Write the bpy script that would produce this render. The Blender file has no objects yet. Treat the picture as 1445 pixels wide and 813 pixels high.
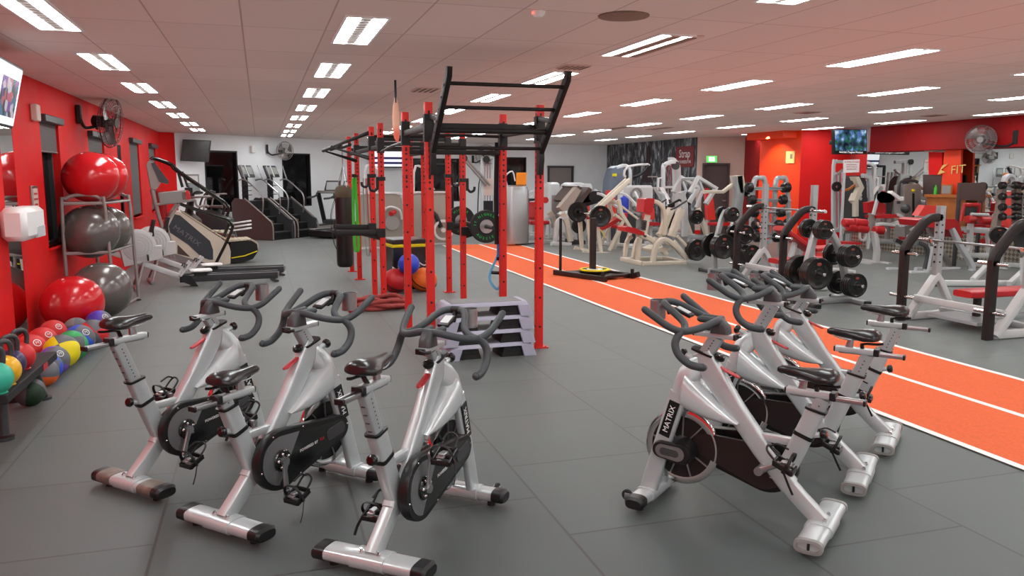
import bpy, bmesh, math, random
from mathutils import Vector as V, Matrix, Euler
random.seed(7)
S = bpy.context.scene
COL = S.collection
PI = math.pi

# ------------------------------------------------------------------ camera, world, exposure
FPX, CAMH = 1140.0, 1.75
PITCH = math.atan(159.5 / FPX)
YAW = math.atan(356.0 / math.hypot(FPX, 159.5))
cam_d = bpy.data.cameras.new('camera')
cam_d.sensor_width = 36.0
cam_d.lens = FPX / 1445.0 * 36.0
cam_d.clip_end = 200
cam = bpy.data.objects.new('camera', cam_d)
cam.location = (0, 0, CAMH)
cam.rotation_euler = (PI / 2 - PITCH, 0, -YAW)
COL.objects.link(cam)
S.camera = cam
W = bpy.data.worlds.new('night')
S.world = W
W.use_nodes = True
W.node_tree.nodes['Background'].inputs[0].default_value = (0.96, 1.0, 0.97, 1)
W.node_tree.nodes['Background'].inputs[1].default_value = 0.05
S.view_settings.view_transform = 'Standard'
S.view_settings.look = 'None'
S.view_settings.gamma = 1
S.view_settings.use_curve_mapping = False
S.view_settings.exposure = 0.0
S.cycles.use_denoising = True
S.cycles.max_bounces = 8
S.cycles.diffuse_bounces = 4
S.cycles.sample_clamp_indirect = 6
# soft ambient bounce of the bright room (the renderer's own ambient term, shaded by nearby surfaces)
S.cycles.use_fast_gi = True
S.cycles.fast_gi_method = 'ADD'
W.light_settings.ao_factor = 0.24
W.light_settings.distance = 2.5
LAMP = 25.0          # strength of the fluorescent tubes in the ceiling

# ------------------------------------------------------------------ measuring helpers: a pixel of the photo as a ray from the camera
FWD = V((math.sin(YAW) * math.cos(PITCH), math.cos(YAW) * math.cos(PITCH), -math.sin(PITCH)))
RGT = V((math.cos(YAW), -math.sin(YAW), 0))
UPV = RGT.cross(FWD)
EYE = V((0, 0, CAMH))
def ray(px, py): return FWD * FPX + RGT * (px - 722.5) + UPV * (406.5 - py)
def on_floor(px, py, h=0.0):
    d = ray(px, py); return EYE + d * ((h - CAMH) / d.z)
def at_y(px, py, y):
    d = ray(px, py); return EYE + d * (y / d.y)
def at_x(px, py, x):
    d = ray(px, py); return EYE + d * (x / d.x)
class Upright:
    """a vertical plane through (x, y) whose level axis points at `deg`; traces the side view of a machine in metres"""
    def __init__(s, x, y, deg):
        a = math.radians(deg); s.o = V((x, y, 0)); s.u = V((math.cos(a), math.sin(a), 0)); s.n = V((-math.sin(a), math.cos(a), 0))
    def __call__(s, px, py, off=0.0):
        d = ray(px, py); t = (s.o - EYE).dot(s.n) / d.dot(s.n)
        return EYE + d * t + s.n * off
    def at(s, u, z, off=0.0): return s.o + s.u * u + V((0, 0, z)) + s.n * off

# ------------------------------------------------------------------ materials
def lin(c):
    c = c / 255.0
    return c / 12.92 if c <= 0.04045 else ((c + 0.055) / 1.055) ** 2.4
def rgb(r, g, b): return (lin(r), lin(g), lin(b), 1)
def nd(nt, t, **kw):
    n = nt.nodes.new(t)
    for k, v in kw.items(): setattr(n, k, v)
    return n
def mat(name, c, rough=0.5, metal=0.0, spec=0.5, coat=0.0, vary=0.0, scale=30.0, bump=0.0, bscale=200.0, emit=None, es=0.0, trans=0.0, alpha=1.0):
    m = bpy.data.materials.new(name); m.use_nodes = True
    nt = m.node_tree; p = nt.nodes['Principled BSDF']
    p.inputs['Base Color'].default_value = c
    p.inputs['Roughness'].default_value = rough
    p.inputs['Metallic'].default_value = metal
    p.inputs['Specular IOR Level'].default_value = spec
    p.inputs['Coat Weight'].default_value = coat
    p.inputs['Coat Roughness'].default_value = 0.15
    p.inputs['Transmission Weight'].default_value = trans
    p.inputs['Alpha'].default_value = alpha
    if emit:
        p.inputs['Emission Color'].default_value = emit
        p.inputs['Emission Strength'].default_value = es
    if vary or bump:
        tc = nd(nt, 'ShaderNodeTexCoord')
    if vary:
        nz = nd(nt, 'ShaderNodeTexNoise'); nz.inputs['Scale'].default_value = scale; nz.inputs['Detail'].default_value = 5
        nt.links.new(tc.outputs['Object'], nz.inputs['Vector'])
        rp = nd(nt, 'ShaderNodeMapRange'); rp.inputs['From Min'].default_value = .3; rp.inputs['From Max'].default_value = .7
        rp.inputs['To Min'].default_value = 1 - vary; rp.inputs['To Max'].default_value = 1 + vary
        nt.links.new(nz.outputs['Fac'], rp.inputs['Value'])
        mx = nd(nt, 'ShaderNodeVectorMath', operation='SCALE'); mx.inputs[0].default_value = c[:3]
        nt.links.new(rp.outputs['Result'], mx.inputs['Scale'])
        nt.links.new(mx.outputs['Vector'], p.inputs['Base Color'])
        r2 = nd(nt, 'ShaderNodeMapRange'); r2.inputs['From Min'].default_value = .3; r2.inputs['From Max'].default_value = .7
        r2.inputs['To Min'].default_value = max(0, rough - .06); r2.inputs['To Max'].default_value = min(1, rough + .06)
        nt.links.new(nz.outputs['Fac'], r2.inputs['Value']); nt.links.new(r2.outputs['Result'], p.inputs['Roughness'])
    if bump:
        n2 = nd(nt, 'ShaderNodeTexNoise'); n2.inputs['Scale'].default_value = bscale; n2.inputs['Detail'].default_value = 3
        nt.links.new(tc.outputs['Object'], n2.inputs['Vector'])
        b = nd(nt, 'ShaderNodeBump'); b.inputs['Strength'].default_value = bump; b.inputs['Distance'].default_value = 0.01
        nt.links.new(n2.outputs['Fac'], b.inputs['Height']); nt.links.new(b.outputs['Normal'], p.inputs['Normal'])
    return m

# ------------------------------------------------------------------ mesh builder: everything added to one G becomes ONE mesh object
def frame_z(d):
    """rotation whose z axis runs along d"""
    d = V(d).normalized()
    up = V((0, 0, 1)) if abs(d.z) < 0.95 else V((1, 0, 0))
    x = up.cross(d).normalized(); y = d.cross(x)
    return Matrix((x, y, d)).transposed()
def spline(pts, k=6, closed=False):
    P = [V(p) for p in pts]; n = len(P); out = []
    rng = range(n) if closed else range(n - 1)
    for i in rng:
        if closed: a, b, c, d = P[(i - 1) % n], P[i], P[(i + 1) % n], P[(i + 2) % n]
        else: a, b, c, d = P[max(i - 1, 0)], P[i], P[i + 1], P[min(i + 2, n - 1)]
        for j in range(k):
            t = j / k
            out.append(0.5 * ((2 * b) + (c - a) * t + (2 * a - 5 * b + 4 * c - d) * t * t + (3 * b - a - 3 * c + d) * t ** 3))
    if not closed: out.append(P[-1])
    return out
class G:
    def __init__(s): s.v = []; s.f = []
    def add(s, vs, fs):
        o = len(s.v); s.v += [V(v) for v in vs]; s.f += [tuple(i + o for i in f) for f in fs]; return s
    def box(s, c, sz, rot=None, bev=0.004):
        h = [max(x, 1e-4) / 2 for x in sz]; b = min(bev, min(h) * .45)
        R = rot.to_3x3() if isinstance(rot, Matrix) else (Euler([math.radians(a) for a in rot]).to_matrix() if rot is not None else None)
        vs = []; idx = {}
        for sx in (-1, 1):
            for sy in (-1, 1):
                for sz_ in (-1, 1):
                    for ax in range(3):
                        q = [sx * (h[0] - b), sy * (h[1] - b), sz_ * (h[2] - b)]
                        q[ax] = (sx, sy, sz_)[ax] * h[ax]
                        idx[(sx, sy, sz_, ax)] = len(vs); vs.append(V(q))
        fs = []
        for ax in range(3):
            o1, o2 = [(1, 2), (2, 0), (0, 1)][ax]
            for sg in (-1, 1):
                r = []
                for a, bb in ((-1, -1), (1, -1), (1, 1), (-1, 1)):
                    k = [0, 0, 0]; k[ax] = sg; k[o1] = a; k[o2] = bb; r.append(idx[(*k, ax)])
                fs.append(r if sg > 0 else r[::-1])
            for a in (-1, 1):
                for bb in (-1, 1):
                    k1 = [0, 0, 0]; k1[o1] = a; k1[o2] = bb; k1[ax] = -1; k2 = list(k1); k2[ax] = 1
                    fs.append([idx[(*k1, o1)], idx[(*k1, o2)], idx[(*k2, o2)], idx[(*k2, o1)]])
        for sx in (-1, 1):
            for sy in (-1, 1):
                for sz_ in (-1, 1): fs.append([idx[(sx, sy, sz_, a)] for a in range(3)])
        c = V(c)
        s.add([(R @ v if R else v) + c for v in vs], fs); return s
    def sweep(s, pts, prof, ups=None, closed=False, caps=True, scales=None):
        """sweep a closed 2D profile along a polyline with parallel transport"""
        P = [V(p) for p in pts]; n = len(P); m = len(prof)
        T = []
        for i in range(n):
            if closed: t = (P[(i + 1) % n] - P[i - 1])
            else: t = P[min(i + 1, n - 1)] - P[max(i - 1, 0)]
            T.append(t.normalized() if t.length > 1e-9 else V((0, 0, 1)))
        u0 = V(ups) if ups is not None else (V((0, 0, 1)) if abs(T[0].z) < .9 else V((1, 0, 0)))
        u = (u0 - T[0] * u0.dot(T[0])).normalized()
        vs = []
        for i in range(n):
            if i:
                if ups is not None and abs(V(ups).dot(T[i])) < .98: u = V(ups)
                u = u - T[i] * u.dot(T[i]); u = u.normalized() if u.length > 1e-6 else T[i].orthogonal().normalized()
            w = T[i].cross(u); k = scales[i] if scales else 1.0
            # mitre so that bars keep their width in corners
            mi = 1.0
            for a, b in prof: vs.append(P[i] + (w * a + u * b) * k * mi)
        fs = []
        for i in range(n if closed else n - 1):
            j = (i + 1) % n
            for q in range(m): fs.append((i * m + q, i * m + (q + 1) % m, j * m + (q + 1) % m, j * m + q))
        if caps and not closed: fs += [tuple(range(m))[::-1], tuple((n - 1) * m + q for q in range(m))]
        s.add(vs, fs); return s
    def tube(s, pts, r, n=10, smooth=0, closed=False, radii=None):
        P = spline(pts, smooth, closed) if smooth else pts
        pr = [(math.cos(2 * PI * k / n) * r, math.sin(2 * PI * k / n) * r) for k in range(n)]
        sc = None
        if radii:
            sc = []
            for i in range(len(P)):
                t = i / (len(P) - 1) * (len(radii) - 1); a = int(min(t, len(radii) - 2)); sc.append((radii[a] + (radii[a + 1] - radii[a]) * (t - a)) / r)
        s.sweep(P, pr, closed=closed, scales=sc); return s
    def bar(s, pts, w, h, up=None, smooth=0, r=None, closed=False):
        """rectangular section bar with rounded edges along pts; h is measured along up"""
        P = spline(pts, smooth, closed) if smooth else pts
        r = min(w, h) * .18 if r is None else r
        a, b = w / 2, h / 2; pr = []
        for cx, cy, a0 in ((a - r, b - r, 0), (-a + r, b - r, 90), (-a + r, -b + r, 180), (a - r, -b + r, 270)):
            for k in (0, 45, 90):
                t = math.radians(a0 + k); pr.append((cx + r * math.cos(t), cy + r * math.sin(t)))
        s.sweep(P, pr, ups=up, closed=closed); return s
    def cyl(s, p0, p1, r, r2=None, n=20, bev=0.0):
        p0, p1 = V(p0), V(p1); R = frame_z(p1 - p0); L = (p1 - p0).length; r2 = r if r2 is None else r2
        if bev: pf = [(0, 0), (r - bev, 0), (r, bev), (r2, L - bev), (r2 - bev, L), (0, L)]
        else: pf = [(0, 0), (r, 0), (r2, L), (0, L)]
        s.lathe(pf, p0, R, n); return s
    def lathe(s, prof, o=(0, 0, 0), R=None, n=24):
        o = V(o); vs = []; fs = []; rows = []
        for r, z in prof:
            if r < 1e-6: rows.append([len(vs)]); vs.append(V((0, 0, z)))
            else:
                rows.append(list(range(len(vs), len(vs) + n)))
                vs += [V((r * math.cos(2 * PI * k / n), r * math.sin(2 * PI * k / n), z)) for k in range(n)]
        for a, b in zip(rows, rows[1:]):
            for k in range(n):
                j = (k + 1) % n
                if len(a) == 1 and len(b) == 1: continue
                if len(a) == 1: fs.append((a[0], b[j], b[k]))
                elif len(b) == 1: fs.append((a[k], a[j], b[0]))
                else: fs.append((a[k], a[j], b[j], b[k]))
        s.add([(R @ v if R else v) + o for v in vs], fs); return s
    def prism(s, poly, t, o=(0, 0, 0), U=(1, 0, 0), Vv=(0, 0, 1), bev=0.0):
        """polygon (u, v) extruded by t, centred on its plane; bev shrinks both faces a little for a soft rim"""
        U, Vv, o = V(U), V(Vv), V(o); N = U.cross(Vv).normalized(); n = len(poly)
        ar = sum(poly[i][0] * poly[(i + 1) % n][1] - poly[(i + 1) % n][0] * poly[i][1] for i in range(n))
        if ar < 0: poly = poly[::-1]
        def inset(d):
            out = []
            for i in range(n):
                a, b, c = V(poly[i - 1]), V(poly[i]), V(poly[(i + 1) % n])
                e1, e2 = (b - a), (c - b)
                if e1.length < 1e-9 or e2.length < 1e-9: out.append(b); continue
                n1 = V((-e1.y, e1.x)).normalized(); n2 = V((-e2.y, e2.x)).normalized(); m = n1 + n2
                m = m / max(m.length_squared, .35) * 2 * .5 * 2 if m.length > 1e-6 else n1
                out.append(b + m * d * .5 * (2 if False else 1))
            return out
        rings = [(poly, 0)] if not bev else None
        lv = [(-t / 2, 0), (t / 2, 0)] if not bev else [(-t / 2, bev), (-t / 2 + bev, 0), (t / 2 - bev, 0), (t / 2, bev)]
        vs = []
        for h, d in lv:
            pp = inset(d) if d else poly
            vs += [o + U * p[0] + Vv * p[1] + N * h for p in pp]
        fs = []
        for k in range(len(lv) - 1):
            for i in range(n): fs.append((k * n + i, k * n + (i + 1) % n, (k + 1) * n + (i + 1) % n, (k + 1) * n + i))
        fs.append(tuple(range(n))[::-1]); fs.append(tuple((len(lv) - 1) * n + i for i in range(n)))
        s.add(vs, fs); return s
    def ball(s, c, r, nu=24, nv=14, R=None):
        rr = (r, r, r) if not hasattr(r, '__len__') else r
        g = G(); g.lathe([(math.sin(PI * k / nv), -math.cos(PI * k / nv)) for k in range(nv + 1)], n=nu)
        c = V(c)
        s.add([(R @ V((v.x * rr[0], v.y * rr[1], v.z * rr[2])) if R else V((v.x * rr[0], v.y * rr[1], v.z * rr[2]))) + c for v in g.v], g.f); return s
    def grid(s, fn, nu, nv, closeu=False):
        """surface patch fn(u, v), 0..1"""
        vs = [fn(i / nu, j / nv) for j in range(nv + 1) for i in range(nu + (0 if closeu else 1))]
        m = nu if closeu else nu + 1
        s.add(vs, [(j * m + i, j * m + (i + 1) % m, (j + 1) * m + (i + 1) % m, (j + 1) * m + i) for j in range(nv) for i in range(nu)]); return s
    def loft(s, secs, n=20, p=2.6):
        """skin of superellipse sections (centre, half-axis U, half-axis V)"""
        vs = []
        for c, a, b in secs:
            c, a, b = V(c), V(a), V(b)
            for k in range(n):
                t = 2 * PI * k / n; ct, st = math.cos(t), math.sin(t)
                vs.append(c + a * (abs(ct) ** (2 / p) * (1 if ct >= 0 else -1)) + b * (abs(st) ** (2 / p) * (1 if st >= 0 else -1)))
        m = len(secs)
        fs = [(j * n + i, j * n + (i + 1) % n, (j + 1) * n + (i + 1) % n, (j + 1) * n + i) for j in range(m - 1) for i in range(n)]
        fs += [tuple(range(n))[::-1], tuple((m - 1) * n + i for i in range(n))]
        s.add(vs, fs); return s
    def ring(s, c, ax, r, w, t, n=40, R=None):
        """flat ring of outer radius r, radial width w, thickness t about axis ax"""
        s.lathe([(r - w, -t / 2), (r - w * .15, -t / 2), (r, -t * .3), (r, t * .3), (r - w * .15, t / 2), (r - w, t / 2), (r - w, -t / 2)], c, frame_z(ax), n); return s
    def text(s, txt, size, o, U, Vv, depth=0.0015, align='CENTER', wide=1.0, spacing=1.0):
        cu = bpy.data.curves.new('t', 'FONT'); cu.body = txt; cu.size = size; cu.extrude = depth / 2
        cu.align_x = align; cu.align_y = 'CENTER'; cu.resolution_u = 2; cu.space_character = spacing
        ob = bpy.data.objects.new('t', cu); me = ob.to_mesh()
        U, Vv = V(U).normalized(), V(Vv).normalized(); N = U.cross(Vv); o = V(o)
        s.add([o + U * (v.co.x * wide) + Vv * v.co.y + N * (v.co.z + depth / 2) for v in me.vertices], [tuple(p.vertices) for p in me.polygons])
        ob.to_mesh_clear(); bpy.data.objects.remove(ob); bpy.data.curves.remove(cu); return s
    def move(s, M):
        s.v = [M @ v for v in s.v]; return s
    def obj(s, name, m, parent=None, world=False, angle=38, recalc=True):
        me = bpy.data.meshes.new(name)
        off = parent.location if (world and parent is not None) else V((0, 0, 0))
        if world and parent is not None and parent.parent is not None: off = off + parent.parent.location
        me.from_pydata([v - off for v in s.v], [], s.f)
        if recalc:
            bm = bmesh.new(); bm.from_mesh(me); bmesh.ops.recalc_face_normals(bm, faces=bm.faces); bm.to_mesh(me); bm.free()
        me.polygons.foreach_set('use_smooth', [True] * len(me.polygons))
        me.set_sharp_from_angle(angle=math.radians(angle))
        me.materials.append(m)
        o = bpy.data.objects.new(name, me); COL.objects.link(o)
        if parent is not None: o.parent = parent
        return o
def tag(o, label, cat=None, group=None, kind=None):
    if label: o['label'] = label
    if cat: o['category'] = cat
    if group: o['group'] = group
    if kind: o['kind'] = kind
    return o
def thing(name, label, cat, loc=(0, 0, 0), rz=0.0, group=None):
    o = bpy.data.objects.new(name, None); o.empty_display_size = .1; COL.objects.link(o)
    o.location = loc; o.rotation_euler = (0, 0, rz)
    return tag(o, label, cat, group)
def struct(name, g, m, label=None, **kw):
    o = g.obj(name, m, **kw); o['kind'] = 'structure'
    if label: o['label'] = label
    return o
def copy_tree(src, loc, rz=0.0, label=None, group=None):
    r = src.copy(); COL.objects.link(r); r.location = loc; r.rotation_euler = (0, 0, rz)
    if label: r['label'] = label
    if group: r['group'] = group
    for ch in list(src.children):
        c = ch.copy(); COL.objects.link(c); c.parent = r
        for q in list(ch.children):
            d = q.copy(); COL.objects.link(d); d.parent = c
    return r
def bx(c, sz, **k): return G().box(c, sz, **k)

M = dict(
    red_wall=mat('red wall paint', rgb(214, 26, 26), .6, spec=.2, vary=.04, scale=3),
    dark_red=mat('deep red wall paint', rgb(140, 12, 16), .6, spec=.2),
    orange_wall=mat('orange wall paint', rgb(235, 62, 14), .55),
    white_wall=mat('white wall paint', rgb(240, 242, 244), .6, vary=.03, scale=2),
    pink_wall=mat('beige wall paint', rgb(205, 180, 168), .6),
    steel=mat('silver painted steel', rgb(176, 182, 183), .34, .45, vary=.04, scale=8),
    silver=mat('silver lacquer', rgb(196, 202, 203), .3, .42, coat=.4),
    shroud=mat('silver plastic shroud', rgb(204, 210, 211), .24, .3, coat=.5),
    chrome=mat('polished chrome', rgb(225, 225, 225), .12, 1.0),
    alu=mat('brushed aluminium', rgb(175, 176, 178), .3, .9),
    scuffed=mat('scuffed grey metal', rgb(130, 118, 108), .5, .5, vary=.25, scale=25),
    grip=mat('grey rubber grip', rgb(58, 63, 66), .48, bump=.1, bscale=300),
    black=mat('black plastic', rgb(22, 22, 23), .35),
    gloss_black=mat('glossy black', rgb(12, 12, 13), .15, coat=.5),
    matte_black=mat('matte black steel', rgb(20, 19, 19), .5),
    brown_black=mat('dark brown steel', rgb(32, 21, 21), .45),
    rubber=mat('black rubber', rgb(30, 30, 31), .7),
    vinyl_black=mat('black vinyl', rgb(28, 27, 28), .3, coat=.3),
    iron=mat('black iron plate', rgb(24, 22, 22), .3, .2, coat=.25),
    red_vinyl=mat('red vinyl upholstery', rgb(182, 26, 32), .38, coat=.15),
    salmon_vinyl=mat('faded red vinyl upholstery', rgb(206, 58, 52), .4, coat=.1),
    brown_vinyl=mat('brown vinyl upholstery', rgb(78, 62, 58), .45),
    cream=mat('cream painted steel', rgb(206, 196, 178), .35, vary=.05, scale=6),
    white_metal=mat('white painted steel', rgb(198, 198, 197), .35),
    grey_metal=mat('warm grey steel', rgb(150, 142, 138), .4, .3),
    dark_grey=mat('charcoal steel', rgb(70, 70, 72), .4, .3),
    grey_plastic=mat('grey plastic', rgb(140, 138, 134), .45),
    light_grey=mat('light grey plastic', rgb(196, 198, 200), .4),
    white=mat('white plastic', rgb(235, 233, 230), .4),
    rig_red=mat('red powder coated steel', rgb(206, 34, 26), .36, vary=.04, scale=10),
    red=mat('red plastic', rgb(200, 36, 40), .4),
    lever_red=mat('red anodised lever', rgb(170, 48, 52), .35, .3),
    yellow=mat('yellow', rgb(232, 214, 20), .45),
    green=mat('green', rgb(40, 160, 70), .45),
    lime=mat('lime green rubber', rgb(60, 180, 50), .5),
    orange=mat('orange', rgb(240, 110, 40), .45),
    blue=mat('blue', rgb(40, 70, 190), .4),
    purple=mat('purple', rgb(80, 55, 150), .4),
    navy=mat('dark purple enamel', rgb(45, 35, 80), .3, coat=.3),
    teal=mat('teal enamel', rgb(60, 180, 150), .35),
    gold=mat('gold lettering', rgb(225, 190, 110), .5),
    wood=mat('orange timber', rgb(170, 95, 40), .45, vary=.15, scale=6),
    blind=mat('grey blind fabric', rgb(92, 88, 88), .8, bump=.2, bscale=120),
    glass_night=mat('dark window glass', rgb(14, 14, 15), .06, spec=.7),
    mirror=mat('mirror', rgb(225, 228, 226), .01, 1.0),
    perf=mat('rail steel', rgb(120, 122, 124), .35, .8),
    white_text=mat('white lettering', rgb(225, 225, 225), .5),
    green_text=mat('green lettering', rgb(30, 190, 80), .5),
    paper=mat('white paper', rgb(238, 234, 232), .6),
    badge_red=mat('plate badge', rgb(140, 62, 50), .5),
    red_text=mat('red lettering', rgb(180, 40, 50), .6),
    dark_text=mat('dark lettering', rgb(60, 50, 55), .6),
)
# ================================================================== THE SETTING
H = 2.85
# floor of rubber mats
def floor_mat():
    m = mat('rubber mat floor', rgb(74, 78, 78), .5, spec=.6)
    nt = m.node_tree; p = nt.nodes['Principled BSDF']
    tc = nd(nt, 'ShaderNodeTexCoord'); mp = nd(nt, 'ShaderNodeMapping')
    mp.inputs['Rotation'].default_value = (0, 0, PI / 2)
    mp.inputs['Location'].default_value = (4.98, 1.378, 0)
    sx = nd(nt, 'ShaderNodeSeparateXYZ'); cx = nd(nt, 'ShaderNodeCombineXYZ')
    nt.links.new(tc.outputs['Object'], sx.inputs[0])
    ax = nd(nt, 'ShaderNodeMath', operation='ADD'); ax.inputs[1].default_value = -4.98 + 98.0
    ay = nd(nt, 'ShaderNodeMath', operation='ADD'); ay.inputs[1].default_value = -1.378 + 96.5
    nt.links.new(sx.outputs['Y'], ax.inputs[0]); nt.links.new(sx.outputs['X'], ay.inputs[0])
    nt.links.new(ax.outputs[0], cx.inputs['X']); nt.links.new(ay.outputs[0], cx.inputs['Y'])
    br = nd(nt, 'ShaderNodeTexBrick'); br.offset = 0.5
    for k, v in dict(Scale=1.0).items(): br.inputs[k].default_value = v
    br.inputs['Brick Width'].default_value = .98; br.inputs['Row Height'].default_value = .965
    br.inputs['Mortar Size'].default_value = .0075; br.inputs['Mortar Smooth'].default_value = .1; br.inputs['Bias'].default_value = 0
    br.inputs['Color1'].default_value = rgb(50, 61, 60); br.inputs['Color2'].default_value = rgb(56, 67, 65); br.inputs['Mortar'].default_value = rgb(8, 9, 9)
    nt.links.new(cx.outputs[0], br.inputs['Vector'])
    n1 = nd(nt, 'ShaderNodeTexNoise'); n1.inputs['Scale'].default_value = 2.2; n1.inputs['Detail'].default_value = 6
    n2 = nd(nt, 'ShaderNodeTexNoise'); n2.inputs['Scale'].default_value = 320; n2.inputs['Detail'].default_value = 2
    for n in (n1, n2): nt.links.new(tc.outputs['Object'], n.inputs['Vector'])
    r1 = nd(nt, 'ShaderNodeMapRange'); r1.inputs['To Min'].default_value = .82; r1.inputs['To Max'].default_value = 1.16; r1.inputs['From Min'].default_value = .3; r1.inputs['From Max'].default_value = .7
    nt.links.new(n1.outputs['Fac'], r1.inputs['Value'])
    r2 = nd(nt, 'ShaderNodeMapRange'); r2.inputs['To Min'].default_value = .9; r2.inputs['To Max'].default_value = 1.1; r2.inputs['From Min'].default_value = .35; r2.inputs['From Max'].default_value = .65
    nt.links.new(n2.outputs['Fac'], r2.inputs['Value'])
    mm = nd(nt, 'ShaderNodeMath', operation='MULTIPLY'); nt.links.new(r1.outputs[0], mm.inputs[0]); nt.links.new(r2.outputs[0], mm.inputs[1])
    sc = nd(nt, 'ShaderNodeVectorMath', operation='SCALE'); nt.links.new(br.outputs['Color'], sc.inputs[0]); nt.links.new(mm.outputs[0], sc.inputs['Scale'])
    nt.links.new(sc.outputs['Vector'], p.inputs['Base Color'])
    p.inputs['Sheen Weight'].default_value = .28; p.inputs['Sheen Roughness'].default_value = .45; p.inputs['Sheen Tint'].default_value = (.95, 1, .95, 1)
    rr = nd(nt, 'ShaderNodeMapRange'); rr.inputs['To Min'].default_value = .42; rr.inputs['To Max'].default_value = .56
    nt.links.new(n1.outputs['Fac'], rr.inputs['Value']); nt.links.new(rr.outputs[0], p.inputs['Roughness'])
    bp = nd(nt, 'ShaderNodeBump'); bp.inputs['Strength'].default_value = .12; bp.inputs['Distance'].default_value = .004
    nt.links.new(n2.outputs['Fac'], bp.inputs['Height']); nt.links.new(bp.outputs['Normal'], p.inputs['Normal'])
    return m
g = G(); g.box((6, 12.5, -.05), (19, 34, .1), bev=0); struct('floor', g, floor_mat())
def ceiling_mat():
    m = mat('ceiling tiles', rgb(214, 196, 188), .8)
    nt = m.node_tree; p = nt.nodes['Principled BSDF']
    tc = nd(nt, 'ShaderNodeTexCoord'); sx = nd(nt, 'ShaderNodeSeparateXYZ'); cx = nd(nt, 'ShaderNodeCombineXYZ')
    nt.links.new(tc.outputs['Object'], sx.inputs[0])
    ax = nd(nt, 'ShaderNodeMath', operation='ADD'); ax.inputs[1].default_value = .15 + 60 - .17 + .6
    ay = nd(nt, 'ShaderNodeMath', operation='ADD'); ay.inputs[1].default_value = .615 + 60 - 5.92
    nt.links.new(sx.outputs['X'], ax.inputs[0]); nt.links.new(sx.outputs['Y'], ay.inputs[0])
    nt.links.new(ax.outputs[0], cx.inputs['X']); nt.links.new(ay.outputs[0], cx.inputs['Y'])
    br = nd(nt, 'ShaderNodeTexBrick'); br.offset = 0.0
    br.inputs['Scale'].default_value = 1; br.inputs['Brick Width'].default_value = .605; br.inputs['Row Height'].default_value = 1.225
    br.inputs['Mortar Size'].default_value = .007; br.inputs['Mortar Smooth'].default_value = .3; br.inputs['Bias'].default_value = 0
    br.inputs['Color1'].default_value = rgb(214, 196, 188); br.inputs['Color2'].default_value = rgb(208, 190, 182); br.inputs['Mortar'].default_value = rgb(172, 150, 142)
    nt.links.new(cx.outputs[0], br.inputs['Vector']); nt.links.new(br.outputs['Color'], p.inputs['Base Color'])
    return m
g = G(); g.box((6, 12.5, H + .05), (19, 34, .1), bev=0); struct('ceiling', g, ceiling_mat())

# left wall with its slit mirrors and windows (openings y0, y1, z0, z1)
LX = -2.45
def wall_x(name, x, y0, y1, holes, m, t=.2, face=1):
    """wall in the plane x whose room side faces +x (face=1) or -x"""
    g = G(); ys = sorted({y0, y1, *[h[0] for h in holes], *[h[1] for h in holes]})
    xc = x - face * t / 2
    for a, b in zip(ys, ys[1:]):
        hs = [h for h in holes if h[0] <= a + 1e-6 and h[1] >= b - 1e-6]
        segs = [(0, H)]
        for h in hs: segs = [(0, h[2]), (h[3], H)]
        for s0, s1 in segs:
            if s1 - s0 > .001: g.box((xc, (a + b) / 2, (s0 + s1) / 2), (t, b - a, s1 - s0), bev=0)
    return struct(name, g, m)
wins = [(10.88, 11.82, .88, 2.43), (13.7, 15.0, .88, 2.38), (17.8, 19.1, .9, 2.45), (20.75, 22.0, .9, 2.45)]
slits = [(4.2, 4.7, .1, 2.3), (9.27, 9.73, .1, 2.3), (16.3, 16.72, .1, 2.3)]
wall_x('wall_left', LX, -4.5, 23.0, wins + slits, M['red_wall'])
for i, (a, b, z0, z1) in enumerate(wins):
    g = bx((LX - .15, (a + b) / 2, (z0 + z1) / 2), (.02, b - a, z1 - z0), bev=0)
    w = struct('window_%d' % (i + 1), g, M['glass_night'])
    fr = G()
    for y in (a + .02, b - .02): fr.box((LX - .12, y, (z0 + z1) / 2), (.06, .05, z1 - z0))
    for z in (z0 + .025, z1 - .025): fr.box((LX - .12, (a + b) / 2, z), (.06, b - a, .05))
    fr.obj('window_frame', M['dark_grey'], w)
    sl = bx((LX - .02, (a + b) / 2, z0 - .015), (.12, b - a + .06, .03)); sl.obj('window_sill', M['red_wall'], w)
    bl = G(); zb = (2.03, 1.9, .95, .95)[i]
    bl.box((LX - .03, (a + b) / 2, (zb + z1) / 2), (.008, b - a - .06, z1 - zb), bev=.001)
    b1 = bl.obj('roller_blind', M['blind']); tag(b1, ['dark roller blind half drawn in the window beside the white speaker box', 'roller blind half drawn in the window behind the wall fan', 'grey roller blind drawn down in the narrow window past the ball rack', 'grey roller blind drawn in the last window before the room corner'][i], 'blind', 'window blinds')
    cs = bx((LX + .02, (a + b) / 2, z1 - .01), (.11, b - a + .02, .09), bev=.01); 
    G().cyl((LX - .03, a + .03, zb), (LX - .03, b - .03, zb), .012, n=8).obj('bottom_rail', M['dark_grey'], b1)
    cs.obj('headbox', M['dark_grey'], b1)
for i, (a, b, z0, z1) in enumerate(slits):
    struct('window_%d' % (i + 5), bx((LX - .012, (a + b) / 2, (z0 + z1) / 2), (.02, b - a, z1 - z0), bev=0), M['mirror'], 'narrow mirror strip set into the red wall')
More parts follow.
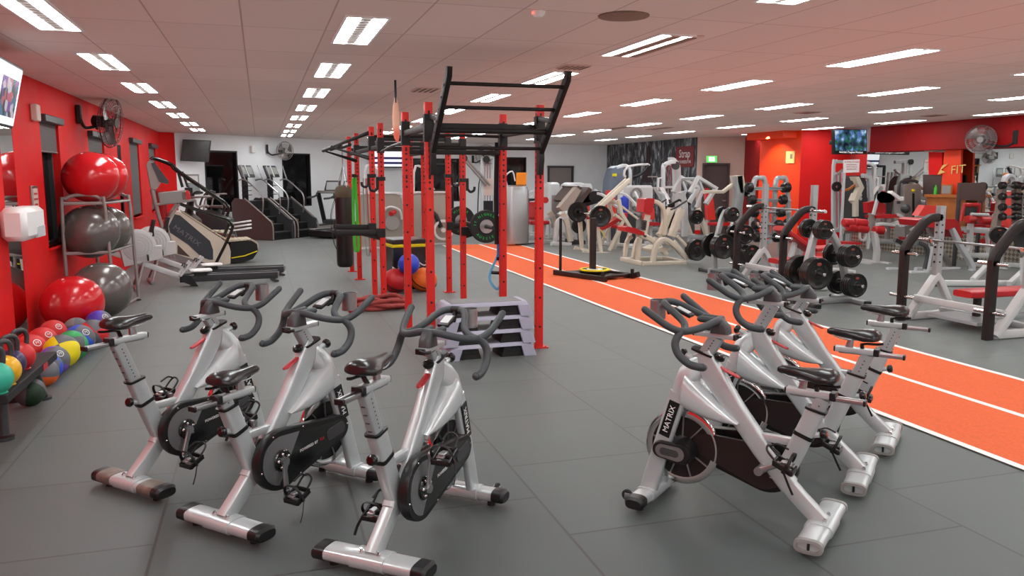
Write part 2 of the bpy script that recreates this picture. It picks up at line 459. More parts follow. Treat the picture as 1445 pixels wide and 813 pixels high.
# red return in the corner, then the slanted white wall with its dark windows, then the back wall
def wall_line(name, p, q, m, holes=(), t=.2, z0=0, z1=H):
    """wall from p to q; the room lies on its right-hand side walking p -> q... openings (s0, s1, z0, z1) along it"""
    p, q = V((*p, 0)), V((*q, 0)); d = (q - p); L = d.length; d /= L; n = V((-d.y, d.x, 0)); a = math.atan2(d.y, d.x)
    g = G(); ss = sorted({0, L, *[h[0] for h in holes], *[h[1] for h in holes]})
    for s0, s1 in zip(ss, ss[1:]):
        hs = [h for h in holes if h[0] <= s0 + 1e-6 and h[1] >= s1 - 1e-6]
        segs = [(z0, z1)] if not hs else [(z0, hs[0][2]), (hs[0][3], z1)]
        for u, w in segs:
            if w - u > .001: g.box(p + d * ((s0 + s1) / 2) + n * (t / 2) + V((0, 0, (u + w) / 2)), (s1 - s0, t, w - u), rot=(0, 0, math.degrees(a)), bev=0)
    return struct(name, g, m), p, d, n, math.degrees(a)
wall_line('wall_corner', (LX, 22.9), (-2.1, 23.2), M['red_wall'])
dw = [(.86, 1.93, .72, 2.42), (3.5, 4.6, .8, 2.4)]
o, p, d, n, a = wall_line('wall_slanted', (-2.1, 23.2), (4, 28), M['white_wall'], dw)
nwin = 8
def dark_window(p, d, n, a, s0, s1, z0, z1, m='glass_night'):
    global nwin
    c = p + d * ((s0 + s1) / 2) + V((0, 0, (z0 + z1) / 2))
    w = struct('window_%d' % nwin, bx(c + n * .1, (s1 - s0, .02, z1 - z0), rot=(0, 0, a), bev=0), M[m]); nwin += 1
    fr = G()
    for s in (s0 + .02, s1 - .02): fr.box(p + d * s + n * .05 + V((0, 0, c.z)), (.05, .1, z1 - z0), rot=(0, 0, a))
    for z in (z0 + .02, z1 - .02): fr.box(V((c.x, c.y, z)) + n * .05, (s1 - s0, .1, .05), rot=(0, 0, a))
    fr.obj('window_frame', M['matte_black'], w)
for h in dw: dark_window(p, d, n, a, *h)
bw = [(1.0, 2.72, .83, 2.32), (4.35, 5.2, .9, 2.38), (6.02, 7.0, 0, 2.03)]
o, p, d, n, a = wall_line('wall_back', (4, 28), (12.35, 28), M['white_wall'], bw)
for h in bw[:2]: dark_window(p, d, n, a, *h)
dr = struct('door_1', bx((10.51, 28.06, 1.0), (.98, .05, 2.02)), M['grey_metal'])
g = G()
for x in (10.04, 10.98): g.box((x, 28.0, 1.01), (.06, .14, 2.03))
g.box((10.51, 28.0, 2.05), (1.02, .14, .06)); g.obj('door_frame', M['dark_grey'], dr)
# right-hand side: mural wall, beige wall with the exit door, red columns, mirror wall
def mural_mat():
    m = mat('mural print', rgb(30, 30, 32), .55); nt = m.node_tree; p = nt.nodes['Principled BSDF']
    tc = nd(nt, 'ShaderNodeTexCoord'); mp = nd(nt, 'ShaderNodeMapping'); mp.inputs['Scale'].default_value = (1, 2.6, .9)
    nt.links.new(tc.outputs['Object'], mp.inputs['Vector'])
    n1 = nd(nt, 'ShaderNodeTexNoise'); n1.inputs['Scale'].default_value = 2.2; n1.inputs['Detail'].default_value = 9; n1.inputs['Roughness'].default_value = .72; n1.inputs['Distortion'].default_value = .8
    nt.links.new(mp.outputs[0], n1.inputs['Vector'])
    cr = nd(nt, 'ShaderNodeValToRGB'); e = cr.color_ramp.elements
    e[0].position = .38; e[0].color = rgb(22, 22, 24); e[1].position = .7; e[1].color = rgb(215, 215, 220)
    x = e.new(.52); x.color = rgb(70, 70, 74)
    nt.links.new(n1.outputs['Fac'], cr.inputs['Fac']); nt.links.new(cr.outputs['Color'], p.inputs['Base Color']); return m
M['mural'] = mural_mat()
wall_line('wall_mural', (12.35, 28.2), (12.35, 21.45), M['mural'])
o, p, d, n, a = wall_line('wall_exit', (12.35, 21.45), (13.6, 20.9), M['pink_wall'], [(.2, .92, 0, 2.05)])
dr = struct('door_2', bx(p + d * .56 + n * .08 + V((0, 0, 1.02)), (.74, .05, 2.04), rot=(0, 0, a)), M['brown_vinyl'])
g = G()
for s in (.19, .93): g.box(p + d * s + V((0, 0, 1.03)), (.05, .1, 2.06), rot=(0, 0, a))
g.box(p + d * .56 + V((0, 0, 2.07)), (.79, .1, .05), rot=(0, 0, a)); g.obj('door_frame', M['brown_vinyl'], dr)
bx(p + d * .82 - n * .04 + V((0, 0, 1.0)), (.1, .05, .03), rot=(0, 0, a)).obj('door_handle', M['alu'], dr)
struct('baseboard_exit', bx(p + d * .1 - n * .01 + V((0, 0, .06)), (.2, .02, .12), rot=(0, 0, a)), M['red_wall'])
wall_line('wall_red', (13.6, 20.9), (12.9, 19.1), M['dark_red'])
wall_line('wall_orange', (12.9, 19.1), (12.9, 17.35), M['orange_wall'])
wall_line('wall_red_panel', (12.9, 17.35), (13.9, 16.75), M['red_wall'])
struct('trim_1', bx((12.75, 18.35, H - .09), (.5, 1.6, .18)), M['orange_wall'], 'orange bulkhead below the ceiling over the orange wall')
# mirror wall over a chequer plate kickboard
RX = 13.9
struct('wall_right', bx((RX + .12, 6.1, H / 2), (.2, 21.4, H), bev=0), M['white_wall'])
struct('window_30', bx((RX + .01, 9.5, 1.43), (.02, 14.5, 1.72), bev=0), M['mirror'], 'long wall mirror over the chequer plate kickboard')
struct('trim_2', bx((RX - .12, 5.6, 2.56), (.5, 20.2, .58), bev=.004), M['dark_red'], 'deep red bulkhead along the top of the mirror wall')
struct('trim_3', bx((RX - .01, 9.4, .57), (.05, 14.7, .055)), M['red_wall'], 'red capping rail over the chequer plate')
def checker_mat():
    m = mat('chequer plate', rgb(170, 162, 148), .3, .7); nt = m.node_tree; p = nt.nodes['Principled BSDF']
    tc = nd(nt, 'ShaderNodeTexCoord'); mp = nd(nt, 'ShaderNodeMapping'); mp.inputs['Rotation'].default_value = (PI / 4, 0, 0); mp.inputs['Scale'].default_value = (1, 16, 16)
    nt.links.new(tc.outputs['Object'], mp.inputs['Vector'])
    ck = nd(nt, 'ShaderNodeTexChecker'); ck.inputs['Scale'].default_value = 1
    ck.inputs['Color1'].default_value = rgb(205, 198, 184); ck.inputs['Color2'].default_value = rgb(140, 132, 118)
    nt.links.new(mp.outputs[0], ck.inputs['Vector']); nt.links.new(ck.outputs['Color'], p.inputs['Base Color'])
    bp = nd(nt, 'ShaderNodeBump'); bp.inputs['Strength'].default_value = .5; bp.inputs['Distance'].default_value = .01
    nt.links.new(ck.outputs['Fac'], bp.inputs['Height']); nt.links.new(bp.outputs['Normal'], p.inputs['Normal']); return m
struct('baseboard_right', bx((RX, 9.4, .27), (.03, 14.7, .54)), checker_mat())
struct('wall_near', bx((6, -4.5, H / 2), (19, .2, H), bev=0), M['white_wall'])
# running track laid on the floor
def turf():
    m = mat('orange turf', rgb(220, 104, 64), .85, spec=.2, vary=.1, scale=60, bump=.4, bscale=500); return m
trk = struct('floor_track', bx((5.25, 8.4, .004), (1.9, 22.8, .008), bev=.002), turf(), 'orange running track with white lines')
for x in (4.31, 5.25, 6.18):
    bx((x, 8.4, .0085), (.06, 22.8, .003), bev=0).obj('white_line', mat('white turf line', rgb(236, 232, 228), .8, vary=.05, scale=80), trk)
# ceiling lights: a regular grid of twin-tube troffers
tube_m = mat('lit fluorescent tube', rgb(255, 255, 255), .4, emit=(.93, .99, 1, 1), es=LAMP)
tube_warm = mat('lit warm tube', rgb(255, 250, 230), .4, emit=(1, .92, .7, 1), es=LAMP)
def troffer():
    t = thing('ceiling_light', 'twin tube troffer', 'ceiling light')
    g = G()
    for x in (-.15, .15): g.box((x, 0, -.004), (.02, 1.22, .016), bev=.002)
    for y in (-.6, .6): g.box((0, y, -.004), (.3, .02, .016), bev=.002)
    g.obj('frame', M['white'], t)
    lv = G()
    lv.box((0, 0, -.001), (.075, 1.18, .006), bev=0)
    for k in range(12): lv.box((0, -.54 + k * .098, -.007), (.075, .006, .01), bev=0)
    lv.obj('louvre', M['grey_metal'], t)
    for x in (-.09, .09): bx((x, 0, -.006), (.095, 1.16, .012), bev=.003).obj('tube', tube_m, t)
    return t
T0 = troffer()
LXS = [-1.4, .77, 3.2, 5.65, 8.1, 10.4, 12.75]; LYS = [-3.4, -.9, 1.6, 4.05, 6.5, 8.95, 11.42, 13.97, 16.4, 19.0, 21.4, 23.7]
ords = ['first', 'second', 'third', 'fourth', 'fifth', 'sixth', 'seventh', 'eighth', 'ninth', 'tenth']
rows = ['row by the red wall', 'row left of the rig', 'row over the rig', 'row over the track', 'row just past the track', 'row over the free weights', 'row by the mirror wall']
first = True
for i, x in enumerate(LXS):
    k = 0
    for j, y in enumerate(LYS):
        if i == 6 and y > 19.5 or i == 0 and y > 22: continue
        if y < 0 and i > 4: continue
        vis = (y >= 3.8) if i in (2,) else (y >= 6 if i < 4 else y >= (8.5 if i == 4 else 11 if i in (5, 6) else 6))
        lab = None
        if vis:
            lab = '%s lit ceiling light from the front, %s' % (ords[k], rows[i]); k += 1
        else: lab = 'ceiling light overhead behind the viewer, %s' % rows[i]
        if first: T0.location = (x, y, H); T0['label'] = lab; T0['group'] = 'ceiling lights'; first = False
        else: copy_tree(T0, (x, y, H), 0, lab, 'ceiling lights')
# warm spots washing the orange wall and the red bulkhead
def spot(x, y, z, tx, ty, tz, w, size, col, ang=70):
    l = bpy.data.lights.new('downlight', 'SPOT'); l.energy = w; l.spot_size = math.radians(ang); l.spot_blend = .6; l.shadow_soft_size = size; l.color = col
    o = bpy.data.objects.new('downlight', l); COL.objects.link(o); o.location = (x, y, z)
    o.rotation_euler = (V((tx, ty, tz)) - V((x, y, z))).to_track_quat('-Z', 'Y').to_euler(); return o
spot(12.45, 18.2, 2.72, 12.9, 18.2, 1.8, 130, .04, (1, .72, .4), 110)
# ================================================================== SPIN BIKES (x forward, y left, z up, origin under the rear foot)
def hull(points):
    P = sorted(set(points))
    def half(ps):
        o = []
        for p in ps:
            while len(o) > 1 and (o[-1][0] - o[-2][0]) * (p[1] - o[-2][1]) - (o[-1][1] - o[-2][1]) * (p[0] - o[-2][0]) <= 0: o.pop()
            o.append(p)
        return o[:-1]
    return half(P) + half(P[::-1])
def circ(x, z, r, n=28): return [(round(x + r * math.cos(2 * PI * k / n), 5), round(z + r * math.sin(2 * PI * k / n), 5)) for k in range(n)]
def bike(label, loc, deg, zs, bz=0.0, bxo=0.0, crank=-90, open_caps=False, scuffed=False):
    t = thing('spin_bike', label, 'exercise bike', (*loc, 0), math.radians(deg), 'spin bikes')
    st = M['silver']
    BB, FW = (.292, .30), (.72, .325)
    # ---- frame: bent main tube, seat tube, cross tube, head tube, fork crown
    f = G()
    f.bar([(.0, 0, .075), (.1, 0, .165), (.2, 0, .262)], .062, .078, up=(-.7, 0, .7))
    f.loft([((.16, 0, .225), (0, .034, 0), (-.033, 0, .033)), ((.3, 0, .385), (0, .034, 0), (-.038, 0, .03)), ((.45, 0, .575), (0, .033, 0), (-.042, 0, .028)), ((.585, 0, .765), (0, .033, 0), (-.05, 0, .03)), ((.63, 0, .845), (0, .032, 0), (-.048, 0, .02))], p=5)
    f.loft([((.205, 0, .255), (0, .033, 0), (.052, 0, .0)), ((.15, 0, .38), (0, .033, 0), (.045, 0, .012)), ((.062, 0, .61), (0, .033, 0), (.042, 0, .016)), ((.054, 0, .632), (0, .033, 0), (.042, 0, .016))], p=5)
    f.bar([(.125, 0, .452), (.345, 0, .452)], .036, .04)
    f.loft([((.735, 0, .585), (.045, 0, .01), (0, .085, 0)), ((.718, 0, .65), (.046, 0, .02), (0, .087, 0)), ((.695, 0, .71), (.042, 0, .045), (0, .078, 0)), ((.665, 0, .752), (.026, 0, .055), (0, .06, 0)), ((.635, 0, .778), (.012, 0, .06), (0, .036, 0))], p=3.2)
    f.obj('frame', st, t)
    bd = G(); bd.loft([((.108, 0, .488), (0, .037, 0), (.047, 0, .017)), ((.101, 0, .506), (0, .037, 0), (.047, 0, .017))], p=5); bd.obj('clamp_band', M['black'], t); bd = G()
    bd.loft([((.055, 0, .626), (0, .039, 0), (.05, 0, .012)), ((.051, 0, .637), (0, .039, 0), (.05, 0, .012))], p=5); bd.obj('clamp_band', M['black'], t); bd = G()
    bd.loft([((.625, 0, .842), (0, .04, 0), (.058, 0, .018)), ((.622, 0, .853), (0, .04, 0), (.058, 0, .018))], p=5)
    bd.obj('clamp_band', M['black'], t)
    # ---- feet
    def foot(name, x, half, wx, sleeve, dz=.058):
        g = G(); g.loft([((x, -half, dz), (wx, 0, 0), (0, 0, .031)), ((x, half, dz), (wx, 0, 0), (0, 0, .031))], n=24, p=3)
        g.loft([((x, -sleeve, dz), (wx + .006, 0, 0), (0, 0, .036)), ((x, sleeve, dz), (wx + .006, 0, 0), (0, 0, .036))], n=24, p=3)
        ft = g.obj(name, st, t)
        for s in (-1, 1):
            c = G()
            if open_caps and name == 'rear_foot':
                c.loft([((x, s * (half - .015), dz), (wx + .004, 0, 0), (0, 0, .034)), ((x, s * (half + .012), dz), (wx + .004, 0, 0), (0, 0, .034)), ((x, s * (half + .014), dz), (wx - .012, 0, 0), (0, 0, .02)), ((x, s * (half - .03), dz), (wx - .016, 0, 0), (0, 0, .017))], n=24, p=3)
                c.obj('end_cap', M['grey_plastic'], ft)
                bx((x, s * (half + .0), dz), (.012, .02, .034)).obj('end_slot', M['matte_black'], ft)
            else:
                c.loft([((x, s * (half - .05), dz), (wx + .003, 0, 0), (0, 0, .033)), ((x, s * (half + .004), dz), (wx + .003, 0, 0), (0, 0, .033)), ((x, s * (half + .018), dz - .004), (wx - .008, 0, 0), (0, 0, .024))], n=24, p=3)
                c.obj('end_cap', M['black'], ft)
            if scuffed and name == 'rear_foot':
                q = G(); q.loft([((x, s * .12, dz), (wx + .0035, 0, 0), (0, 0, .0335)), ((x, s * .235, dz), (wx + .0035, 0, 0), (0, 0, .0335))], n=24, p=3)
                q.obj('scuffed_sleeve', M['scuffed'], ft)
            r = G(); r.cyl((x, s * (half - .07), 0), (x, s * (half - .07), .034), .022, .019); r.obj('rubber_foot', M['rubber'], ft)
        return ft
    rf = foot('rear_foot', 0, .275, .062, .085)
    for y in (-.045, .045):
        b = G(); b.cyl((-.02, y, .09), (-.02, y, .104), .012, n=6); b.cyl((-.02, y, .1), (-.02, y, .112), .007, n=10); b.obj('bolt', M['chrome'], rf)
    ff = foot('front_foot', .88, .25, .05, .115)
    for s in (-1, 1):
        w = G(); w.lathe([(0, -.012), (.02, -.012), (.029, -.007), (.029, .007), (.02, .012), (0, .012)], (.95, s * .185, .066), frame_z((0, 1, 0)), 20)
        wh = w.obj('transport_wheel', M['rubber'], ff)
        br = G(); br.box((.92, s * .168, .066), (.075, .008, .03)); br.box((.92, s * .202, .066), (.075, .008, .03)); br.cyl((.95, s * .16, .066), (.95, s * .21, .066), .006)
        br.obj('wheel_bracket', M['alu'], ff)
        lg = G(); lg.loft([((.875, s * .072, .08), (.05, 0, .0), (0, .022, 0)), ((.808, s * .072, .33), (.043, 0, .012), (0, .021, 0)), ((.722, s * .066, .63), (.046, 0, .015), (0, .021, 0))], p=4)
        leg = lg.obj('fork_leg', st, t)
        d = V((.722 - .808, 0, .63 - .33)).normalized(); c0 = V((.762, s * .094, .49)); sd = V((0, s, 0))
        pl = G(); pl.prism([(-.1, -.029), (.1, -.029), (.1, .029), (-.1, .029)], .006, c0 - sd * .001, d if s > 0 else d, (V((0, s, 0)).cross(d)))
        pl.obj('name_plate', M['gloss_black'], leg)
        tx = G(); Uv = d if s > 0 else -d
        tx.text('MATRIX', .042, c0 + sd * .0025, d, sd.cross(d), wide=1.0)
        tx.obj('lettering', M['white_text'], leg)
    # ---- flywheel
    R = frame_z((0, 1, 0)); c = (FW[0], 0, FW[1])
    g = G(); g.lathe([(.165, -.016), (.19, -.02), (.201, -.016), (.203, 0), (.201, .016), (.19, .02), (.165, .016), (.165, -.016)], c, R, 56)
    fw = g.obj('flywheel', M['chrome'], t)
    G().lathe([(0, -.006), (.167, -.006), (.167, .006), (0, .006)], c, R, 40).obj('flywheel_disc', M['matte_black'], fw)
    sp = G()
    for k in range(9):
        a = 2 * PI * k / 9 + .2; u = V((math.cos(a), 0, math.sin(a)))
        sp.bar([V(c) + u * .05, V(c) + u * .17], .008, .026, up=(0, 1, 0))
    sp.lathe([(0, -.03), (.055, -.03), (.06, 0), (.055, .03), (0, .03)], c, R, 28)
    sp.obj('spokes', M['alu'], fw)
    # ---- shroud
    secs = []
    for u in [0, .15, .3, .45, .6, .75, .88, 1]:
        xt = .69 - .275 * u; zt = .745 - .235 * u ** .9; xb = .71 - .29 * u; zb = .545 - .06 * math.sin(min(u * 1.2, 1) * PI / 2) + .015 * u
        w = .1 - .045 * u ** 1.5
        top, bot = V((xt, 0, max(zt, zb + .012))), V((xb, 0, zb))
        secs.append(((top + bot) / 2, (0, w, 0), (top - bot) / 2))
    G().loft(secs, n=28, p=3.0).obj('shroud', M['shroud'], t)
    # ---- chain guard on the right-hand side
    oc, sc = circ(*BB, .158, 40), circ(.735, .35, .072, 28)
    hp = hull(oc + sc)
    g = G(); g.prism(hp, .05, (0, -.077, 0), bev=.008)
    cg = g.obj('chain_guard', M['black'], t)
    inn = hull(circ(*BB, .128, 40) + circ(.735, .35, .048, 24))
    a0 = [p for p in inn]
    # silver panel behind the crank, dark panel in front of it
    cut = lambda p: (p[0] - BB[0]) * 1.0 - (p[1] - BB[1]) * .62
    def clip(poly, sgn, d):
        out = []
        for i in range(len(poly)):
            p, q = poly[i - 1], poly[i]; fp, fq = sgn * (cut(p) - d), sgn * (cut(q) - d)
            if (fp >= 0) != (fq >= 0):
                k = fp / (fp - fq); out.append((p[0] + (q[0] - p[0]) * k, p[1] + (q[1] - p[1]) * k))
            if fq >= 0: out.append(q)
        return out
    G().prism(clip(inn, -1, .055), .004, (0, -.1035, 0)).obj('guard_panel', M['alu'], cg)
    G().prism(clip(inn, 1, .055), .004, (0, -.1035, 0)).obj('guard_panel', M['gloss_black'], cg)
    G().prism(hull(circ(.655, .338, .034, 20) + circ(.735, .352, .034, 20)), .008, (0, -.106, 0), bev=.003).obj('guard_badge', M['dark_grey'], cg)
    e = V((.44, 0, .05)).normalized()
    tx = G(); tx.text('POWERED BY', .022, (.485, -.106, .318), e, (-e.z, 0, e.x)); tx.obj('lettering', M['white_text'], cg)
    tx = G(); tx.text('FIX', .024, (.585, -.106, .3295), e, (-e.z, 0, e.x)); tx.obj('red_lettering', M['red_text'], cg)
    sc_ = G()
    for x, z in ((.155, .27), (.24, .435), (.45, .475 - .04), (.79, .36), (.42, .19)): sc_.ball((x, -.103, z), .006, 8, 6)
    sc_.obj('guard_screws', M['chrome'], cg)
    gi = G(); gi.prism(hull(circ(*BB, .115, 24) + circ(.6, .36, .06, 16)), .022, (0, .008, 0), bev=.004); gi.obj('inner_guard', M['brown_black'], t)
    # ---- axle cap on the left-hand side
    g = G(); g.prism(hull(circ(.685, .318, .052, 24) + circ(.795, .328, .045, 24)), .035, (0, .113, 0), bev=.008); g.cyl((.69, .02, .32), (.69, .12, .32), .062, n=28)
    ac = g.obj('axle_cap', M['black'], t)
    G().prism(hull(circ(.7, .32, .038, 24) + circ(.785, .327, .034, 24)), .006, (0, .132, 0)).obj('cap_plate', M['alu'], ac)
    G().prism(hull(circ(.71, .321, .02, 18) + circ(.775, .326, .02, 18)), .01, (0, .133, 0), bev=.003).obj('cap_badge', M['dark_grey'], ac)
    # ---- cranks and pedals
    for s in (-1, 1):
        a = math.radians(crank + (180 if s > 0 else 0)); u = V((math.cos(a), 0, math.sin(a))); y = s * .125 if s < 0 else .085
        o = V((BB[0], y, BB[1]))
        cr = G(); cr.loft([(o, (0, .012, 0), u.cross(V((0, 1, 0))) * .022), (o + u * .05, (0, .009, 0), u.cross(V((0, 1, 0))) * .014), (o + u * .165 + V((0, s * .012, 0)), (0, .009, 0), u.cross(V((0, 1, 0))) * .016)], n=14)
        cr.cyl(o - V((0, s * .02, 0)), o + V((0, s * .012, 0)), .022); cr.cyl((BB[0], 0, BB[1]), o, .02)
        pe = o + u * .165 + V((0, s * .012, 0)); cr.cyl(pe - V((0, s * .008, 0)), pe + V((0, s * .014, 0)), .017)
        k = cr.obj('crank', M['alu'], t)
        if s < 0:
            sp = G(); sp.lathe([(0, 0), (.052, 0), (.058, .006), (.052, .012), (0, .012)], (BB[0], -.104, BB[1]), frame_z((0, -1, 0)), 24); sp.obj('chainring_cover', M['gloss_black'], k)
            bl = G()
            for q in range(5):
                aa = q * 2 * PI / 5 + .5; bl.ball((BB[0] + .036 * math.cos(aa), -.118, BB[1] + .036 * math.sin(aa)), .009, 8, 6)
            bl.obj('chainring_bolts', M['chrome'], k)
        p = G(); pc = pe + V((0, s * .07, -.0)); tilt = math.radians(-25)
        Rm = Matrix.Rotation(tilt, 3, 'Y')
        def P(x, yy, z): return pc + Rm @ V((x, s * yy, z))
        p.cyl(pe, P(0, .05, 0), .009)
        for yy in (-.042, .045): p.bar([P(-.048, yy, 0), P(.048, yy, 0)], .012, .026)
        for xx in (-.046, 0, .046): p.bar([P(xx, -.045, 0), P(xx, .047, 0)], .012, .022)
        p.tube([P(.05, -.035, .01), P(.1, -.03, .03), P(.11, 0, .045), P(.1, .03, .03), P(.05, .035, .01)], .0055, 8, smooth=4)
        p.tube([P(.1, 0, .045), P(.075, 0, .075), P(.02, 0, .08)], .005, 8, smooth=4)
        p.obj('pedal', M['black'], k)
        cl = G(); cl.box(P(0, 0, .016), (.05, .034, .016)); cl.box(P(-.03, 0, .022), (.02, .04, .01)); cl.cyl(P(-.02, -.03, -.012), P(-.02, .03, -.012), .007)
        cl.obj('pedal_clip', M['alu'], k)
        sr = G(); sr.bar([P(-.01, -.05, -.02), P(-.015, -.055, .03), P(-.01, -.03, .07), P(-.01, .03, .072), P(-.015, .055, .03), P(-.01, .05, -.02)], .003, .016, smooth=5)
        sr.bar([P(-.015, .056, -.01), P(-.06, .075, -.04), P(-.1, .08, -.07)], .003, .014, smooth=4); sr.obj('toe_strap', M['matte_black'], k)
    # ---- seat post, slider, saddle
    dx = -.135 / .35
    top = V((.055 + dx * (zs - .62), 0, zs - .01)); bot = V((.06, 0, .6))
    g = G(); g.loft([(bot, (0, .026, 0), (.033, 0, .012)), (top, (0, .026, 0), (.033, 0, .012))], p=5); sp_ = g.obj('seat_post', M['steel'], t)
    hl = G(); L = (top - bot).length; n_ = max(1, int((L - .06) / .022))
    for k in range(n_):
        q = bot.lerp(top, (.06 + k * .022) / L)
        for s in (-1, 1): hl.cyl(q + V((0, s * .0262, 0)), q + V((0, s * .0268, 0)), .004, n=8)
        if k % 2 == 0: hl.box(q + V((-.034, 0, -.012)), (.008, .02, .006))
    hl.obj('height_marks', M['dark_grey'], sp_)
    xs = top.x
    g = G(); g.bar([(xs - .04, 0, zs + .008), (xs + .17, 0, zs + .012)], .052, .03, up=(0, 0, 1)); sl = g.obj('seat_slider', st, t)
    g = G()
    for y in (-.016, .016): g.bar([(xs - .18, y, zs - .004), (xs + .15, y, zs)], .014, .02, up=(0, 0, 1))
    g.obj('slider_rail', M['alu'], sl)
    for c_, s_ in (((xs - .045, 0, zs + .008), (.03, .062, .04)), ((xs - .185, 0, zs - .004), (.014, .05, .026)), ((xs + .173, 0, zs + .012), (.012, .05, .03))): bx(c_, s_).obj('slider_cap', M['black'], sl)
    g = G(); g.tube([(xs + .03, .02, zs + .03), (xs + .02, .03, zs + .055), (xs - .05, .03, zs + .06), (xs - .08, .03, zs + .066)], .007, 8, smooth=4); g.cyl((xs + .03, 0, zs + .015), (xs + .03, .025, zs + .05), .011); g.obj('seat_lever', M['black'], sl)
    x0 = xs + .1
    g = G(); g.loft([((x0, 0, zs + .02), (.022, 0, 0), (0, .016, 0)), ((x0 - .01, 0, zs + .09), (.014, 0, 0), (0, .012, 0))], n=12)
    for y in (-.022, .022): g.tube([(x0 - .13, y * 1.4, zs + .088), (x0 - .06, y, zs + .074), (x0 + .04, y, zs + .074), (x0 + .1, y * .4, zs + .096)], .004, 8, smooth=4)
    g.box((x0 - .01, 0, zs + .08), (.05, .05, .014)); sm = g.obj('saddle_clamp', M['alu'], t)
    secs = []
    for u, w, zz, th in ((-.155, .03, .108, .016), (-.145, .062, .118, .026), (-.12, .082, .124, .032), (-.07, .078, .122, .034), (-.02, .052, .117, .03), (.03, .031, .117, .026), (.08, .024, .12, .024), (.115, .02, .119, .02), (.13, .012, .112, .011)):
        secs.append(((x0 + u - .01, 0, zs + zz - th * .55), (0, w, 0), (0, 0, th)))
    sv = G(); n = 24
    for (c, a, b) in secs: pass
    sv.loft(secs, n=n, p=2.1)
    for v in sv.v:                                   # sides hang lower than the ridge; a groove runs down the middle of the tail
        yy = abs(v.y); v.z -= yy * yy * 2.6
    sv.obj('saddle', M['vinyl_black'], t)
    # ---- adjusting knobs and brake
    def knob(name, p0, p1, pm):
        d = (V(p1) - V(p0)).normalized(); g = G(); g.cyl(p0, V(p0) + d * .05, .016, .013); sh = g.obj(name, st, t)
        k = G(); k.lathe([(0, .045), (.014, .045), (.024, .052), (.027, .062), (.024, .074), (.016, .08), (0, .08)], p0, frame_z(d), 10); k.obj('knob_head', M['gloss_black'], sh)
    knob('seat_knob', (.075, 0, .5), (.0, .0, .515), 0)
    knob('handlebar_knob', (.68, -.01, .8), (.76, -.02, .83), 0)
    g = G(); g.cyl((.585, 0, .775), (.545, 0, .8), .014); bk = g.obj('brake', st, t)
    k = G(); k.lathe([(0, 0), (.016, 0), (.026, .008), (.03, .02), (.026, .032), (.014, .038), (0, .038)], (.545, 0, .81), frame_z((-.4, 0, .9)), 12); k.cyl((.575, 0, .77), (.55, 0, .8), .012); k.obj('brake_knob', M['gloss_black'], bk)
    k = G(); k.loft([((.555, .0, .79), (0, .016, 0), (0, 0, .008)), ((.51, .0, .768), (0, .019, 0), (.002, 0, .008)), ((.445, .0, .742), (0, .02, 0), (.002, 0, .007)), ((.43, .0, .738), (0, .01, 0), (.001, 0, .005))], n=14); k.obj('brake_lever', M['lever_red'], bk)
    # ---- handlebar post, slider, bars
    pt = V((.555 - bz * .4, 0, .93 + bz)); pb = V((.618, 0, .82))
    g = G(); g.loft([(pb, (0, .025, 0), (.036, 0, .012)), (pt, (0, .025, 0), (.036, 0, .012))], p=5); hp_ = g.obj('handlebar_post', M['steel'], t)
    g = G()
    for k in range(5):
        q = pb.lerp(pt, .35 + k * .13)
        for s in (-1, 1): g.cyl(q + V((0, s * .0252, 0)), q + V((0, s * .0258, 0)), .004, n=8)
    g.obj('height_marks', M['dark_grey'], hp_)
    zb = .945 + bz
    g = G(); g.bar([(.46, 0, zb - .004), (.67, 0, zb)], .05, .026, up=(0, 0, 1)); hs = g.obj('handlebar_slider', st, t)
    bx((.458, 0, zb - .004), (.016, .054, .03)).obj('slider_cap', M['black'], hs); bx((.672, 0, zb), (.012, .05, .026)).obj('slider_cap', M['black'], hs); G().tube([(.45, 0, zb), (.445, -.03, zb - .005), (.455, -.06, zb)], .008, 8, smooth=4).obj('clamp_lever', M['black'], hs)
    o = V((.535 + bxo, 0, zb + .075))
    g = G(); g.loft([(o + V((.0, 0, -.066)), (.052, 0, 0), (0, .036, 0)), (o + V((0, 0, -.03)), (.046, 0, 0), (0, .034, 0)), (o + V((.012, 0, .006)), (.022, 0, 0), (0, .03, 0)), (o + V((.014, 0, .016)), (.01, 0, 0), (0, .022, 0))], p=4); g.obj('stem_block', M['dark_grey'], t)
    hb = G(); r = .0185
    Q = lambda x, y, z: o + V((x, y, z))
    for s in (-1, 1):
        hb.tube([Q(.01, s * -.005, 0), Q(.015, s * .05, -.001), Q(.045, s * .11, -.018), Q(.085, s * .165, -.032), Q(.13, s * .215, -.035), Q(.185, s * .245, -.012), Q(.25, s * .258, .03), Q(.305, s * .265, .066)], r, 12, smooth=5)
        hb.ball(Q(.306, s * .265, .0665), .0165, 12, 8)
        hb.tube([Q(.125, s * .21, -.03), Q(.142, s * .235, -.062), Q(.146, s * .25, -.1), Q(.122, s * .258, -.146), Q(.07, s * .26, -.183), Q(.025, s * .26, -.192), Q(-.005, s * .26, -.192)], r * 1.06, 12, smooth=5)
        hb.ball(Q(-.006, s * .26, -.192), .0172, 12, 8)
        hb.tube([Q(.12, s * .205, -.035), Q(.13, s * .165, -.026), Q(.15, s * .13, -.006), Q(.19, s * .105, .018), Q(.24, s * .085, .046), Q(.28, s * .058, .064), Q(.298, s * .03, .068), Q(.302, s * .012, .068)], r, 12, smooth=5)
        hb.tube([Q(.0, s * .028, .0), Q(.05, s * .03, .002), Q(.1, s * .034, .004)], r * .95, 12, smooth=3)
        hb.ball(Q(.1, s * .034, .004), .0157, 12, 8)
    hb.obj('handlebar', M['grip'], t)
